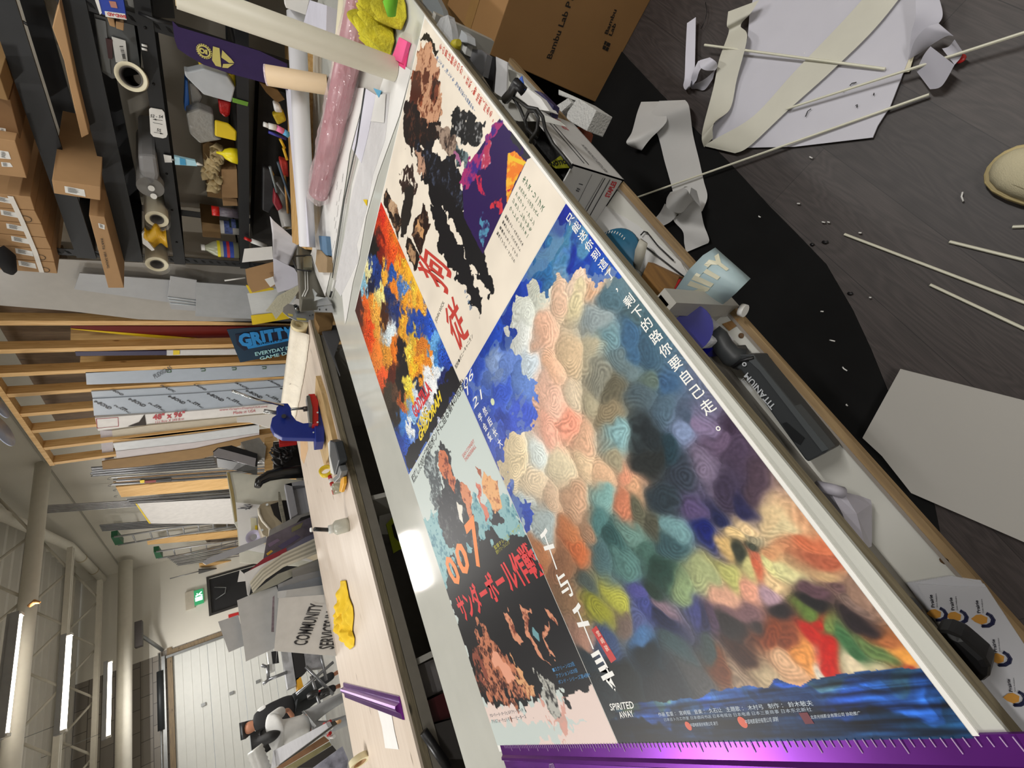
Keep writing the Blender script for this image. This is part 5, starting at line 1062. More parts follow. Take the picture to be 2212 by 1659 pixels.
em.prism([at(X, Y, 'x', xe) for X, Y in ((482, 138), (505, 138), (492, 147), (480, 146))], (-.001, 0, 0))
em.build('shield_emblem', gd_, bn)
# upper clutter right beside the post
rod('bungee_hook', 'black cord with steel hooks tied round the shelf post', 'cord', [at(300, 28, 'x', 1.66), at(340, 45, 'x', 1.64), at(380, 52, 'x', 1.64)], .008, blackp)
rod('cross_brace', 'white tube standing behind the shelf post near the frame edge', 'tube', [at(283, 0, 'x', 2.0), at(290, 28, 'x', 2.0)], .018, whitep)
card('dark_bin', 'black bin behind the shelf post near the frame edge', 'bin', [(300, 0), (372, 0), (378, 40), (330, 38), (300, 28)], ('x', 2.0), .2, blackp)
# ---- bottom level clutter, seen under the lower beam ----
card('wood_offcut', 'tan angled board behind the tall rolls under the lower beam', 'board', [(560, 178), (600, 195), (615, 215), (598, 222), (575, 200)], ('x', 1.8), .02, card_d)
jb = [('black bag with faded print under the lower beam', [(567, 360), (590, 370), (596, 440), (582, 462), (566, 455)], 1.75, 'bag_black', '#2a2a2c'),
      ('red and cream packet among the tools under the lower beam', [(603, 343), (622, 350), (625, 385), (608, 380)], 1.66, 'pk_red', '#b03028'),
      ('red handled cutter hanging among the tools', [(592, 410), (604, 430), (612, 450), (600, 458), (590, 440)], 1.66, 'cut_red', '#8c2430'),
      ('white card packet above the tools', [(590, 222), (605, 228), (612, 245), (594, 244)], 1.66, 'pk_white', '#dcdcdc'),
      ('yellow and black tape measure above the tools', [(588, 248), (612, 240), (620, 262), (600, 272)], 1.7, 'tm_yel', '#b09818')]
for lb_, p4, x_, mn, mc in jb: sheetbag('tool_packet', lb_, p4, x_, mat(mn, mc, .5, var=.2, scale=40), .05, 'packet')
mkr = empty('paint_marker', at(600, 285, 'x', 1.55), 'white paint marker with a pink and blue band leaning over the lower beam', 'pen')
pts_ = [at(569, 268, 'x', 1.55), at(580, 272, 'x', 1.55), at(597, 276, 'x', 1.55), at(612, 284, 'x', 1.55), at(624, 292, 'x', 1.55)]
rod('marker_tip', None, None, pts_[:2], .014, whitep, parent=mkr); rod('marker_body', None, None, pts_[1:3], .018, whitep, parent=mkr)
rod('pink_band', None, None, pts_[2:4], .0185, mat('mk_pink', '#e880b0', .4), parent=mkr); rod('blue_band', None, None, pts_[3:], .0185, mat('mk_blue', '#58a8d8', .4), parent=mkr)
a = at(622, 492, 'x', 1.62); roll('tape_roll', 'clear film roll lying under the lower beam beside the white paper', a, a + Vector((.3, -.22, .05)), .042, mat('film_roll', '#b4b2ae', .25), ri=.024)
rs = random.Random(12)
for i, (xa, ya, xb, yb, c_) in enumerate(((580, 285, 618, 300, '#2c2c8c'), (583, 360, 598, 415, '#7c8486'), (598, 395, 622, 430, '#8c8c8c'), (612, 320, 620, 345, '#c8a020'), (605, 300, 615, 320, '#d8b020'), (585, 368, 590, 378, '#e0c020'), (600, 350, 640, 470, '#3c4c5c'), (615, 380, 622, 460, '#b08040'))):
    rod('hand_tool', ['blue handled driver in the tool heap', 'grey metal snips handle in the tool heap', 'chrome pliers in the tool heap', 'small brass coloured fitting beside the marker', 'gold fitting left of the brass one', 'small yellow tipped pick in the tool heap', 'long steel blue square in the tool heap', 'long tan wooden stick in the tool heap'][i], 'tool', [at(xa, ya, 'x', 1.62 + .03 * (i % 3)), at(xb, yb, 'x', 1.62 + .03 * (i % 3))], .009, mat('tool' + c_, c_, .4, .3 if i in (1, 2) else 0))
# lower storage box behind
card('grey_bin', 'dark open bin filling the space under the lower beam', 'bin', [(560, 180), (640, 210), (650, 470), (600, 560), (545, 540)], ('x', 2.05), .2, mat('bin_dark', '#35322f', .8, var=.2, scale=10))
# ---- spray bottle, papers and cards hanging at the corner post ----
sb = empty('spray_bottle', at(545, 520, 'x', 1.7), 'small white bottle with a red nozzle behind the curled paper', 'bottle')
rod('bottle_body', None, None, [at(543, 520, 'x', 1.66), at(575, 532, 'x', 1.66)], .018, whitep, 14, sb); rod('red_nozzle', None, None, [at(528, 514, 'x', 1.66), at(542, 520, 'x', 1.66)], .011, mat('cap_red', '#c8201c'), 12, sb)
P = []
for i in range(12):
    f = i / 11; P.append([at(583 + 62 * f + 6 * math.sin(f * 3), 467 + 60 * f ** .8, 'x', 1.4 - .05 * f), at(588 + 50 * f, 505 + 35 * f, 'x', 1.46), at(590 + 30 * f, 556 + 24 * f - 0 * f, 'x', 1.42)])
MB().grid(P).build('curled_paper', mat('paper_lilac', '#d9d6da', .6), None, 'large curled white paper standing behind the table corner', 'paper', solid=.001)
for lb_, p4, x_, m_ in (('small white card sticking up beside the curled paper', [(528, 538), (588, 533), (590, 560), (523, 567)], 1.38, paper),
    ('white printed sheet leaning behind the reel housing', [(590, 557), (636, 580), (648, 600), (652, 618), (600, 632), (592, 610)], 1.36, paperb),
    ('white shipping tag stuck on the brown cardboard', [(572, 604), (590, 598), (594, 614), (584, 620)], 1.33, paper),
    ('brown folded cardboard standing in front of the yellow boards', [(530, 582), (590, 566), (594, 618), (545, 632), (534, 612)], 1.4, card_b),
    ('upper yellow plastic board standing behind the cardboard', [(531, 616), (590, 622), (592, 626), (540, 634)], 1.43, yellow),
    ('white foam board standing behind the cream tissue', [(534, 634), (600, 622), (640, 640), (625, 682), (545, 684)], 1.45, mat('foam_white', '#cfd2d2', .6)),
    ('lower yellow plastic board standing by the steel end plate', [(542, 682), (612, 674), (626, 688), (545, 702)], 1.44, yellow),
    ('cream tissue strip hanging in front of the white foam board', [(574, 672), (600, 640), (648, 615), (650, 622), (630, 650), (596, 690), (588, 676)], 1.35, mat('tissue_cream', '#c9c5ad', .6, alpha=.9, bump=.3)),
    ):
    card('standing_sheet', lb_, 'sheet', p4, ('x', x_), .004, m_)
rod('white_stick', 'short white stick in front of the clear sheets', 'stick', [at(485, 606, 'x', 1.6), at(530, 600, 'x', 1.6)], .006, whitep)
# ---- clear plastic sheets stored upright ----
clr = mat('acrylic', '#a9abae', .25, var=.03, spec=.7)
for lb_, p4, x_, m_ in (('large hazy acrylic sheet standing full height next to the timber rack', [(-60, 585), (130, 560), (620, 580), (640, 600), (640, 700), (300, 690), (150, 672), (-60, 655)], 2.0, mat('acrylic_haze', '#a9a59e', .35, var=.04)),
    ('clear acrylic sheet with a bright lower edge leaning in front of the hazy one', [(172, 590), (430, 610), (430, 662), (160, 625)], 1.93, clr),
    ('square frosted acrylic panel nearest the yellow boards', [(425, 610), (540, 618), (545, 689), (422, 683)], 1.86, mat('frosted', '#a4a7aa', .35)),
    ('narrow stack of clear acrylic strips left of the square panel', [(368, 596), (425, 605), (424, 672), (370, 668), (362, 645)], 1.88, clr)):
    card('acrylic_sheet', lb_, 'sheet', p4, ('x', x_), .01, m_, bevel=.001)
ed = MB()
for a_, b_ in (((362, 642), (424, 649)), ((365, 648), (424, 655)), ((368, 655), (424, 660))): ed.tube([at(*a_, 'x', 1.876), at(*b_, 'x', 1.876)], .004, 5)
ed.build('bright_edges', mat('edge_bright', '#d4e0e8', .2), bpy.data.objects['acrylic_sheet.003'])
# ================= TIMBER RACK =================
pine = wood('pine_stud', '#c89a5c', '#e2bb80', 2, 5)
rk = empty('timber_rack', (2.2, 4.6, 0), 'tall open rack of pine studs holding sheet goods', 'rack')
XR = 2.0
def ystud(Yp, Xp): return at(Xp, Yp, 'x', XR).y
st = [(698, 100), (757, 100), (806, 100), (854, 30), (896, 60), (932, 80), (968, 110), (1001, 120)]
for Y, X in st:
    y = ystud(Y, X); MB().bb((XR, y - .028, 0), (XR + .09, y + .028, 3.06)).build('stud', pine, rk)
MB().bb((XR - .005, 3.3, 3.06), (XR + .09, ystud(1006, 108), 3.1)).build('top_plate', pine, rk)
MB().bb((XR + .9, 3.2, 0), (XR + .92, 5.75, 3.05)).build('back_panel', wood('osb', '#6a5238', '#84694a', 2, 9), rk) if False else None
for x in (XR + .5,):
    MB().bb((x, 3.25, 2.5), (x + .3, 5.75, 3.05)).build('upper_board', wood('osb', '#5f4a33', '#7a6145', 2, 9), rk)
def board(lb_, pts, x, m_, cat='board', name='stored_board', th=.012, group=None): return card(name, lb_, cat, pts, ('x', x), th, m_, None, group)
printb = mat('film_grey', '#aab3be', .3, var=.03)
b_ = board('dark red board with a yellow edge standing in the first bay of the rack', [(152, 704), (620, 706), (620, 748), (400, 734), (155, 712)], 2.12, mat('board_red', '#6c1614', .4))
card('yellow_edge', None, None, [(152, 711), (155, 710), (620, 746), (620, 751), (400, 737)], ('x', 2.115), .004, yellow, b_)
board('plain pine sheet behind the red board', [(153, 700), (640, 700), (640, 752), (152, 748)], 2.2, wood('ply_sheet', '#b08c54', '#c9a468', 2, 4))
board('pine sheet in the second bay of the rack', [(174, 765), (640, 742), (640, 790), (172, 795)], 2.2, wood('ply_sheet', '#b08c54', '#c9a468', 2, 4))
board('navy and white edged board in the second bay of the rack', [(162, 760), (360, 758), (360, 767), (165, 769)], 1.995, mat('navy', '#262046', .5))
bb2 = board('white board with a yellow strip in the second bay, below the navy one', [(360, 757), (640, 752), (640, 765), (360, 768)], 1.996, mat('board_pale', '#c9c6c4', .5))
card('yellow_tape', None, None, [(374, 757), (388, 757), (388, 766), (374, 767)], ('x', 1.99), .003, yellow, bb2)
# printed film board
p1_ = board('grey film covered acrylic board printed with green squares in the third bay', [(185, 804), (400, 797), (640, 786), (640, 812), (400, 824), (187, 831)], 2.0, printb)
for i, X in enumerate((364, 378 + 60, 505, 570)):
    Y = 802 - (X - 364) * .035
    sq = MB(); c = at(X, Y, 'x', 1.996); sq.tube([c + Vector((0, -.022, .02)), c + Vector((0, -.022, -.02)), c + Vector((0, .018, -.02)), c + Vector((0, .018, .015))], .004, 4, smooth=False); sq.build('green_square', mat('ink_green', '#3c6c30', .5), p1_)
a = at(335, 818, 'x', 1.995); b = at(372, 797, 'x', 1.995); c = at(330, 810, 'x', 1.995)
text_mb('PLEXIGLAS', a, b - a, c - a, .002).build('lettering', mat('ink_#3c3c44', '#3c3c44', .5), p1_)
# big sheets with diagonal printing
def diag(parent, rows, x, h=.045):
    for bd, Xc, Yc, L in rows:
        a = at(Xc - L * .5, Yc - L * .25, 'x', x); b = at(Xc + L * .5, Yc + L * .25, 'x', x)
        d = (b - a); n = Vector((0, -d.z, d.y)).normalized() * h
        if n.z < 0: n = -n
        text_mb(bd, a, d, n * (1 if d.cross(n).x < 0 else -1), .002, bold=.03).build('lettering', mat('ink_#26262a', '#26262a', .5), parent)
pA_ = board('upper grey film covered panel with diagonal black printing in the rack', [(197, 846), (420, 834), (640, 818), (640, 832), (420, 848), (200, 860)], 1.985, printb)
pB_ = board('wide grey film covered panel with diagonal black printing in the rack', [(200, 862), (420, 850), (640, 834), (640, 872), (420, 886), (203, 898)], 1.975, printb)
diag(pA_, [('e-BOND', 250, 848, 26), ('EM PLASTIC', 360, 840, 30), ('e-BOND', 430, 837, 26), ('EM PLASTIC', 520, 834, 28), ('e-BOND', 590, 828, 26)], 1.983, .025)
rows = []
for k, X in enumerate((218, 262, 292, 336, 378, 420, 462, 505, 546, 590, 620)): rows.append((('EM\nPLASTIC' if k % 2 else 'e-BOND'), X, 882 - (X - 218) * .07 + (6 if k % 2 else -6), 34))
diag(pB_, rows, 1.972, .04)
wb = empty('white_carton', at(210, 915, 'x', 1.96), 'long white carton printed 48" x 96" standing upright in the rack', 'box')
MB().prism([at(X, Y, 'x', 1.96) for X, Y in ((205, 903), (420, 888), (640, 868), (640, 886), (420, 906), (330, 914), (212, 931))], (.12, 0, 0)).build('carton', mat('carton_white', '#dcd8d4', .6), wb)
rk_ = '#b02c38'
def ly(parent, bd, xa, ya, xb, yb, hpx, x, col, bold=0.0):
    a = at(xa, ya, 'x', x); b = at(xb, yb, 'x', x); c = at(xa - .04 * hpx, ya - hpx, 'x', x); text_mb(bd, a, b - a, c - a, .0015, bold=bold).build('lettering', mat('ink_' + col, col, .5), parent)
ly(wb, '48" x 96"', 330, 908, 399, 900, 13, 1.955, rk_, .03)
ly(wb, '121.9cm X 243.8cm', 336, 914.5, 397, 907, 5, 1.955, rk_)
ly(wb, 'www.GraphicDisplayUSA.com', 474, 889, 577, 881, 5.5, 1.955, rk_)
ly(wb, 'Made in USA', 504, 895, 552, 890, 6, 1.955, rk_)
fr_ = MB(); q = [at(X, Y, 'x', 1.957) for X, Y in ((208, 905), (255, 902), (256, 921), (210, 925))]; fr_.tube(q + [q[0]], .003, 4, smooth=False); fr_.build('red_frame', mat('ink_' + rk_, rk_, .5), wb)
tr_ = MB(); tr_.prism([at(X, Y, 'x', 1.956) for X, Y in ((276, 921), (300, 912), (312, 895), (316, 918))], (-.002, 0, 0)); tr_.build('torn_hole', mat('hole_dark', '#2c221c', .8), wb)
BL = [('beige board standing behind the white carton', [(242, 930), (330, 918), (640, 888), (640, 905), (420, 928), (243, 945)], 2.03, mat('board_beige', '#b9af9c', .6)),
 ('thin pine strip below the beige board', [(243, 950), (420, 930), (640, 905), (640, 911), (420, 938), (244, 957)], 2.0, wood('pine_stud', '#c89a5c', '#e2bb80', 2, 5)),
 ('bundle of white plastic profiles in the last bay', [(244, 958), (420, 938), (560, 918), (560, 936), (420, 956), (250, 975)], 1.985, mat('profile_white', '#c4c6c8', .4)),
 ('pale lilac board at the end of the rack', [(216, 930), (242, 930), (246, 990), (222, 995)], 2.04, mat('board_lilac', '#b4acb0', .6)),
 ('grey white board lying behind the brown cardboard', [(250, 975), (420, 956), (560, 936), (560, 950), (420, 975), (300, 995), (252, 992)], 1.98, mat('board_ash', '#bcb4b4', .6)),
 ('long bent brown cardboard sheet at the end of the rack', [(220, 998), (232, 995), (420, 970), (520, 948), (590, 935), (600, 952), (520, 962), (440, 990), (300, 1008), (222, 1014)], 1.97, card_d)]
for lb_, p_, x_, m_ in BL: board(lb_, p_, x_, m_)
gr = empty('blue_sign', at(560, 750, 'x', 1.85), 'dark blue sign reading GRITTY SPORTS EVERYDAY IS GAME DAY leaning on the rack', 'sign')
MB().prism([at(X, Y, 'x', 1.85) for X, Y in ((490, 712), (560, 707), (700, 705), (700, 745), (625, 763), (519, 783))], (.008, 0, 0)).build('sign_board', mat('sign_navy', '#10324a', .4), gr)
xs_ = 1.845
card('name_outline', None, None, [(508, 722), (560, 714), (640, 712), (640, 728), (560, 745), (528, 758), (512, 745)], ('x', 1.847), .001, mat('sign_dark', '#0c1430', .4), gr)
card('blue_bar', None, None, [(533, 748), (640, 728), (640, 733), (536, 754)], ('x', 1.845), .001, mat('sign_cyan', '#1c84c8', .4), gr)
def lg_(bd, xa, ya, xb, yb, dx, dy, col, bold=0.0, n_='lettering'):
    a = at(xa, ya, 'x', 1.843); b = at(xb, yb, 'x', 1.843); c = at(xa + dx, ya + dy, 'x', 1.843); text_mb(bd, a, b - a, c - a, .001, bold=bold).build(n_, mat('ink_' + col, col, .5), gr)
lg_('GRITTY', 520, 751, 640, 731, -9, -29, '#1c84c8', .06)
lg_('SPORTS', 556, 746, 610, 736, -1, -4.5, '#0c1430', .02)
lg_('EVERYDAY IS', 552, 769, 626, 755, -2, -8, '#a8dce0', .02)
lg_('GAME DAY', 562, 778, 640, 762, -2, -7, '#a8dce0', .02)
# ================= LENGTHS LEANING ON THE RIGHT WALL =================
rs = random.Random(3)
steel = mat('strip_steel', '#8a8c90', .3, .7, var=.15, scale=6); steeld = mat('strip_dark', '#4a4a4c', .4, .4)
def length(lb_, Xa, Ya, Xb, Yb, x, r, m_, group=None, cat='strip', name='metal_strip'):
    a = at(Xa, Ya, 'x', x); b = at(Xb, Yb, 'x', x); d = (b - a); e = a + d * ((a.z - .02) / max(.05, (a.z - b.z)) if b.z < a.z else 1)
    e = a + d * min(3.0, (a.z - .02) / max(.05, a.z - b.z))
    m = MB(); n = Vector((0, d.z, -d.y)).normalized() * r
    m.prism([a - n, a + n, e + n, e - n], (r * 1.2, 0, 0)); return m.build(name, m_, None, lb_, cat, group)
for i in range(9): length('long dark and silver strip in the bundle beside the brown cardboard', 195 + rs.uniform(0, 6), 1011 + i * 2.3, 560, 981 + i * 2.8, 2.35, .009, steel if i % 2 else steeld, 'strips beside the brown cardboard')
for i in range(7): length('thin hooked stand leaning between the strips and the pine board', 240 + rs.uniform(-4, 14), 1032 + i * 2.6, 500, 1014 + i * 3, 2.45, .010, [steel, mat('strip_tan', '#9c7c54', .5), steeld][i % 3], 'hooked stands on the wall')
hk = MB()
for i, (X, Y) in enumerate(((240, 1032), (241, 1047), (252, 1057), (254, 1070))): 
    c = at(X, Y, 'x', 2.44); MB().tube([c, c + Vector((0, .0, .03)), c + Vector((0, .03, .045)), c + Vector((0, .05, .02))], .004, 6).build('wire_hook', galv, None, 'small wire hook end at the top of the hooked stands', 'hook', 'wire hook ends')
lab_ = card('stand_label', 'black and yellow label stuck along the hooked stands', 'label', [(337, 1037), (370, 1033), (370, 1040), (338, 1041)], ('x', 2.43), .003, blackp)
card('yellow_patch', None, None, [(302, 1038), (312, 1037), (312, 1043), (303, 1044)], ('x', 2.43), .002, yellow, lab_)
card('red_patch', None, None, [(312, 1039), (337, 1037), (337, 1042), (313, 1044)], ('x', 2.43), .002, mat('maroon2', '#7c2424', .5), lab_)
def plank(lb_, pts, x, m_, name='plank', cat='timber', th=.02): return card(name, lb_, cat, pts, ('x', x), th, m_)
plank('wide pine board leaning on the wall beside the hooked stands', [(250, 1052), (420, 1038), (640, 1015), (640, 1045), (420, 1062), (262, 1074)], 2.5, pine)
for i in range(6): length('dark strip leaning below the wide pine board', 272 + i * 2, 1078 + i * 2, 500, 1056 + i * 4, 2.55, .008, steeld if i % 2 else steel, 'dark strips below the pine board')
for i in range(5): length('tall pale aluminium profile rising above the white panel', 99 + i * .7, 1094 + i * 3.6, 500, 1070 + i * 2, 2.62, .013, mat('alu_pale', '#9a9a9c', .35, .5, var=.15), 'tall aluminium profiles above the white panel')
wp = plank('white panel with a yellow edge standing against the wall', [(290, 1084), (497, 1077), (640, 1070), (640, 1128), (505, 1132), (324, 1131)], 2.58, mat('panel_white', '#d4d0cc', .5), 'wall_board', 'board')
card('yellow_rim', None, None, [(289, 1083), (292, 1083), (326, 1131), (322, 1131)], ('x', 2.575), .004, yellow, wp)
for i in range(5): length('short silver profile below the corner of the white panel', 215 + i * 1.5, 1136 + i * 2.8, 460, 1116 + i * 4, 2.66, .014, steel, 'short silver profiles')
def ladder(lb_, A_, B_, wpx, x, n, col):
    t = empty('step_ladder', at(*A_, 'x', x), lb_, 'ladder'); a = at(*A_, 'x', x); b = at(*B_, 'x', x); c = at(A_[0] + wpx[0], A_[1] + wpx[1], 'x', x); w = c - a; al = mat('ladder_alu', '#a3a3a4', .4, .5)
    d = b - a
    for q in (0, 1): rod('side_rail', None, None, [a + w * q, b + w * q], .018, al, 6, t)
    MB().prism([a - d.normalized() * .04, a + w - d.normalized() * .04, a + w + d.normalized() * .08, a + d.normalized() * .05], (.12, 0, 0)).build('top_cap', mat('ladder_green', '#1c5c3c', .5), t)
    for k in range(1, n): rod('rung', None, None, [a + d * (k / n), a + w + d * (k / n)], .014, al, 6, t)
    return t
ladder('aluminium step ladder with a green cap, the one nearer the white panel', (246, 1160), (520, 1118), (9, 17), 2.7, 8, 0)
ladder('aluminium step ladder with a green cap, the one farther from the white panel', (337, 1192), (620, 1150), (5, 14), 2.65, 9, 0)
plank('thick pine beam leaning between the two ladders', [(317, 1166), (520, 1145), (700, 1120), (700, 1135), (520, 1160), (319, 1177)], 2.72, pine)
plank('short pine beam with a dark steel channel beside the second ladder', [(446, 1188), (520, 1178), (700, 1150), (700, 1160), (520, 1186), (447, 1190)], 2.7, pine)
plank('brown steel channel between the pine beams', [(439, 1159), (520, 1151), (700, 1130), (700, 1150), (520, 1167), (447, 1172)], 2.74, mat('channel', '#5c5044', .5), 'steel_channel', 'channel')
for i in range(8): length('grey profile leaning by the second ladder', 362 + i * 3.2, 1206 + i * 2.3, 560, 1160 + i * 5, 2.55, .015, mat('alu_pale', '#9a9a9c') if i % 2 else steel, 'grey profiles by the second ladder')
plank('pine lath near the black door', [(430, 1218), (540, 1208), (640, 1190), (640, 1197), (540, 1220), (431, 1226)], 2.6, pine)
plank('dark ribbed strip bundle beside the black door', [(429, 1231), (520, 1226), (600, 1215), (600, 1225), (520, 1238), (429, 1241)], 2.5, steeld, 'strip_bundle', 'strip')
for k, (a_, b_) in enumerate((((367, 1250), (430, 1234)), ((370, 1261), (430, 1240)))): rod('thin_rod', ['thin grey rod leaning on the wall left of the black door, upper one', 'thin wire rod leaning on the wall left of the black door, lower one'][k], 'rod', [at(*a_, 'x', 2.5), at(*b_, 'x', 2.5)], .012 - .006 * k, mat('alu_pale', '#9a9a9c'))
# round lampshade discs at the frame edge
for k, (X, Y, r) in enumerate(((12, 880, .10), (16, 930, .155))):
    c = at(X - 12, Y, 'x', 1.6); m = MB(); m.ring(c, (.25, -.2, -.95), [(.001, 0), (r, 0), (r, .006), (.001, .006)], 40)
    o = m.build('acrylic_disc', mat('disc_blue', '#a9b2c8', .3), None, ['smaller pale blue disc at the frame edge above the rack', 'larger pale blue disc at the frame edge above the rack'][k], 'disc')
# ================= THINGS BEHIND THE BENCH =================
def ycard(name, lb_, cat, pts, y, m_, th=.012, parent=None, group=None, lean=0.0): return card(name, lb_, cat, pts, ('y', y), th, m_, parent, group)
# dirty cream board with tools
cbd = ycard('cream_board', 'large stained cream board leaning behind the bench with notes stuck on it', 'board', [(489, 1019), (570, 1028), (760, 1050), (760, 1230), (518, 1215), (512, 1140), (506, 1130)], 4.75, mat('board_stained', '#d3d2c4', .5, var=.12, scale=5))
ycard('stain', None, None, [(490, 1020), (496, 1022), (504, 1060), (514, 1125), (508, 1128), (500, 1075)], 4.745, mat('stain_brown', '#9c8a58', .7), .002, cbd)
ws = ycard('white_worksheet', 'white sheet with pencil scribbles fixed on the stained cream board', 'paper', [(509, 1085), (560, 1090), (760, 1115), (760, 1230), (518, 1185), (514, 1140)], 4.73, paper, .004)
sc = MB(); pts = [(513, 1099), (525, 1098), (540, 1099), (520, 1097), (545, 1093), (530, 1101), (543, 1096), (527, 1090), (541, 1090)]
sc.tube([at(X, Y, 'y', 4.72) for X, Y in pts], .005, 4); sc.build('scribble', mat('pencil', '#6c6c70'), ws)
ycard('tape_card', None, None, [(541, 1119), (554, 1119), (557, 1152), (543, 1150)], 4.72, mat('card_pale', '#d4d0b4', .6), .003, ws)
ycard('yellow_dab', None, None, [(551, 1135), (556, 1135), (556, 1147), (551, 1147)], 4.715, yellow, .003, ws)
MB().hollow(at(548, 1160, 'y', 4.62), at(548, 1160, 'y', 4.70), .07, .03, 24).build('lilac_roll', mat('lilac', '#a9a4bc', .4), None, 'lilac tape roll hanging on the white worksheet', 'tape')
# black nozzle
rod('vacuum_nozzle', 'curved black plastic nozzle rising behind the bench', 'nozzle', [at(X, Y, 'y', 4.2) for X, Y in ((556, 1052), (560, 1040), (580, 1028), (610, 1022), (640, 1019), (690, 1015))], [.03, .045, .055, .06, .07, .08], mat('nozzle_black', '#141416', .25), 18)
ycard('pine_post', 'short pine post standing behind the black nozzle', 'timber', [(571, 946), (590, 942), (592, 975), (588, 1022), (572, 1018)], 4.5, pine, .08)
ycard('metal_cover', 'black and silver folded metal cover leaning beside the brown cardboard', 'cover', [(460, 975), (470, 967), (500, 962), (556, 980), (556, 1008), (520, 1000), (468, 990)], 4.4, mat('cover_black', '#1c1c1e', .4), .2)
ycard('cover_face', None, None, [(461, 977), (472, 968), (553, 990), (551, 1008), (500, 994), (462, 986)], 4.39, mat('cover_silver', '#aaa8ac', .35, .3), .004, bpy.data.objects['metal_cover'])
ycard('plastic_wrap_heap', 'crumpled clear wrap and wire heap behind the press', 'wrap', [(520, 955), (560, 945), (575, 965), (572, 990), (556, 985), (530, 970)], 4.45, mat('bag_grey', '#9c9b96'), .15)
ycard('white_flag', 'folded white paper hanging off the white carton behind the press', 'paper', [(511, 902), (540, 898), (600, 893), (640, 905), (640, 930), (585, 925), (540, 912), (512, 912)], 2.9, paper, .004)
ycard('red_packet', 'red and white packet standing behind the press', 'box', [(603, 948), (640, 946), (642, 955), (604, 960)], 4.0, red, .06)
wb_ = empty('wire_bundle', at(620, 985, 'y', 4.1), 'tangle of black wires and dark tools between the press and the nozzle', 'wires'); rs = random.Random(9)
for k in range(9):
    X = 595 + rs.uniform(0, 35); Y = 962 + rs.uniform(0, 40); rod('black_wire', None, None, [at(X + 12 * math.sin(q * 1.3 + k), Y + 10 * math.cos(q * 1.1 + k), 'y', 4.1 + .02 * q) for q in range(6)], .012, blackp, 6, wb_)
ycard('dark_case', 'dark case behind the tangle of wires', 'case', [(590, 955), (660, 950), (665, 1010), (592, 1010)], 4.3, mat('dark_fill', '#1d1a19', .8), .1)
# oval wooden shell
sh_ = empty('oval_drum', at(590, 1130, 'y', 4.45), 'beige oval drum shell standing on edge behind the bench', 'drum')
P = []; outer = [(558, 1100), (562, 1090), (575, 1085), (600, 1083), (625, 1090), (650, 1120), (660, 1150)]; inner = [(561, 1140), (568, 1155), (583, 1165), (600, 1160), (640, 1165), (650, 1180), (660, 1190)]
MB().prism([at(X, Y, 'y', 4.4) for X, Y in ((558, 1100), (562, 1090), (576, 1084), (610, 1080), (700, 1085), (700, 1200), (583, 1162), (568, 1155), (558, 1130))], (0, .25, 0)).build('shell', mat('shell_beige', '#a3977f', .4), sh_)
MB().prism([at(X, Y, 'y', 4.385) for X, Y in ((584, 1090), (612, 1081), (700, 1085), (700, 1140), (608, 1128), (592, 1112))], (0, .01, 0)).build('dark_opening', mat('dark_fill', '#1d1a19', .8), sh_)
rod('rim', None, None, [at(X, Y, 'y', 4.38) for X, Y in ((559, 1098), (560, 1110), (567, 1125), (583, 1143), (583, 1160))], .012, mat('rim_pale', '#cfc8b8', .4), 8, sh_)
for X, Y in ((566, 1145), (577, 1090)): rod('rim_bolt', None, None, [at(X, Y, 'y', 4.38), at(X, Y, 'y', 4.36)], .012, mat('plate_light', '#c3c8c8'), 8, sh_)
ycard('weathered_plank', 'weathered grey plank edge standing in front of the oval drum', 'plank', [(601, 1062), (605, 1063), (618, 1128), (611, 1130), (602, 1090)], 4.3, wood('grey_wood', '#6d6a5e', '#8c8878', 2), .03)
bx_ = empty('grey_tray', at(650, 1080, 'y', 4.2), 'open grey tray standing on edge behind the bench', 'tray')
ycard('tray_back', None, None, [(615, 1046), (700, 1028), (700, 1140), (629, 1119)], 4.2, mat('tray_in', '#a8a9b0', .5), .01, bx_)
ycard('tray_wall', None, None, [(615, 1046), (630, 1043), (643, 1110), (629, 1119)], 4.1, mat('tray_edge', '#8f9096', .5), .1, bx_)
ycard('tray_wall', None, None, [(615, 1046), (700, 1028), (700, 1036), (630, 1050)], 4.1, mat('tray_edge', '#8f9096', .5), .1, bx_)
# leaning stack of panels, from far to near
PN = [('grey panel leaning over the oval drum, first of the leaning stack', [(582, 1145), (640, 1115), (760, 1075), (760, 1110), (640, 1140), (580, 1160)], 4.12, '#8f8e8c'),
 ('black bordered panel in the leaning stack', [(640, 1130), (650, 1118), (760, 1085), (760, 1120), (640, 1150)], 4.10, '#1c1c20'),
 ('tall clear acrylic strip sticking out of the leaning stack towards the ladders', [(437, 1215), (450, 1205), (530, 1175), (575, 1158), (578, 1170), (530, 1190), (445, 1220)], 4.08, '#9c9ea4'),
 ('dark violet printed poster board in the leaning stack', [(577, 1160), (640, 1130), (760, 1080), (760, 1150), (640, 1190), (569, 1206)], 4.05, '#57505c'),
 ('grey violet panel with a blue cast in the leaning stack', [(620, 1185), (660, 1160), (760, 1120), (760, 1160), (660, 1180), (618, 1195)], 4.03, '#6a6a80'),
 ('dark red board in the leaning stack', [(536, 1234), (570, 1206), (618, 1183), (620, 1192), (580, 1212), (535, 1236)], 4.01, '#8c2030'),
 ('bright white board in the leaning stack', [(528, 1238), (580, 1212), (690, 1160), (720, 1180), (600, 1215), (545, 1255), (538, 1287), (534, 1285)], 3.99, '#d4d4d4')]
for lb_, p_, y_, c_ in PN: ycard('display_sheet', lb_, 'panel', p_, y_, mat('panel' + c_, c_, .4, var=.25 if '57505c' in c_ else .03, scale=14), .006)
pv = bpy.data.objects['display_sheet.003']
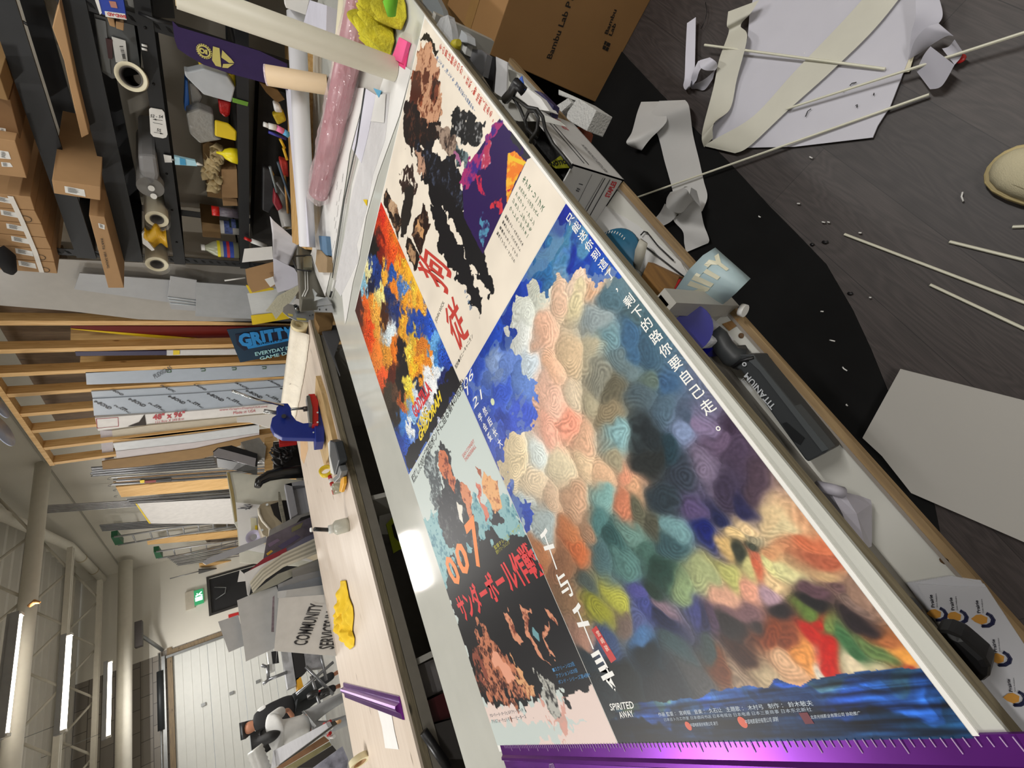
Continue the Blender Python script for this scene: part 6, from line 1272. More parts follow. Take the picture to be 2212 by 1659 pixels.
for pts, c_ in (([(578, 1175), (600, 1163), (605, 1168), (582, 1182)], '#6c5c74'), ([(575, 1196), (586, 1188), (590, 1191), (578, 1200)], '#c8a030'), ([(630, 1140), (655, 1128), (650, 1140), (630, 1150)], '#6c6848'), ([(600, 1180), (640, 1155), (650, 1160), (610, 1186)], '#4a4266')): ycard('print_patch', None, None, pts, 4.047, mat('pp' + c_, c_, .4), .001, pv)
for i in range(7):
    f = i * 1.0
    ycard('foam_board', 'white foam board edge in the fanned stack behind the bench', 'board', [(539 + f, 1258 + i * 3.2), (565 + f, 1228 + i * 3.4), (610, 1196 + i * 4), (690, 1158 + i * 5), (760, 1150 + i * 5), (760, 1156 + i * 5), (690, 1163.5 + i * 5), (612, 1201 + i * 4), (568 + f, 1231 + i * 3.4), (541 + f, 1261 + i * 3.2)], 3.97 - i * .008, mat('foam_edge', '#cfcbbb', .6) if i % 2 == 0 else mat('foam_shade', '#a9a698', .6), .006, group='fanned foam boards behind the bench')
for lb_, p_, y_, c_ in [('olive grey curved board in front of the fanned foam boards', [(540, 1285), (570, 1262), (600, 1240), (760, 1180), (760, 1230), (640, 1240), (600, 1262), (545, 1284)], 3.9, '#8a8a7e'),
 ('small dark grey board behind the grey panels', [(631, 1232), (690, 1209), (760, 1200), (760, 1235), (632, 1248)], 3.88, '#7c7c7a'),
 ('upper blue grey board of the pair above the sign', [(600, 1263), (640, 1245), (760, 1215), (760, 1250), (601, 1275)], 3.86, '#85888c'),
 ('lower blue grey board of the pair above the sign', [(601, 1270), (700, 1243), (760, 1240), (760, 1275), (602, 1283)], 3.84, '#6f7680'),
 ('thick white panel edge above the sign', [(598, 1280), (602, 1277), (760, 1255), (760, 1290), (600, 1292)], 3.83, '#b9bcbe'),
 ('large pale grey panel with a bent corner over the black door', [(512, 1297), (546, 1283), (597, 1266), (606, 1290), (596, 1440), (598, 1398), (531, 1429), (524, 1375)], 3.95, '#b2b3b3'),
 ('small pale grey panel sticking out over the roller door', [(471, 1343), (515, 1328), (524, 1370), (527, 1395), (494, 1409)], 4.0, '#a9aaab')]:
    ycard('sign_blank', lb_, 'panel', p_, y_, mat('pnl' + c_, c_, .45), .006)
PL_ = bpy.data.objects
ycard('white_tag_board', 'small white printed board beside the black door', 'board', [(513, 1257), (518, 1231), (528, 1240), (531, 1255)], 4.1, paper, .004)
ycard('red_sign', 'red edged sign on the wall below the black door', 'sign', [(493, 1328), (515, 1322), (516, 1330), (494, 1336)], 12.985, red, .014)
cs = empty('community_sign', at(650, 1350, 'y', 3.8), 'white sign board reading COMMUNITY SERVICES in black capitals', 'sign')
ycard('sign_board', None, None, [(602, 1292), (760, 1280), (760, 1420), (592, 1406), (598, 1340)], 3.8, mat('sign_white', '#c6c6c4', .35), .006, cs)
def ly_(bd, xa, ya, xb, yb, xc, yc, y, bold=.02):
    a = at(xa, ya, 'y', y); b = at(xb, yb, 'y', y); c = at(xc, yc, 'y', y); text_mb(bd, a, b - a, c - a, .001, bold=bold).build('lettering', mat('ink_#26262a', '#26262a', .5), cs)
ly_('COMMUNITY', 663, 1394, 699, 1305, 632, 1393, 3.795)
ly_('SERVICES IN', 722, 1402, 736, 1322, 688, 1402, 3.795)
ycard('barcode_strip', 'thin printed strip along the top of the pale grey panel', 'strip', [(589, 1290), (593, 1286), (592, 1365), (586, 1365)], 3.82, mat('strip_print', '#6c6068', .5, var=.5, scale=30), .003)
for a_, b_ in (((690, 1405), (770, 1400)), ((700, 1470), (770, 1480))): rod('support_leg', 'grey floor leg of the loaded shop trolley' if 0 else None, None, [at(*a_, 'y', 8.0), at(*b_, 'y', 8.0)], .02, steel, 8, None) if 0 else None
kb = empty('storage_cart', (-.2, 4.4, 0), 'low grey storage cart behind the bench carrying the leaning boards', 'cart')
MB().bb((-1.7, 3.82, .56), (1.5, 5.0, .6)).build('cart_deck', mat('cart_grey', '#6c6a66', .6), kb)
for x in (-1.6, 1.4):
    for y_ in (3.9, 4.9): MB().bb((x - .03, y_ - .03, 0), (x + .03, y_ + .03, .56)).build('leg', mat('cart_grey', '#6c6a66', .6), kb)
# ================= TROLLEY AND JUNK BY THE ROLLER DOOR =================
tl = empty('hand_trolley', at(640, 1450, 'y', 8), 'grey metal shop trolley loaded with boxes in front of the roller door', 'trolley')
y8 = 8.0
def Y8(nm, pts, m_, th=.3, y=y8): ycard(nm, None, None, pts, y, m_, th, tl)
Y8('top_box', [(577, 1407), (590, 1402), (595, 1445), (583, 1450)], mat('box_pale', '#c9c9c6', .5)); Y8('box_opening', [(586, 1408), (600, 1405), (603, 1432), (589, 1434)], blackp, .02, 7.95)
Y8('stacked_trays', [(608, 1402), (628, 1400), (640, 1480), (622, 1488)], mat('trays', '#a9aaae', .45, var=.25, scale=8))
Y8('black_crate', [(630, 1400), (655, 1398), (662, 1450), (640, 1470)], mat('crate', '#1c1a1c', .5)); Y8('battery_box', [(640, 1465), (650, 1462), (656, 1485), (643, 1490)], mat('tool_yellow', '#e0a428', .5))
Y8('lower_crate', [(650, 1400), (690, 1398), (700, 1440), (662, 1445)], mat('wire_crate', '#86868a', .5, var=.3, scale=12))
for a_, b_ in (((565, 1437), (575, 1440)), ((578, 1436), (580, 1470)), ((568, 1478), (580, 1468)), ((580, 1468), (620, 1452)), ((640, 1500), (720, 1430)), ((690, 1400), (705, 1470)), ((660, 1440), (720, 1500)), ((672, 1460), (690, 1520))):
    rod('trolley_tube', None, None, [at(*a_, 'y', y8), at(*b_, 'y', y8)], .022, steel, 8, tl)
for X, Y in ((676, 1500), (700, 1497)): 
    t_ = MB(); torus(t_, at(X, Y, 'y', 7.9), (1, .3, 0), .08, .03, .05); t_.build('wheel', blackp, tl)
ycard('red_cup', 'small red can on the floor beside the trolley', 'can', [(684, 1492), (692, 1490), (694, 1500), (686, 1502)], 8.2, red, .06)
ycard('shoe_pair', 'dark shoes lying in front of the roller door', 'shoe', [(698, 1495), (720, 1482), (725, 1492), (704, 1503)], 8.1, mat('shoe_dark', '#2c2a30', .6), .15)
fm = MB()
# vent hose and long table at the frame edge
rs = random.Random(2); P = [at(X, Y, 'y', 8.2) for X, Y in ((550, 1617), (556, 1635), (562, 1650), (570, 1670))]
rod('foil_hose', 'crinkled white foil duct hose behind the seated worker', 'hose', [P[0].lerp(P[3], k / 12) + Vector((0, 0, 0)) for k in range(13)], [.09 + .012 * (k % 2) for k in range(13)], mat('foil', '#d0d0cc', .4, .2), 16)
LTP = ((0, 6.3, .9), (0, -.40, 2.3))
lt = empty('long_table', Vector((-1.9, 7.3, .9)), 'long white topped table with a dark edge beside the two workers', 'table')
MB().prism([atp(X, Y, *LTP) for X, Y in ((590, 1622), (704, 1562), (709, 1572), (592, 1659), (586, 1659))], (0, 0, -.04)).build('tabletop', mat('table_grey', '#b4b4b8', .5), lt)
MB().prism([atp(X, Y, *LTP) - Vector((0, 0, .05)) for X, Y in ((704, 1566), (710, 1574), (600, 1659), (592, 1659))], (0, 0, -.04)).build('dark_edge', mat('edge_dk', '#3a3630', .5), lt)
for lb_, p_, y_, c_ in (('rusty brown board leaning below the long table', [(596, 1659), (700, 1590), (712, 1600), (612, 1659)], 5.6, '#8c6648'), ('yellowish board leaning next to the rusty one', [(614, 1659), (712, 1602), (716, 1610), (640, 1659)], 5.4, '#8c845c'), ('dark board leaning next to the yellowish one', [(640, 1659), (718, 1610), (730, 1625), (690, 1659)], 5.2, '#2f2a26'), ('heap of black and white printed sheets at the frame corner', [(676, 1659), (740, 1612), (752, 1640), (750, 1659)], 4.9, '#8c8c98')):
    ycard('lower_board', lb_, 'board', p_, y_, mat('lb' + c_, c_, .6, var=.7 if '8c8c98' in c_ else .15, scale=10), .03)
rs = random.Random(7)
for k in range(8):
    X = 696 + rs.uniform(0, 30); Y = 1560 + rs.uniform(0, 34)
    rod('scrap', 'small red or white scrap in the heap beside the long table', 'scrap', [at(X, Y, 'y', 6.6), at(X + rs.uniform(4, 10), Y + rs.uniform(-8, 8), 'y', 6.5)], .02, [red, paper, mat('skin_wood', '#c89a6c', .6)][k % 3], 6, group='scraps beside the long table')
# ================= THE TWO WORKERS =================
def body(name, parent, joints, edges, m_, root=0, sub=2):
    if name == 'body':
        slim = lambda r, k: (r[0] * k, r[1] * k) if isinstance(r, tuple) else r * k
        joints = [(j[0], slim(j[1], 1.0 if i in (4, 5, 6, 17, 18, 21, 22, 10, 14) else .68)) for i, j in enumerate(joints)] if len(joints) == 23 else [(j[0], slim(j[1], 1.0 if i in (3, 4, 5, 9, 13, 16, 17, 20) else .66)) for i, j in enumerate(joints)]
    me = bpy.data.meshes.new(name); me.from_pydata([j[0] for j in joints], edges, []); me.update()
    o = bpy.data.objects.new(name, me); COL.objects.link(o); me.materials.append(m_)
    sk = o.modifiers.new('skin', 'SKIN'); sk.use_smooth_shade = True
    for i, j in enumerate(joints):
        r = j[1]; me.skin_vertices[0].data[i].radius = r if isinstance(r, tuple) else (r, r)
    me.skin_vertices[0].data[root].use_root = True
    sb = o.modifiers.new('s', 'SUBSURF'); sb.levels = sub; sb.render_levels = sub
    bpy.context.view_layer.update()
    dg = bpy.context.evaluated_depsgraph_get(); me2 = bpy.data.meshes.new_from_object(o.evaluated_get(dg)); bpy.data.objects.remove(o)
    org = WL[parent.name] if parent else Vector((0, 0, 0))
    for v in me2.vertices: v.co -= org
    o = bpy.data.objects.new(name, me2); COL.objects.link(o)
    if parent: o.parent = parent
    WL[o.name] = org; return o
skin_ = mat('skin', '#b0785c', .6); hair = mat('hair_black', '#0e0d0e', .5, bump=.5, bscale=200)
# worker in white shirt, seen from behind, leaning forward over the table
y = 8.6
def W_(X, Y, yy): return at(X, Y, 'y', yy)
w1 = empty('person', (W_(655, 1590, y).x, y, 0), 'person in a white shirt and grey trousers with a long black ponytail, seen from behind', 'person')
hip = W_(655, 1572, y); sh1 = W_(590, 1586, y - .05); neck = W_(574, 1598, y + .02); head = W_(560, 1604, y + .04)
def W0(X, Y, yy, r): return (W_(X, Y, yy), r)
kneeL = Vector((hip.x + .12, y - .02, .50)); kneeR = Vector((hip.x - .16, y + .12, .48))
J = [(hip, (.17, .13)), (hip.lerp(sh1, .35), (.165, .13)), (hip.lerp(sh1, .75), (.18, .14)), (sh1, (.16, .12)), (neck, .06), (head, (.10, .11)), (head.lerp(neck, -.7), .08),
     (hip + Vector((.1, 0, -.12)), .105), (kneeL, .075), (Vector((kneeL.x + .02, y + .02, .1)), .055), (Vector((kneeL.x + .03, y + .14, .05)), .045),
     (hip + Vector((-.1, 0, -.12)), .105), (kneeR, .075), (Vector((kneeR.x - .04, y + .1, .1)), .055), (Vector((kneeR.x - .04, y + .24, .05)), .045),
     (sh1 + Vector((-.21, 0, -.06)), .06), (sh1 + Vector((-.3, .2, -.28)), .045), (sh1 + Vector((-.22, .42, -.36)), .035), (sh1 + Vector((-.2, .5, -.37)), .035),
     (sh1 + Vector((.2, .02, -.02)), .06), (sh1 + Vector((.22, .25, -.24)), .045), (sh1 + Vector((.12, .45, -.3)), .035), (sh1 + Vector((.1, .54, -.31)), .03)]
E_ = [(0, 1), (1, 2), (2, 3), (3, 4), (4, 5), (5, 6), (0, 7), (7, 8), (8, 9), (9, 10), (0, 11), (11, 12), (12, 13), (13, 14), (3, 15), (15, 16), (16, 17), (17, 18), (3, 19), (19, 20), (20, 21), (21, 22)]
body('body', w1, J, E_, skin_)
shirt = mat('shirt_white', '#cfcfcd', .8, var=.05, bump=.2, bscale=20)
JS = [(hip + Vector((0, 0, -.14)), (.22, .17)), (hip.lerp(sh1, .35), (.195, .155)), (hip.lerp(sh1, .75), (.21, .165)), (sh1, (.185, .14)), (sh1.lerp(neck, .4), .11),
      (sh1 + Vector((-.22, 0, -.06)), .09), (sh1 + Vector((-.28, .14, -.22)), .085), (sh1 + Vector((.21, .02, -.02)), .09), (sh1 + Vector((.23, .18, -.18)), .085)]
body('shirt', w1, JS, [(0, 1), (1, 2), (2, 3), (3, 4), (3, 5), (5, 6), (3, 7), (7, 8)], shirt)
tr_m = mat('trousers_grey', '#96989a', .8, var=.05)
JT = [(hip + Vector((0, 0, .06)), (.19, .15)), (hip + Vector((.1, 0, -.14)), .125), (kneeL, .095), (Vector((kneeL.x + .02, y + .02, .12)), .075), (hip + Vector((-.1, 0, -.14)), .125), (kneeR, .095), (Vector((kneeR.x - .04, y + .1, .12)), .075)]
body('trousers', w1, JT, [(0, 1), (1, 2), (2, 3), (0, 4), (4, 5), (5, 6)], tr_m)
up_ = (head - neck).normalized()
body('hair', w1, [(head + up_ * .02, (.15, .15)), (head - up_ * .05 + Vector((0, -.03, 0)), .13), (W_(570, 1598, y - .14), .075), (W_(580, 1593, y - .2), .085), (W_(594, 1588, y - .22), .075), (W_(607, 1581, y - .22), .02)], [(0, 1), (0, 2), (2, 3), (3, 4), (4, 5)], hair)
# second worker, dark shirt and cap, beyond
y = 9.6
hip = W_(624, 1530, y); sh2 = W_(563, 1555, y - .05); neck = W_(552, 1565, y); head = W_(542, 1570, y + .02)
w2 = empty('person', (hip.x, y, 0), 'person in a black top and grey cap bending behind the white shirted worker', 'person')
kn = Vector((hip.x + .14, y + .02, .5)); kn2 = Vector((hip.x - .02, y + .1, .5))
J = [(hip, (.16, .12)), (hip.lerp(sh2, .4), (.17, .12)), (sh2, (.18, .12)), (neck, .06), (head, .10), (head + (head - neck).normalized() * .1, .085),
     (hip + Vector((.08, 0, -.12)), .1), (kn, .07), (Vector((kn.x + .05, y, .1)), .05), (Vector((kn.x + .06, y + .14, .05)), .045), (hip + Vector((-.08, 0, -.12)), .1), (kn2, .07), (Vector((kn2.x, y + .1, .1)), .05), (Vector((kn2.x, y + .24, .05)), .045),
     (W_(565, 1537, y), .065), (W_(578, 1528, y - .05), .055), (W_(588, 1525, y - .05), .045), (W_(593, 1528, y - .05), .04), (sh2 + Vector((-.2, .0, -.05)), .065), (sh2 + Vector((-.3, .15, -.25)), .05), (sh2 + Vector((-.28, .36, -.3)), .04)]
body('body', w2, J, [(0, 1), (1, 2), (2, 3), (3, 4), (4, 5), (0, 6), (6, 7), (7, 8), (8, 9), (0, 10), (10, 11), (11, 12), (12, 13), (2, 14), (14, 15), (15, 16), (16, 17), (2, 18), (18, 19), (19, 20)], skin_)
dks = mat('shirt_black', '#151518', .8)
body('shirt', w2, [(hip + Vector((0, 0, -.2)), (.21, .17)), (hip.lerp(sh2, .4), (.23, .17)), (sh2, (.24, .17)), (sh2.lerp(neck, .95), .13), (sh2 + Vector((-.2, 0, -.05)), .09), (sh2 + Vector((-.29, .13, -.22)), .075), (W_(563, 1542, y), .1)], [(0, 1), (1, 2), (2, 3), (2, 4), (4, 5), (2, 6)], dks)
body('sleeve', w2, [(W_(560, 1545, y), .09), (W_(566, 1536, y), .085), (W_(582, 1527, y - .05), .07)], [(0, 1), (1, 2)], shirt)
body('trousers', w2, [(hip + Vector((0, 0, .06)), (.18, .14)), (hip + Vector((.08, 0, -.14)), .12), (kn, .09), (Vector((kn.x + .05, y, .12)), .07), (hip + Vector((-.08, 0, -.14)), .12), (kn2, .09), (Vector((kn2.x, y + .1, .12)), .07)], [(0, 1), (1, 2), (2, 3), (0, 4), (4, 5), (5, 6)], mat('trousers_black', '#1f2225', .8))
u2 = (head - neck).normalized()
body('cap', w2, [(head - u2 * .0, (.122, .122)), (head + u2 * .09, .115), (head + u2 * .02 + Vector((0, .17, .0)), (.07, .02))], [(0, 1), (0, 2)], mat('cap_grey', '#5e6266', .8))
# ================= FLOOR CLUTTER =================
box_ = empty('shipping_box', (.41, -.2, 0), 'big brown cardboard box printed Bambu Lab P1 S standing on the floor beside the table', 'box')
z1 = .572; x0, x1, y0, y1 = .17, .64, -.46, .055
cbm = mat('box_brown', '#9c7548', .75, var=.06, scale=5)
m = MB(); m.bb((x0, y0, 0), (x1, y1, z1)); m.build('carton', cbm, box_, bevel=.003)
a = Vector((x0 - .001, y1, z1 - .02))
# lettering on the near face, facing -x
def bl(bd, ya, yb, za, zb, bold=0.0, nm='lettering'): return text_mb(bd, Vector((x0, ya, za)), Vector((0, yb - ya, 0)), Vector((0, 0, zb - za)), .0012, bold=bold).build(nm, mat('ink_#241d17', '#241d17', .7), box_)
pa = at(1191, 128, 'x', x0); pb = at(1247, -24, 'x', x0); pc = at(1180, 125, 'x', x0)
text_mb('Bambu Lab P1 Series', pa, (pb - pa) * 1.32, pc - pa, .0012, bold=.02).build('lettering', mat('ink_#241d17', '#241d17', .7), box_)
a = at(1319, 84, 'x', x0); b = at(1339, 32, 'x', x0); c = at(1303, 78, 'x', x0); text_mb('Bambu\nLab', a + (b - a) * .12, b - a, c - a, .0012, align='LEFT', bold=.03).build('lettering', mat('ink_#241d17', '#241d17', .7), box_)
lgm = MB(); o0 = at(1313, 111, 'x', x0 - .0012); e1 = at(1319, 94, 'x', x0 - .0012) - o0; e2 = at(1301, 105, 'x', x0 - .0012) - o0
for q in ([(0, 0), (.45, 0), (.45, .38), (0, .5)], [(0, .58), (.45, .46), (.45, 1), (0, 1)], [(.55, 0), (1, 0), (1, .55), (.55, .65)], [(.55, .73), (1, .63), (1, 1), (.55, 1)]): lgm.prism([o0 + e1 * u + e2 * v for u, v in q], (-.0006, 0, 0))
lgm.build('box_emblem', mat('ink_#241d17', '#241d17', .7), box_)
MB().prism([(x0 + .2, y0, z1 + .001), (x0 + .2, y1 - .003, z1 + .001), (x0 + .27, y1 - .003, z1 + .001), (x0 + .27, y0, z1 + .001)], (0, 0, .0008)).build('seam_tape', mat('box_tape', '#a07c4c', .4), box_)
b2 = empty('shipping_box', (.9, -.1, 0), 'second brown cardboard box behind the big printed one, its tan side in view', 'box')
MB().prism([at(950, -30, 'x', .66), at(955, 18, 'x', .66), at(972, 40, 'x', .66), at(1012, 95, 'x', .66), at(1040, -40, 'x', .66)], (.45, 0, 0)).build('carton', mat('box_tan', '#a17c4c', .75), b2)
MB().bb((.68, -.4, 0), (1.1, .0, .5)).build('carton_base', cbm, b2)
# styrofoam
fo = mat('styrofoam', '#cfcfcc', .8, bump=.5, bscale=150)
sf_ = empty('foam_block', at(1260, 240, 'z', .5), 'notched white polystyrene packing block beside the big brown box', 'foam')
zf = .56
MB().prism([at(X, Y, 'z', zf) for X, Y in ((1206, 193), (1252, 214), (1288, 238), (1267, 283), (1223, 258), (1225, 243), (1236, 226), (1243, 217), (1206, 205))], (0, 0, -.07)).build('block', fo, sf_, bevel=.002)
MB().prism([at(X, Y, 'z', zf + .01) for X, Y in ((1196, 232), (1227, 212), (1234, 222), (1204, 249))], (0, 0, -.05)).build('block_arm', fo, sf_)
rs = random.Random(1)
# ---------- paper on the floor ----------
def flat(lb_, pts, z, m_, th=.002, name='paper_sheet', cat='paper', group=None): return card(name, lb_, cat, pts, ('z', z), th, m_, None, group)
flat('large crumpled white liner sheet lying on the laminate floor', [(1640, -60), (1619, 30), (1615, 81), (1589, 181), (1541, 271), (1538, 301), (1556, 319), (1613, 319), (1716, 317), (1885, 297), (1896, 271), (1923, 229), (1962, 129), (1977, 39), (2010, -60)], .012, mat('liner_white', '#c9c8d2', .5, var=.02, bump=.1, bscale=6), .004)
lc = mat('liner_edge', '#cfcdbf', .5, var=.03)
def ribbon(name, lb_, L, R_, m_, cat='paper strip', n=24):
    """curling strip: L and R_ are matching lists of (X, Y, z) edge points"""
    def samp(Q, t):
        k = t * (len(Q) - 1); i = min(int(k), len(Q) - 2); f = k - i
        P = [Vector((q[0], q[1], q[2])) for q in Q]; p0 = P[max(i - 1, 0)]; p1 = P[i]; p2 = P[i + 1]; p3 = P[min(i + 2, len(P) - 1)]
        v = .5 * ((2 * p1) + (p2 - p0) * f + (2 * p0 - 5 * p1 + 4 * p2 - p3) * f * f + (3 * p1 - p0 - 3 * p2 + p3) * f ** 3)
        return at(v.x, v.y, 'z', max(.004, v.z))
    G_ = []
    N_ = n * (len(L) - 1) // 2
    for i in range(N_ + 1):
        a = samp(L, i / N_); b = samp(R_, i / N_); G_.append([a, a.lerp(b, .33), a.lerp(b, .67), b])
    return MB().grid(G_).build(name, m_, None, lb_, cat)
ribbon('liner_strip', 'wide cream strip lying diagonally across the white liner sheet', [(1930, -80, .02), (1835, 30, .022), (1716, 155, .022), (1628, 250, .024), (1545, 300, .03), (1519, 315, .02)], [(2000, -80, .02), (1900, 50, .022), (1800, 150, .022), (1700, 240, .022), (1620, 315, .024), (1588, 331, .02)], lc)
ribbon('liner_strip', 'curling cream strip running down the near side of the white liner sheet', [(1573, 25, .05), (1570, 55, .05), (1574, 70, .03), (1553, 130, .04), (1541, 190, .03), (1520, 270, .03), (1516, 300, .05), (1521, 318, .02)], [(1640, 0, .05), (1622, 28, .05), (1600, 55, .03), (1614, 80, .05), (1592, 170, .03), (1577, 235, .03), (1543, 265, .06), (1540, 298, .03)], lc)
ribbon('liner_strip', 'narrow white strip standing apart near the thin black wire', [(1484, 50, .03), (1481, 110, .02), (1479, 165, .03), (1476, 185, .02), (1481, 194, .03), (1490, 190, .01)], [(1503, 37, .03), (1502, 100, .02), (1500, 155, .03), (1494, 172, .04), (1492, 180, .05), (1491, 188, .05)], paperb)
ribbon('liner_strip', 'small loop of white strip beside the narrow one', [(1508, 132, .05), (1497, 155, .06), (1492, 178, .03), (1493, 191, .01), (1505, 192, .01), (1522, 194, .01), (1540, 170, .02)], [(1535, 124, .05), (1513, 150, .08), (1505, 172, .06), (1500, 180, .05), (1515, 175, .05), (1530, 165, .04), (1545, 150, .03)], paperb)
ribbon('liner_strip', 'small folded strip end lying on the loop of white strip', [(1512, 130, .07), (1513, 145, .08), (1525, 152, .07), (1545, 152, .05)], [(1533, 124, .07), (1540, 128, .08), (1548, 135, .07), (1550, 145, .05)], paperb)
lw = mat('liner_pale', '#cbcac8', .5, var=.02)
ribbon('liner_strip', 'wide curling white strip on the black mat, upper end folded over', [(1385, 220, .03), (1376, 245, .05), (1365, 285, .06), (1353, 308, .09), (1370, 320, .04), (1385, 325, .03)], [(1424, 219, .03), (1430, 235, .05), (1440, 262, .06), (1405, 300, .05), (1388, 322, .05), (1386, 327, .02)], lw)
ribbon('liner_strip', 'long white strip running along the black mat towards the table edge', [(1424, 218, .05), (1400, 262, .05), (1420, 290, .02), (1436, 350, .015), (1450, 400, .015), (1462, 450, .02), (1470, 480, .03)], [(1480, 216, .05), (1489, 232, .07), (1497, 290, .02), (1510, 345, .015), (1520, 390, .015), (1528, 425, .02), (1517, 456, .03)], lw)
ribbon('liner_strip', 'curled loop of strip at the table side end of the long strip', [(1448, 415, .09), (1440, 430, .12), (1442, 450, .13), (1470, 460, .10), (1490, 440, .09)], [(1487, 403, .09), (1478, 404, .16), (1486, 412, .18), (1492, 425, .14), (1500, 435, .10)], lw)
ribbon('liner_strip', 'broad strip end hanging down beside the shelf edge', [(1493, 405, .12), (1486, 430, .08), (1470, 460, .05), (1455, 475, .03), (1475, 500, .03), (1478, 525, .02), (1482, 545, .02)], [(1505, 412, .12), (1512, 440, .08), (1517, 470, .05), (1522, 490, .03), (1528, 505, .03), (1532, 518, .03), (1530, 525, .02)], lw)
ribbon('liner_strip', 'short flat strip tucked against the shelf lip', [(1436, 440, .05), (1425, 460, .04), (1412, 475, .03)], [(1466, 460, .05), (1450, 478, .04), (1428, 490, .03)], lw)
lv_ = mat('liner_violet', '#c4c3ce', .5, var=.02)
ribbon('liner_strip', 'violet white strip looping at the upper right of the floor sheet', [(1975, -30, .06), (1978, 30, .05), (1968, 75, .03), (1963, 128, .02)], [(2020, -30, .06), (2036, 25, .05), (2028, 50, .05), (2000, 70, .03)], lv_)
ribbon('liner_strip', 'folded strip loop at the right end of the floor sheet', [(1963, 129, .02), (1975, 90, .05), (2000, 60, .07), (2027, 50, .07)], [(1992, 112, .02), (2015, 95, .05), (2045, 78, .08), (2060, 78, .1)], lv_)
ribbon('liner_strip', 'strip end pointing down beside the folded loop', [(1979, 153, .03), (1995, 120, .05), (2010, 100, .06)], [(2009, 193, .03), (2035, 185, .04), (2062, 140, .06)], lv_)
ribbon('liner_strip', 'small strip tip behind the folded loop with a red spot', [(2035, 105, .05), (2050, 100, .05), (2062, 85, .06)], [(2062, 140, .03), (2075, 125, .03), (2080, 112, .04)], lv_)
MB().ring(at(2076, 128, 'z', .02), (0, 0, 1), [(.001, 0), (.009, 0), (.009, .004), (.001, .004)], 14).build('plastic_scrap', red, None, 'tiny red and white cap by the end of the strips', 'cap')
flat('small cream paper corner between the sheet and the strip loops', [(1957, 130), (1974, 122), (1964, 155), (1952, 156)], .01, cream)
# white board
flat('large white rigid sheet lying on the floor at the lower right', [(1945, 797), (1863, 946), (1905, 985), (1968, 1065), (2260, 1192), (2260, 877)], .035, mat('sheet_gloss', '#b9b6b0', .35, var=.02, scale=2), .004, 'rigid_sheet', 'sheet')
# sticks
stm = mat('stick_cream', '#dcdac6', .45)
for i, (lb_, A_, B_, za, zb) in enumerate((('long cream plastic stick crossing the black mat and the white strip', (1371, 428), (2007, 204), .04, .016), ('long cream stick crossing the liner sheet towards the right frame edge', (1700, 235), (2260, 55), .03, .05), ('cream stick lying near the top across the liner sheet', (1522, 97), (1912, 149), .05, .02), ('long cream stick alone on the laminate, longest of the lower group', (1824, 506), (2250, 668), .006, .006), ('cream stick above the longest one of the lower group', (2051, 522), (2250, 571), .006, .006), ('cream stick below the longest one of the lower group', (2009, 615), (2250, 728), .006, .006), ('short pale stick end at the right frame edge', (2187, 490), (2250, 488), .006, .006))):
    MB().tube([at(*A_, 'z', za), at(*B_, 'z', zb)], .0035, 6, smooth=False).build('plastic_stick', stm, None, lb_, 'stick')
# bits
rs = random.Random(20)
for i, (X, Y, L, a_) in enumerate(((1740, 115, 6, .9), (1752, 340, 7, .5), (1790, 480, 5, .3), (1776, 673, 6, 0), (1798, 736, 12, .2), (1825, 797, 13, .7), (1779, 480, 7, .2), (1858, 503, 6, .1), (1880, 643, 4, 0), (1641, 468, 5, .6), (2080, 425, 20, 1.5), (1725, 440, 6, 0), (1830, 875, 4, 1))):
    a = at(X - L / 2 * math.cos(a_), Y - L / 2 * math.sin(a_), 'z', .009); b = at(X + L / 2 * math.cos(a_), Y + L / 2 * math.sin(a_), 'z', .009)
    rod('paper_bit', 'tiny white paper scrap on the dark floor', 'scrap', [a, (a + b) / 2 + Vector((.002, .001, .002)), b], .002, paper, 5, group='tiny scraps on the floor')
for i, (pp) in enumerate((((1740, 252), (1745, 240), (1752, 235)), ((1836, 185), (1840, 180), (1850, 178)), ((1848, 228), (1852, 226), (1851, 232)), ((1524, 5), (1527, 25), (1523, 45), (1514, 62)), ((1821, 194), (1822, 198)), ((1887, 206), (1888, 201)))):
    rod('black_fibre', 'short black wire bit on the floor sheet' if i != 3 else 'thin curved black wire on the floor near the frame top', 'wire', [at(X, Y, 'z', .018) for X, Y in pp], .0013, blackp, 5, group='black wire bits on the floor sheet' if i != 3 else None)
for X, Y, s_ in ((1783, 522, 6), (1837, 633, 5), (1755, 527, 3)): rod('dark_crumb', 'small dark crumb on the laminate', 'crumb', [at(X - s_, Y, 'z', .004), at(X, Y + 2, 'z', .006), at(X + s_, Y, 'z', .004)], .004, blackp, 6, group='dark crumbs on the laminate')
# ---------- shoe ----------
shoe = empty('shoe', (-1.3, -.46, 0), 'toe of a cream shoe entering the picture at the right edge', 'shoe')
tip = at(2146, 352, 'z', .03); ax = Vector((-1, -.28, 0)).normalized(); sd = Vector((-ax.y, ax.x, 0))
def foot(prof, z0, dz, nz, nm, m_, top=None):
    G_ = []
    for i, (t, w, h) in enumerate(prof):
        c = tip + ax * t; row = []
        for k in range(17):
            an = k / 16 * math.pi; row.append(Vector((c.x, c.y, 0)) + sd * (-w * math.cos(an)) + Vector((0, 0, z0 + (h - z0) * math.sin(an) ** .6)))
        G_.append(row)
    return MB().grid(G_).build(nm, m_, shoe)
prof = [(0.0, .004, .03), (.006, .02, .045), (.018, .034, .055), (.04, .045, .062), (.07, .051, .068), (.1, .053, .075), (.14, .05, .09), (.18, .043, .1), (.28, .036, .1)]
foot(prof, .022, 0, 0, 'upper', mat('shoe_canvas', '#c9c0a0', .8, bump=.2, bscale=400))
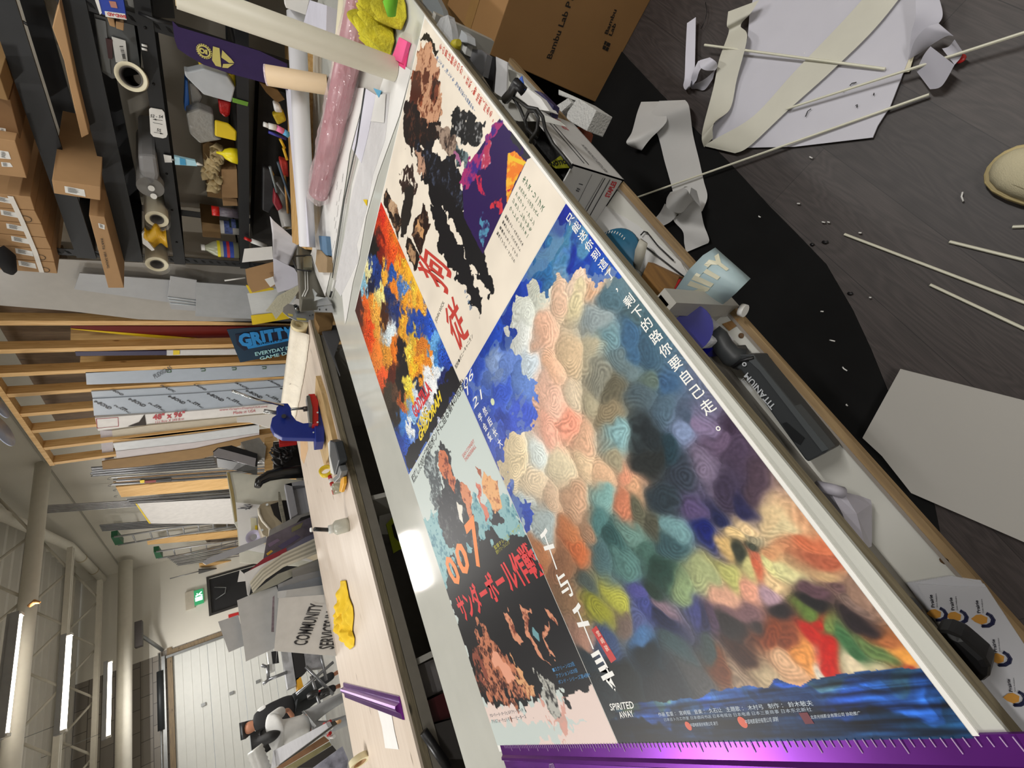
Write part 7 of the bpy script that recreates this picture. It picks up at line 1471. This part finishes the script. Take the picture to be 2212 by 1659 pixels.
so = MB(); pl_ = [tip + ax * (t - .006) - sd * (w + .006) for t, w, h in prof] ; pr2 = [tip + ax * (t - .006) + sd * (w + .006) for t, w, h in prof][::-1]
so.prism([Vector((p.x, p.y, .001)) for p in pl_ + pr2], (0, 0, .028)); so.build('sole', mat('shoe_sole', '#b9a878', .6), shoe, bevel=.004)
rod('toe_seam', None, None, [tip + ax * (t + .02) + sd * (w * s_ * .72) + Vector((0, 0, h * .93 - .03)) for t, w, h, s_ in [(p[0], p[1], p[2], -1) for p in prof[5:1:-1]] + [(p[0], p[1], p[2], 1) for p in prof[2:6]]], .0012, mat('seam', '#8c8468', .8), 5, shoe)
# ================= THINGS ON THE SHELF UNDER THE TABLE TOP =================
zs = .6605
# archive box, open topped
sx = empty('archive_box', (-.67, .1, zs), 'white cardboard archive box marked STAPLES sticking out of the under shelf', 'box')
wc = mat('box_white', '#c9c8c6', .6, var=.02)
X0, X1, Ya, Yb, zt = -.798, -.535, -.03, .26, .83
for nm, a, b in (('end_wall', (X0, Ya, zs), (X0 + .004, Yb, zt)), ('end_wall', (X1 - .004, Ya, zs), (X1, Yb, zt)), ('front_wall', (X0, Ya, zs), (X1, Ya + .004, zt)), ('back_wall', (X0, Yb - .004, zs), (X1, Yb, zt)), ('box_floor', (X0, Ya, zs), (X1, Yb, zs + .004))): MB().bb(a, b).build(nm, wc, sx)
def sxl(bd, a, ex, ey, col, bold=0.0): text_mb(bd, a, ex, ey, .0012, bold=bold).build('lettering', mat('ink_' + col, col, .5), sx)
def E1(u, v): return Vector((X0, Yb - u * (Yb - Ya), zs + v * (zt - zs)))   # end face, u from back to front
a = at(1314, 425, 'x', X0); b = at(1328, 393, 'x', X0); c = at(1307, 424, 'x', X0)
a = at(1316, 427, 'x', X0); b = at(1333, 393, 'x', X0); sxl('STAPLES', a, b - a, Vector((0, 0, .018)), '#c02c34', .04)
for k, (X_, Y_, X2, Y2, r) in enumerate(((1318, 388, 1272, 470, .0013), (1307, 385, 1262, 466, .0013), (1303, 384, 1258, 462, .0006), (1279, 377, 1245, 445, .0006))): rod('form_line', None, None, [at(X_, Y_, 'x', X0 - .001), at(X2, Y2, 'x', X0 - .001)], r, mat('ink_#222222', '#222222', .5), 4, sx)
a = at(1250, 415, 'x', X0); sxl('# 1', a, Vector((0, -.02, 0)), Vector((0, 0, .014)), '#26262a')
for pts in (((1170, 270), (1265, 365)), ((1180, 268), (1270, 362))):
    pass
rod('stripe', None, None, [Vector((X0 + .02, Ya - .001, zt - .045)), Vector((X1 - .02, Ya - .001, zt - .045))], .0008, mat('ink_#222222', '#222222', .5), 4, sx)
rod('stripe', None, None, [Vector((X0 + .02, Ya - .001, zt - .06)), Vector((X1 - .02, Ya - .001, zt - .06))], .0008, mat('ink_#222222', '#222222', .5), 4, sx)
text_mb('RECYCLED CONTENT BOX', Vector((X0 + .01, Ya, zs + .05)), Vector((.12, 0, 0)), Vector((0, 0, .012)), .0012).build('lettering', mat('ink_#222222', '#222222', .5), sx)
text_mb('STAPLES', Vector((X1 - .07, Ya, zs + .06)), Vector((.05, 0, 0)), Vector((0, 0, .02)), .0012, bold=.03).build('lettering', mat('ink_#c02c34', '#c02c34', .5), sx)
MB().prism([(X0 + .02, .0, .77), (X1 - .03, -.01, .77), (X1 - .03, .2, .76), (X0 + .03, .2, .75)], (0, 0, -.02)).build('black_pouch', mat('pouch_black', '#141414', .6, bump=.4), None, 'black pouch inside the archive box', 'pouch')
hn = empty('yellow_packet', (-.69, .03, .78), 'yellow and black printed packet NOTION lying inside the archive box', 'packet')
q = [at(X, Y, 'z', .79) for X, Y in ((1185, 355), (1212, 335), (1236, 350), (1238, 362), (1200, 364))]
MB().prism(q, (0, 0, -.01)).build('packet_body', mat('packet_yel', '#8c8c20', .4), hn)
a = at(1192, 360, 'z', .7905); b = at(1234, 352, 'z', .7905); c = at(1189, 350, 'z', .7905); text_mb('NOTION', a, b - a, c - a, .0008, bold=.04).build('lettering', mat('ink_#141414', '#141414', .5), hn)
# black cable loop
cbm_ = mat('cable_black', '#161616', .45)
pts = [(1098, 215), (1112, 205), (1130, 245), (1140, 300), (1150, 320), (1160, 292), (1165, 262), (1158, 240), (1142, 235), (1133, 255), (1138, 280), (1155, 292), (1168, 300)]
cpx = [(1140, 300, .86), (1135, 262, .87), (1122, 232, .87), (1106, 207, .87), (1120, 217, .89), (1140, 232, .9), (1160, 236, .89), (1172, 252, .88), (1178, 280, .87), (1195, 312, .86), (1215, 335, .86), (1235, 362, .85)]
rod('power_cable', 'black power cable draped over the shelf edge and the archive box', 'cable', [at(X, Y, 'z', z) for X, Y, z in cpx], .004, cbm_, 8)
cl2 = [(1140, 325, .87), (1148, 300, .88), (1160, 280, .89), (1163, 255, .9), (1155, 240, .9), (1142, 240, .9), (1134, 258, .89), (1138, 278, .88), (1150, 290, .87), (1160, 300, .86)]
rod('power_cable', 'round loop of black cable beside the table edge', 'cable', [at(X, Y, 'z', z) for X, Y, z in cl2], .004, cbm_, 8)
hd_ = empty('hand_tool', at(1112, 190, 'z', .88), 'black grip handle with a blue tag lying at the table edge', 'tool')
rod('grip', None, None, [at(1092, 214, 'z', .86), at(1105, 200, 'z', .88), at(1116, 180, 'z', .9), at(1132, 198, 'z', .88)], .011, blackp, 10, hd_)
card('blue_tag', None, None, [(1118, 174), (1127, 164), (1134, 194), (1128, 198)], ('z', .885), .002, mat('tag_blue', '#2c58b4', .5), hd_)
for lb_, pts, z, th, m_ in (
  ('white foam tray lying between the table edge and the brown box', [(1098, 150), (1110, 152), (1140, 185), (1185, 235), (1170, 248), (1128, 200), (1100, 175)], .74, .03, mat('tray_white', '#c4c4be', .6)),
  ('crumpled white printed leaflet at the table edge near the monitor panel', [(1071, 122), (1096, 134), (1094, 195), (1090, 214), (1068, 200), (1072, 150)], .78, .003, mat('leaflet', '#b9b9ba', .6, var=.08, scale=18)),
  ('grey panel standing behind the crumpled leaflet', [(1010, 105), (1040, 108), (1052, 118), (1043, 165), (1030, 150), (1005, 115)], .74, .02, mat('panel_mid', '#77777a', .5)),
  ('black frame between the grey panel and the leaflet', [(1052, 118), (1070, 124), (1064, 198), (1044, 166)], .72, .02, blackp),
  ('white angled carton beside the polystyrene block', [(1106, 198), (1140, 190), (1168, 212), (1187, 240), (1150, 235)], .77, .03, paper),
  ('violet printed packet beside the white angled carton', [(1152, 195), (1166, 198), (1196, 228), (1192, 252), (1168, 214)], .75, .02, mat('packet_violet', '#2c2850', .5, var=.3)),
  ('grey plastic lid at the top corner of the table', [(905, -20), (935, -20), (955, 18), (962, 45), (945, 40), (915, 10)], .80, .02, mat('lid_grey', '#8c9294', .4)),
  ('white plastic casing with a vent beside the clear bag', [(975, 45), (1008, 75), (1010, 92), (996, 90), (978, 78)], .78, .03, mat('casing', '#c4c8cc', .4)),
  ('white appliance panel behind the yellow sleeve', [(990, 88), (1010, 96), (1005, 118), (992, 108)], .76, .02, whitep)):
    card('shelf_item', lb_, 'packaging', pts, ('z', z), th, m_)
card('clear_bag', 'thin clear plastic bag hanging over the table edge', 'bag', [(952, 38), (968, 32), (975, 60), (980, 98), (972, 96), (955, 70), (940, 58)], ('z', .88), .02, mat('bag_clear', '#c4c6c8', .2, alpha=.6, bump=.6, bscale=40))
rod('yellow_sleeve', 'yellow green sleeve sticking up at the table edge', 'sleeve', [at(979, 108, 'z', .84), at(984, 100, 'z', .87), at(991, 92, 'z', .88)], [.014, .016, .008], mat('sleeve_yel', '#a89c1c', .6), 14)
card('orange_can', 'orange ring shaped scrap below the polystyrene block', 'scrap', [(1236, 276), (1255, 274), (1262, 285), (1258, 302), (1250, 285)], ('z', .5), .04, mat('orange_dk', '#a0481c', .5))
# grey side pieces near cable
card('grey_flap', 'pale grey flap board under the power cable', 'board', [(1062, 212), (1100, 220), (1140, 232), (1210, 262), (1224, 274), (1170, 262), (1120, 262), (1090, 250)], ('z', .845), .004, mat('flap_grey', '#a9a8a2', .6))
# round blue disc
dsc = MB(); c = at(1318, 560, 'z', .70); dsc.ring(c, (.1, -.3, 1), [(.001, .004), (.075, .004), (.078, 0), (.001, 0)], 40); db_ = dsc.build('sanding_disc', mat('disc_teal', '#1c5a78', .5), None, 'dark blue round disc with a dotted scale on the under shelf', 'disc')
m = MB()
for k in range(14):
    an = -.2 + k * .14; p = c + Vector((math.cos(an) * .062, math.sin(an) * -.062, -.012 * 0 + .006 + .02 * 0)); m.box((p.x, p.y, p.z + .0 + (.018 * math.sin(an) * -1) * 0 + .002), (.002, .006, .001))
m.build('scale_dots', whitep, db_)
# hex keys
for lb_, pts in (('short bent black hex key on the under shelf', [(1355, 531), (1364, 517), (1371, 513), (1380, 521)]), ('long black hex key running under the curved strip', [(1384, 527), (1380, 523), (1400, 537), (1478, 598)]), ('black hex key with a hooked end nearest the shelf lip', [(1384, 508), (1391, 500), (1398, 502), (1420, 530), (1455, 563)])):
    rod('hex_key', lb_, 'tool', [at(X, Y, 'z', .672) for X, Y in pts], .0016, blackp, 6)
P = [[at(1368, 575, 'z', .70), at(1382, 585, 'z', .70)], [at(1372, 540, 'z', .72), at(1392, 555, 'z', .70)], [at(1381, 518, 'z', .72), at(1399, 527, 'z', .71)], [at(1384, 515, 'z', .70), at(1398, 525, 'z', .69)]]
MB().grid(P).build('curved_strip', mat('strip_pale', '#b4b1a4', .5), None, 'curved pale plastic strip standing beside the hex keys', 'strip', solid=.001)
flat('white sheet with faint fold lines lying flat under the hex keys', [(1240, 430), (1300, 440), (1380, 488), (1470, 565), (1490, 600), (1440, 620), (1340, 560)], .664, mat('under_paper', '#d0cfcc', .5, var=.02))
MB().prism([at(X, Y, 'z', .70) for X, Y in ((1400, 566), (1467, 598), (1450, 640), (1425, 655), (1385, 600))], (0, 0, -.02)).build('plywood_piece', wood('ply_dark', '#6c4c24', '#86602f', 0, 6), None, 'brown varnished plywood piece beside the blue sign sheet', 'wood')
card('red_sliver', 'red sliver of card between the plywood and the blue sign sheet', 'card', [(1466, 603), (1471, 603), (1460, 622), (1455, 626)], ('z', .70), .01, red)
LE = [(1442, 658), (1462, 622), (1488, 583), (1518, 552), (1545, 535)]; RE = [(1552, 664), (1571, 650), (1590, 633), (1607, 616), (1621, 602)]
G_ = []
for i in range(9):
    k = i / 2; a = int(min(k, 3)); f = k - a; zz = .70 + .055 * math.sin(k / 4 * 2.6)
    l_ = (LE[a][0] * (1 - f) + LE[a + 1][0] * f, LE[a][1] * (1 - f) + LE[a + 1][1] * f); r_ = (RE[a][0] * (1 - f) + RE[a + 1][0] * f, RE[a][1] * (1 - f) + RE[a + 1][1] * f)
    G_.append([at(*l_, 'z', zz), at((l_[0] + r_[0]) / 2, (l_[1] + r_[1]) / 2, 'z', zz + .004), at(*r_, 'z', zz)])
ns = MB().grid(G_).build('sign_sheet', mat('sheet_aqua', '#a9bfc4', .5), None, 'curved pale blue vinyl sheet with cream letters INITY hanging over the shelf lip', 'sheet', solid=.001)
def crv(u, v):  # bilinear on the sheet grid
    i = min(int(u * 8), 7); f = u * 8 - i; a, b = G_[i], G_[i + 1]
    def r_(row): return row[0].lerp(row[1], v * 2) if v < .5 else row[1].lerp(row[2], v * 2 - 1)
    return r_(a).lerp(r_(b), f)
tm_ = text_mb('INITY', (0, 0, 0), (1, 0, 0), (0, 1, 0), 0, bold=.05); nv = []
for v in tm_.v:
    nv.append(v)
mbn = MB()
vs = []
for v in tm_.v:
    p = crv(min(.999, .03 + v.x * .93), .56 - v.y * .40); vs.append(p + Vector((0, -.0006, .0022)))
mbn.add(vs, tm_.f); mbn.build('lettering', mat('letters_cream', '#d9d6bd', .5), ns)
# divider front piece seen at the lip
MB().bb((-1.225, -.03, zs - .005), (-1.19, .0, TT - .03)).build('divider_post', mat('divider_grey', '#a6a49d', .5), tb)
rod('white_plug', 'small bright white plastic plug on the shelf lip beside the divider', 'plug', [at(1600, 669, 'z', .69), at(1610, 672, 'z', .69)], .012, mat('plug_white', '#f4f4f0', .3), 14)
# blue ended tape roll in a white carton
tp = empty('tape_pack', at(1490, 710, 'z', .76), 'white roll pack with deep blue ends between the divider and the black paper trimmer', 'roll')
q = [at(X, Y, 'z', .77) for X, Y in ((1452, 685), (1470, 667), (1541, 738), (1512, 756), (1480, 735))]
MB().prism(q, (0, 0, -.09)).build('wrapper', mat('pack_white', '#c4c6cc', .4), tp, bevel=.008)
a = at(1478, 708, 'z', .80)
rod('blue_end', None, None, [at(1484, 706, 'z', .74), at(1481, 710, 'z', .80)], .046, mat('end_blue', '#14147c', .4), 26, tp)
MB().prism([at(X, Y, 'z', .74) for X, Y in ((1512, 760), (1542, 738), (1546, 748), (1520, 772))], (0, 0, -.06)).build('blue_foot', mat('end_blue', '#14147c', .4), tp)
# black paper trimmer
tr = empty('paper_trimmer', at(1650, 850, 'z', zs), 'dark grey paper trimmer marked TITANIUM lying on the under shelf', 'trimmer')
trm = mat('trimmer_grey', '#35383a', .45)
MB().prism([at(X, Y, 'z', .73) for X, Y in ((1580, 745), (1592, 765), (1628, 765), (1634, 775), (1789, 968), (1788, 975), (1745, 998), (1738, 992), (1600, 800), (1584, 792), (1574, 770))], (0, 0, -.055)).build('trimmer_body', trm, tr, bevel=.008)
MB().prism([at(X, Y, 'z', .732) for X, Y in ((1625, 767), (1640, 785), (1790, 970), (1776, 976), (1640, 800), (1612, 775))], (0, 0, -.03)).build('trimmer_rail', mat('trimmer_light', '#4c5052', .5), tr)
rod('trimmer_arm', None, None, [at(X, Y, 'z', z) for X, Y, z in ((1540, 716, .74), (1552, 728, .735), (1562, 748, .73), (1578, 768, .72), (1604, 776, .71))], [.015, .017, .018, .02, .022], trm, 14, tr)
rod('hinge_slot', None, None, [at(1583, 794, 'z', .733), at(1600, 780, 'z', .733), at(1628, 772, 'z', .733)], .003, blackp, 6, tr)
MB().prism([at(X, Y, 'z', .7325) for X, Y in ((1690, 915), (1700, 912), (1738, 945), (1728, 960), (1712, 950))], (0, 0, .001)).build('recess_panel', mat('recess_dark', '#1c1e20', .4), tr)
a = at(1677, 877, 'z', .7315); b = at(1616, 804, 'z', .7315); c = at(1667, 886, 'z', .7315)
text_mb('TITANIUM', a, (b - a), (c - a), .0012, bold=.02).build('lettering', mat('ink_#c4c8cc', '#c4c8cc', .4), tr)
a = at(1628, 843, 'z', .7315); b = at(1606, 815, 'z', .7315); c = at(1623, 848, 'z', .7315)
text_mb('WESTCOTT', a, (b - a), (c - a), .0012).build('lettering', mat('ink_#c4c8cc', '#c4c8cc', .4), tr)
ca = MB()
pp = at(1608, 787, 'z', .7325); ca.ring(pp, (0, 0, 1), [(.004, 0), (.004, .0008), (.002, .0008), (.002, 0)], 12); ca.build('lock_icon', mat('ink_#c4c8cc', '#c4c8cc', .4), tr)
# long grey channel along the inside
MB().bb((-1.9, .06, zs), (-1.22, .085, .70)).build('shelf_channel', mat('channel_grey', '#7b7770', .5), None, 'grey channel strip lying along the under shelf behind the paper trimmer', 'channel')
# stains on the lip
for k, pts in enumerate((((1560, 700), (1598, 686), (1590, 705), (1575, 715)),)): MB().prism([at(X, Y, 'z', zs + .001) for X, Y in pts], (0, 0, .0006)).build('chipped_patch', wood('chip', '#7c5a34', '#a57d4c', 0), tb)
for X, Y in ((1601, 725), (1765, 909), (2040, 1211)): MB().ring(at(X, Y, 'z', zs + .001), (0, 0, 1), [(.001, .0005), (.005, .0005), (.0055, 0)], 10).build('screw_hole', mat('hole_brown', '#5c4228', .8), tb)
# printed grid paper roll
G2 = []
for i in range(9):
    f = i / 8; G2.append([at(1752 + 8 * f, 1050 + 8 * f + 0, 'z', .80 - .13 * f * f), at(1790 + 50 * f, 1057 + 12 * f, 'z', .82 - .12 * f), at(1812 + 68 * f, 1140 + 60 * f - 20 * f, 'z', .80 - .12 * f)])
G2 = [[at(1757, 1048, 'z', .74), at(1790, 1110, 'z', .74), at(1830, 1190, 'z', .74)], [at(1790, 1055, 'z', .76), at(1820, 1110, 'z', .76), at(1850, 1190, 'z', .76)], [at(1820, 1062, 'z', .75), at(1850, 1110, 'z', .74), at(1870, 1185, 'z', .73)], [at(1860, 1072, 'z', .70), at(1880, 1090, 'z', .69), at(1882, 1180, 'z', .68)], [at(1880, 1080, 'z', .68), at(1883, 1095, 'z', .675), at(1883, 1160, 'z', .67)]]
MB().grid(G2, smooth=False).build('grid_paper', mat('grid_violet', '#a9a6b0', .5), None, 'curled lilac grid paper standing on the under shelf', 'paper', solid=.001)
rod('paper_curl', None, None, [at(1765, 1050, 'z', .755), at(1800, 1058, 'z', .76), at(1820, 1064, 'z', .75)], .009, mat('grid_violet', '#a9a6b0'), 12, bpy.data.objects['grid_paper'])
# printed cards
cdm = mat('card_lilac', '#c0c0c4', .5, var=.01)
for i, (dx, dy) in enumerate(((-12, -14), (-4, -6))):
    card('printed_card_sheet', ['white printed sheet at the bottom of the stack with gold leaf emblems', 'white printed sheet in the middle of the stack with gold leaf emblems'][i], 'paper', [(1975 + dx * 1.4, 1259), (2060 + dx, 1244), (2130 + dx, 1268 + dy), (2240, 1440), (2240, 1640), (2150, 1560)], ('z', zs + .003 + i * .003), .002, cdm)
pc_ = card('printed_card_sheet', 'top white sheet printed with Prairie Grain Analyzers and gold leaf emblems', 'paper', [(1982, 1262), (2080, 1268), (2131, 1269), (2250, 1450), (2250, 1700), (2160, 1600)], ('z', zs + .009), .002, cdm)
zc = zs + .0095
def prairie(X, Y, s_=.66):
    # text runs along -image Y: reading direction is -Y in the photo, i.e. right in the room (+x)
    a = at(X, Y, 'z', zc); ex = at(X - 6, Y - 42 * s_, 'z', zc) - a; ey = at(X - 12 * s_, Y, 'z', zc) - a
    text_mb('Prairie', a, ex, ey, .0006, bold=.03).build('lettering', mat('ink_#2c2c34', '#2c2c34', .5), pc_)
    a2 = at(X + 11 * s_, Y, 'z', zc); text_mb('Grain Analyzers', a2, (at(X + 6 * s_, Y - 46 * s_, 'z', zc) - a2), ey * .55, .0006).build('lettering', mat('ink_#2c2c34', '#2c2c34', .5), pc_)
    m = MB(); c = at(X + 2, Y + 19 * s_, 'z', zc)
    r = .013 * s_; ex_ = ex.normalized(); ey_ = ey.normalized()
    def pt(u, v): return c + ex_ * u * r + ey_ * v * r
    m.prism([pt(u, v) for u, v in ((-.6, -.5), (.2, -.7), (.7, 0), (.6, .6), (0, 1.3), (-.5, .9), (-.9, .2))], (0, 0, .0005)); m.build('leaf_emblem', mat('leaf_gold', '#c08a3c', .5), pc_)
    m = MB()
    for q in (1.1, 1.35): m.tube([pt(math.cos(t) * q * .9 - .1, math.sin(t) * q - .1) for t in (2.9, 3.5, 4.1, 4.7, 5.3, 5.8)], .0013, 5)
    m.build('navy_arc', mat('arc_navy', '#1c2040', .5), pc_)
for X, Y in ((2063, 1318), (2119, 1324), (2100, 1402), (2155, 1408), (2020, 1312), (2188, 1494), (2236, 1500)): prairie(X, Y)
# black round nosed thing
bk = MB()
bk.prism([at(X, Y, 'z', .75) for X, Y in ((2012, 1364), (2045, 1366), (2075, 1378), (2100, 1400), (2128, 1425), (2139, 1445), (2137, 1465), (2115, 1482), (2080, 1460), (2040, 1400))], (0, 0, -.05)).build('black_mouse_pad', mat('blunt_black', '#101012', .5), None, 'black rounded plastic housing lying on the printed sheets', 'housing', bevel=.012)
MB().prism([at(X, Y, 'z', .74) for X, Y in ((1958, 1300), (1970, 1305), (1985, 1325), (1989, 1338), (1975, 1325))], (0, 0, -.02)).build('plastic_nub', blackp, None, 'small black plastic tip beside the rounded housing under the table edge', 'housing')
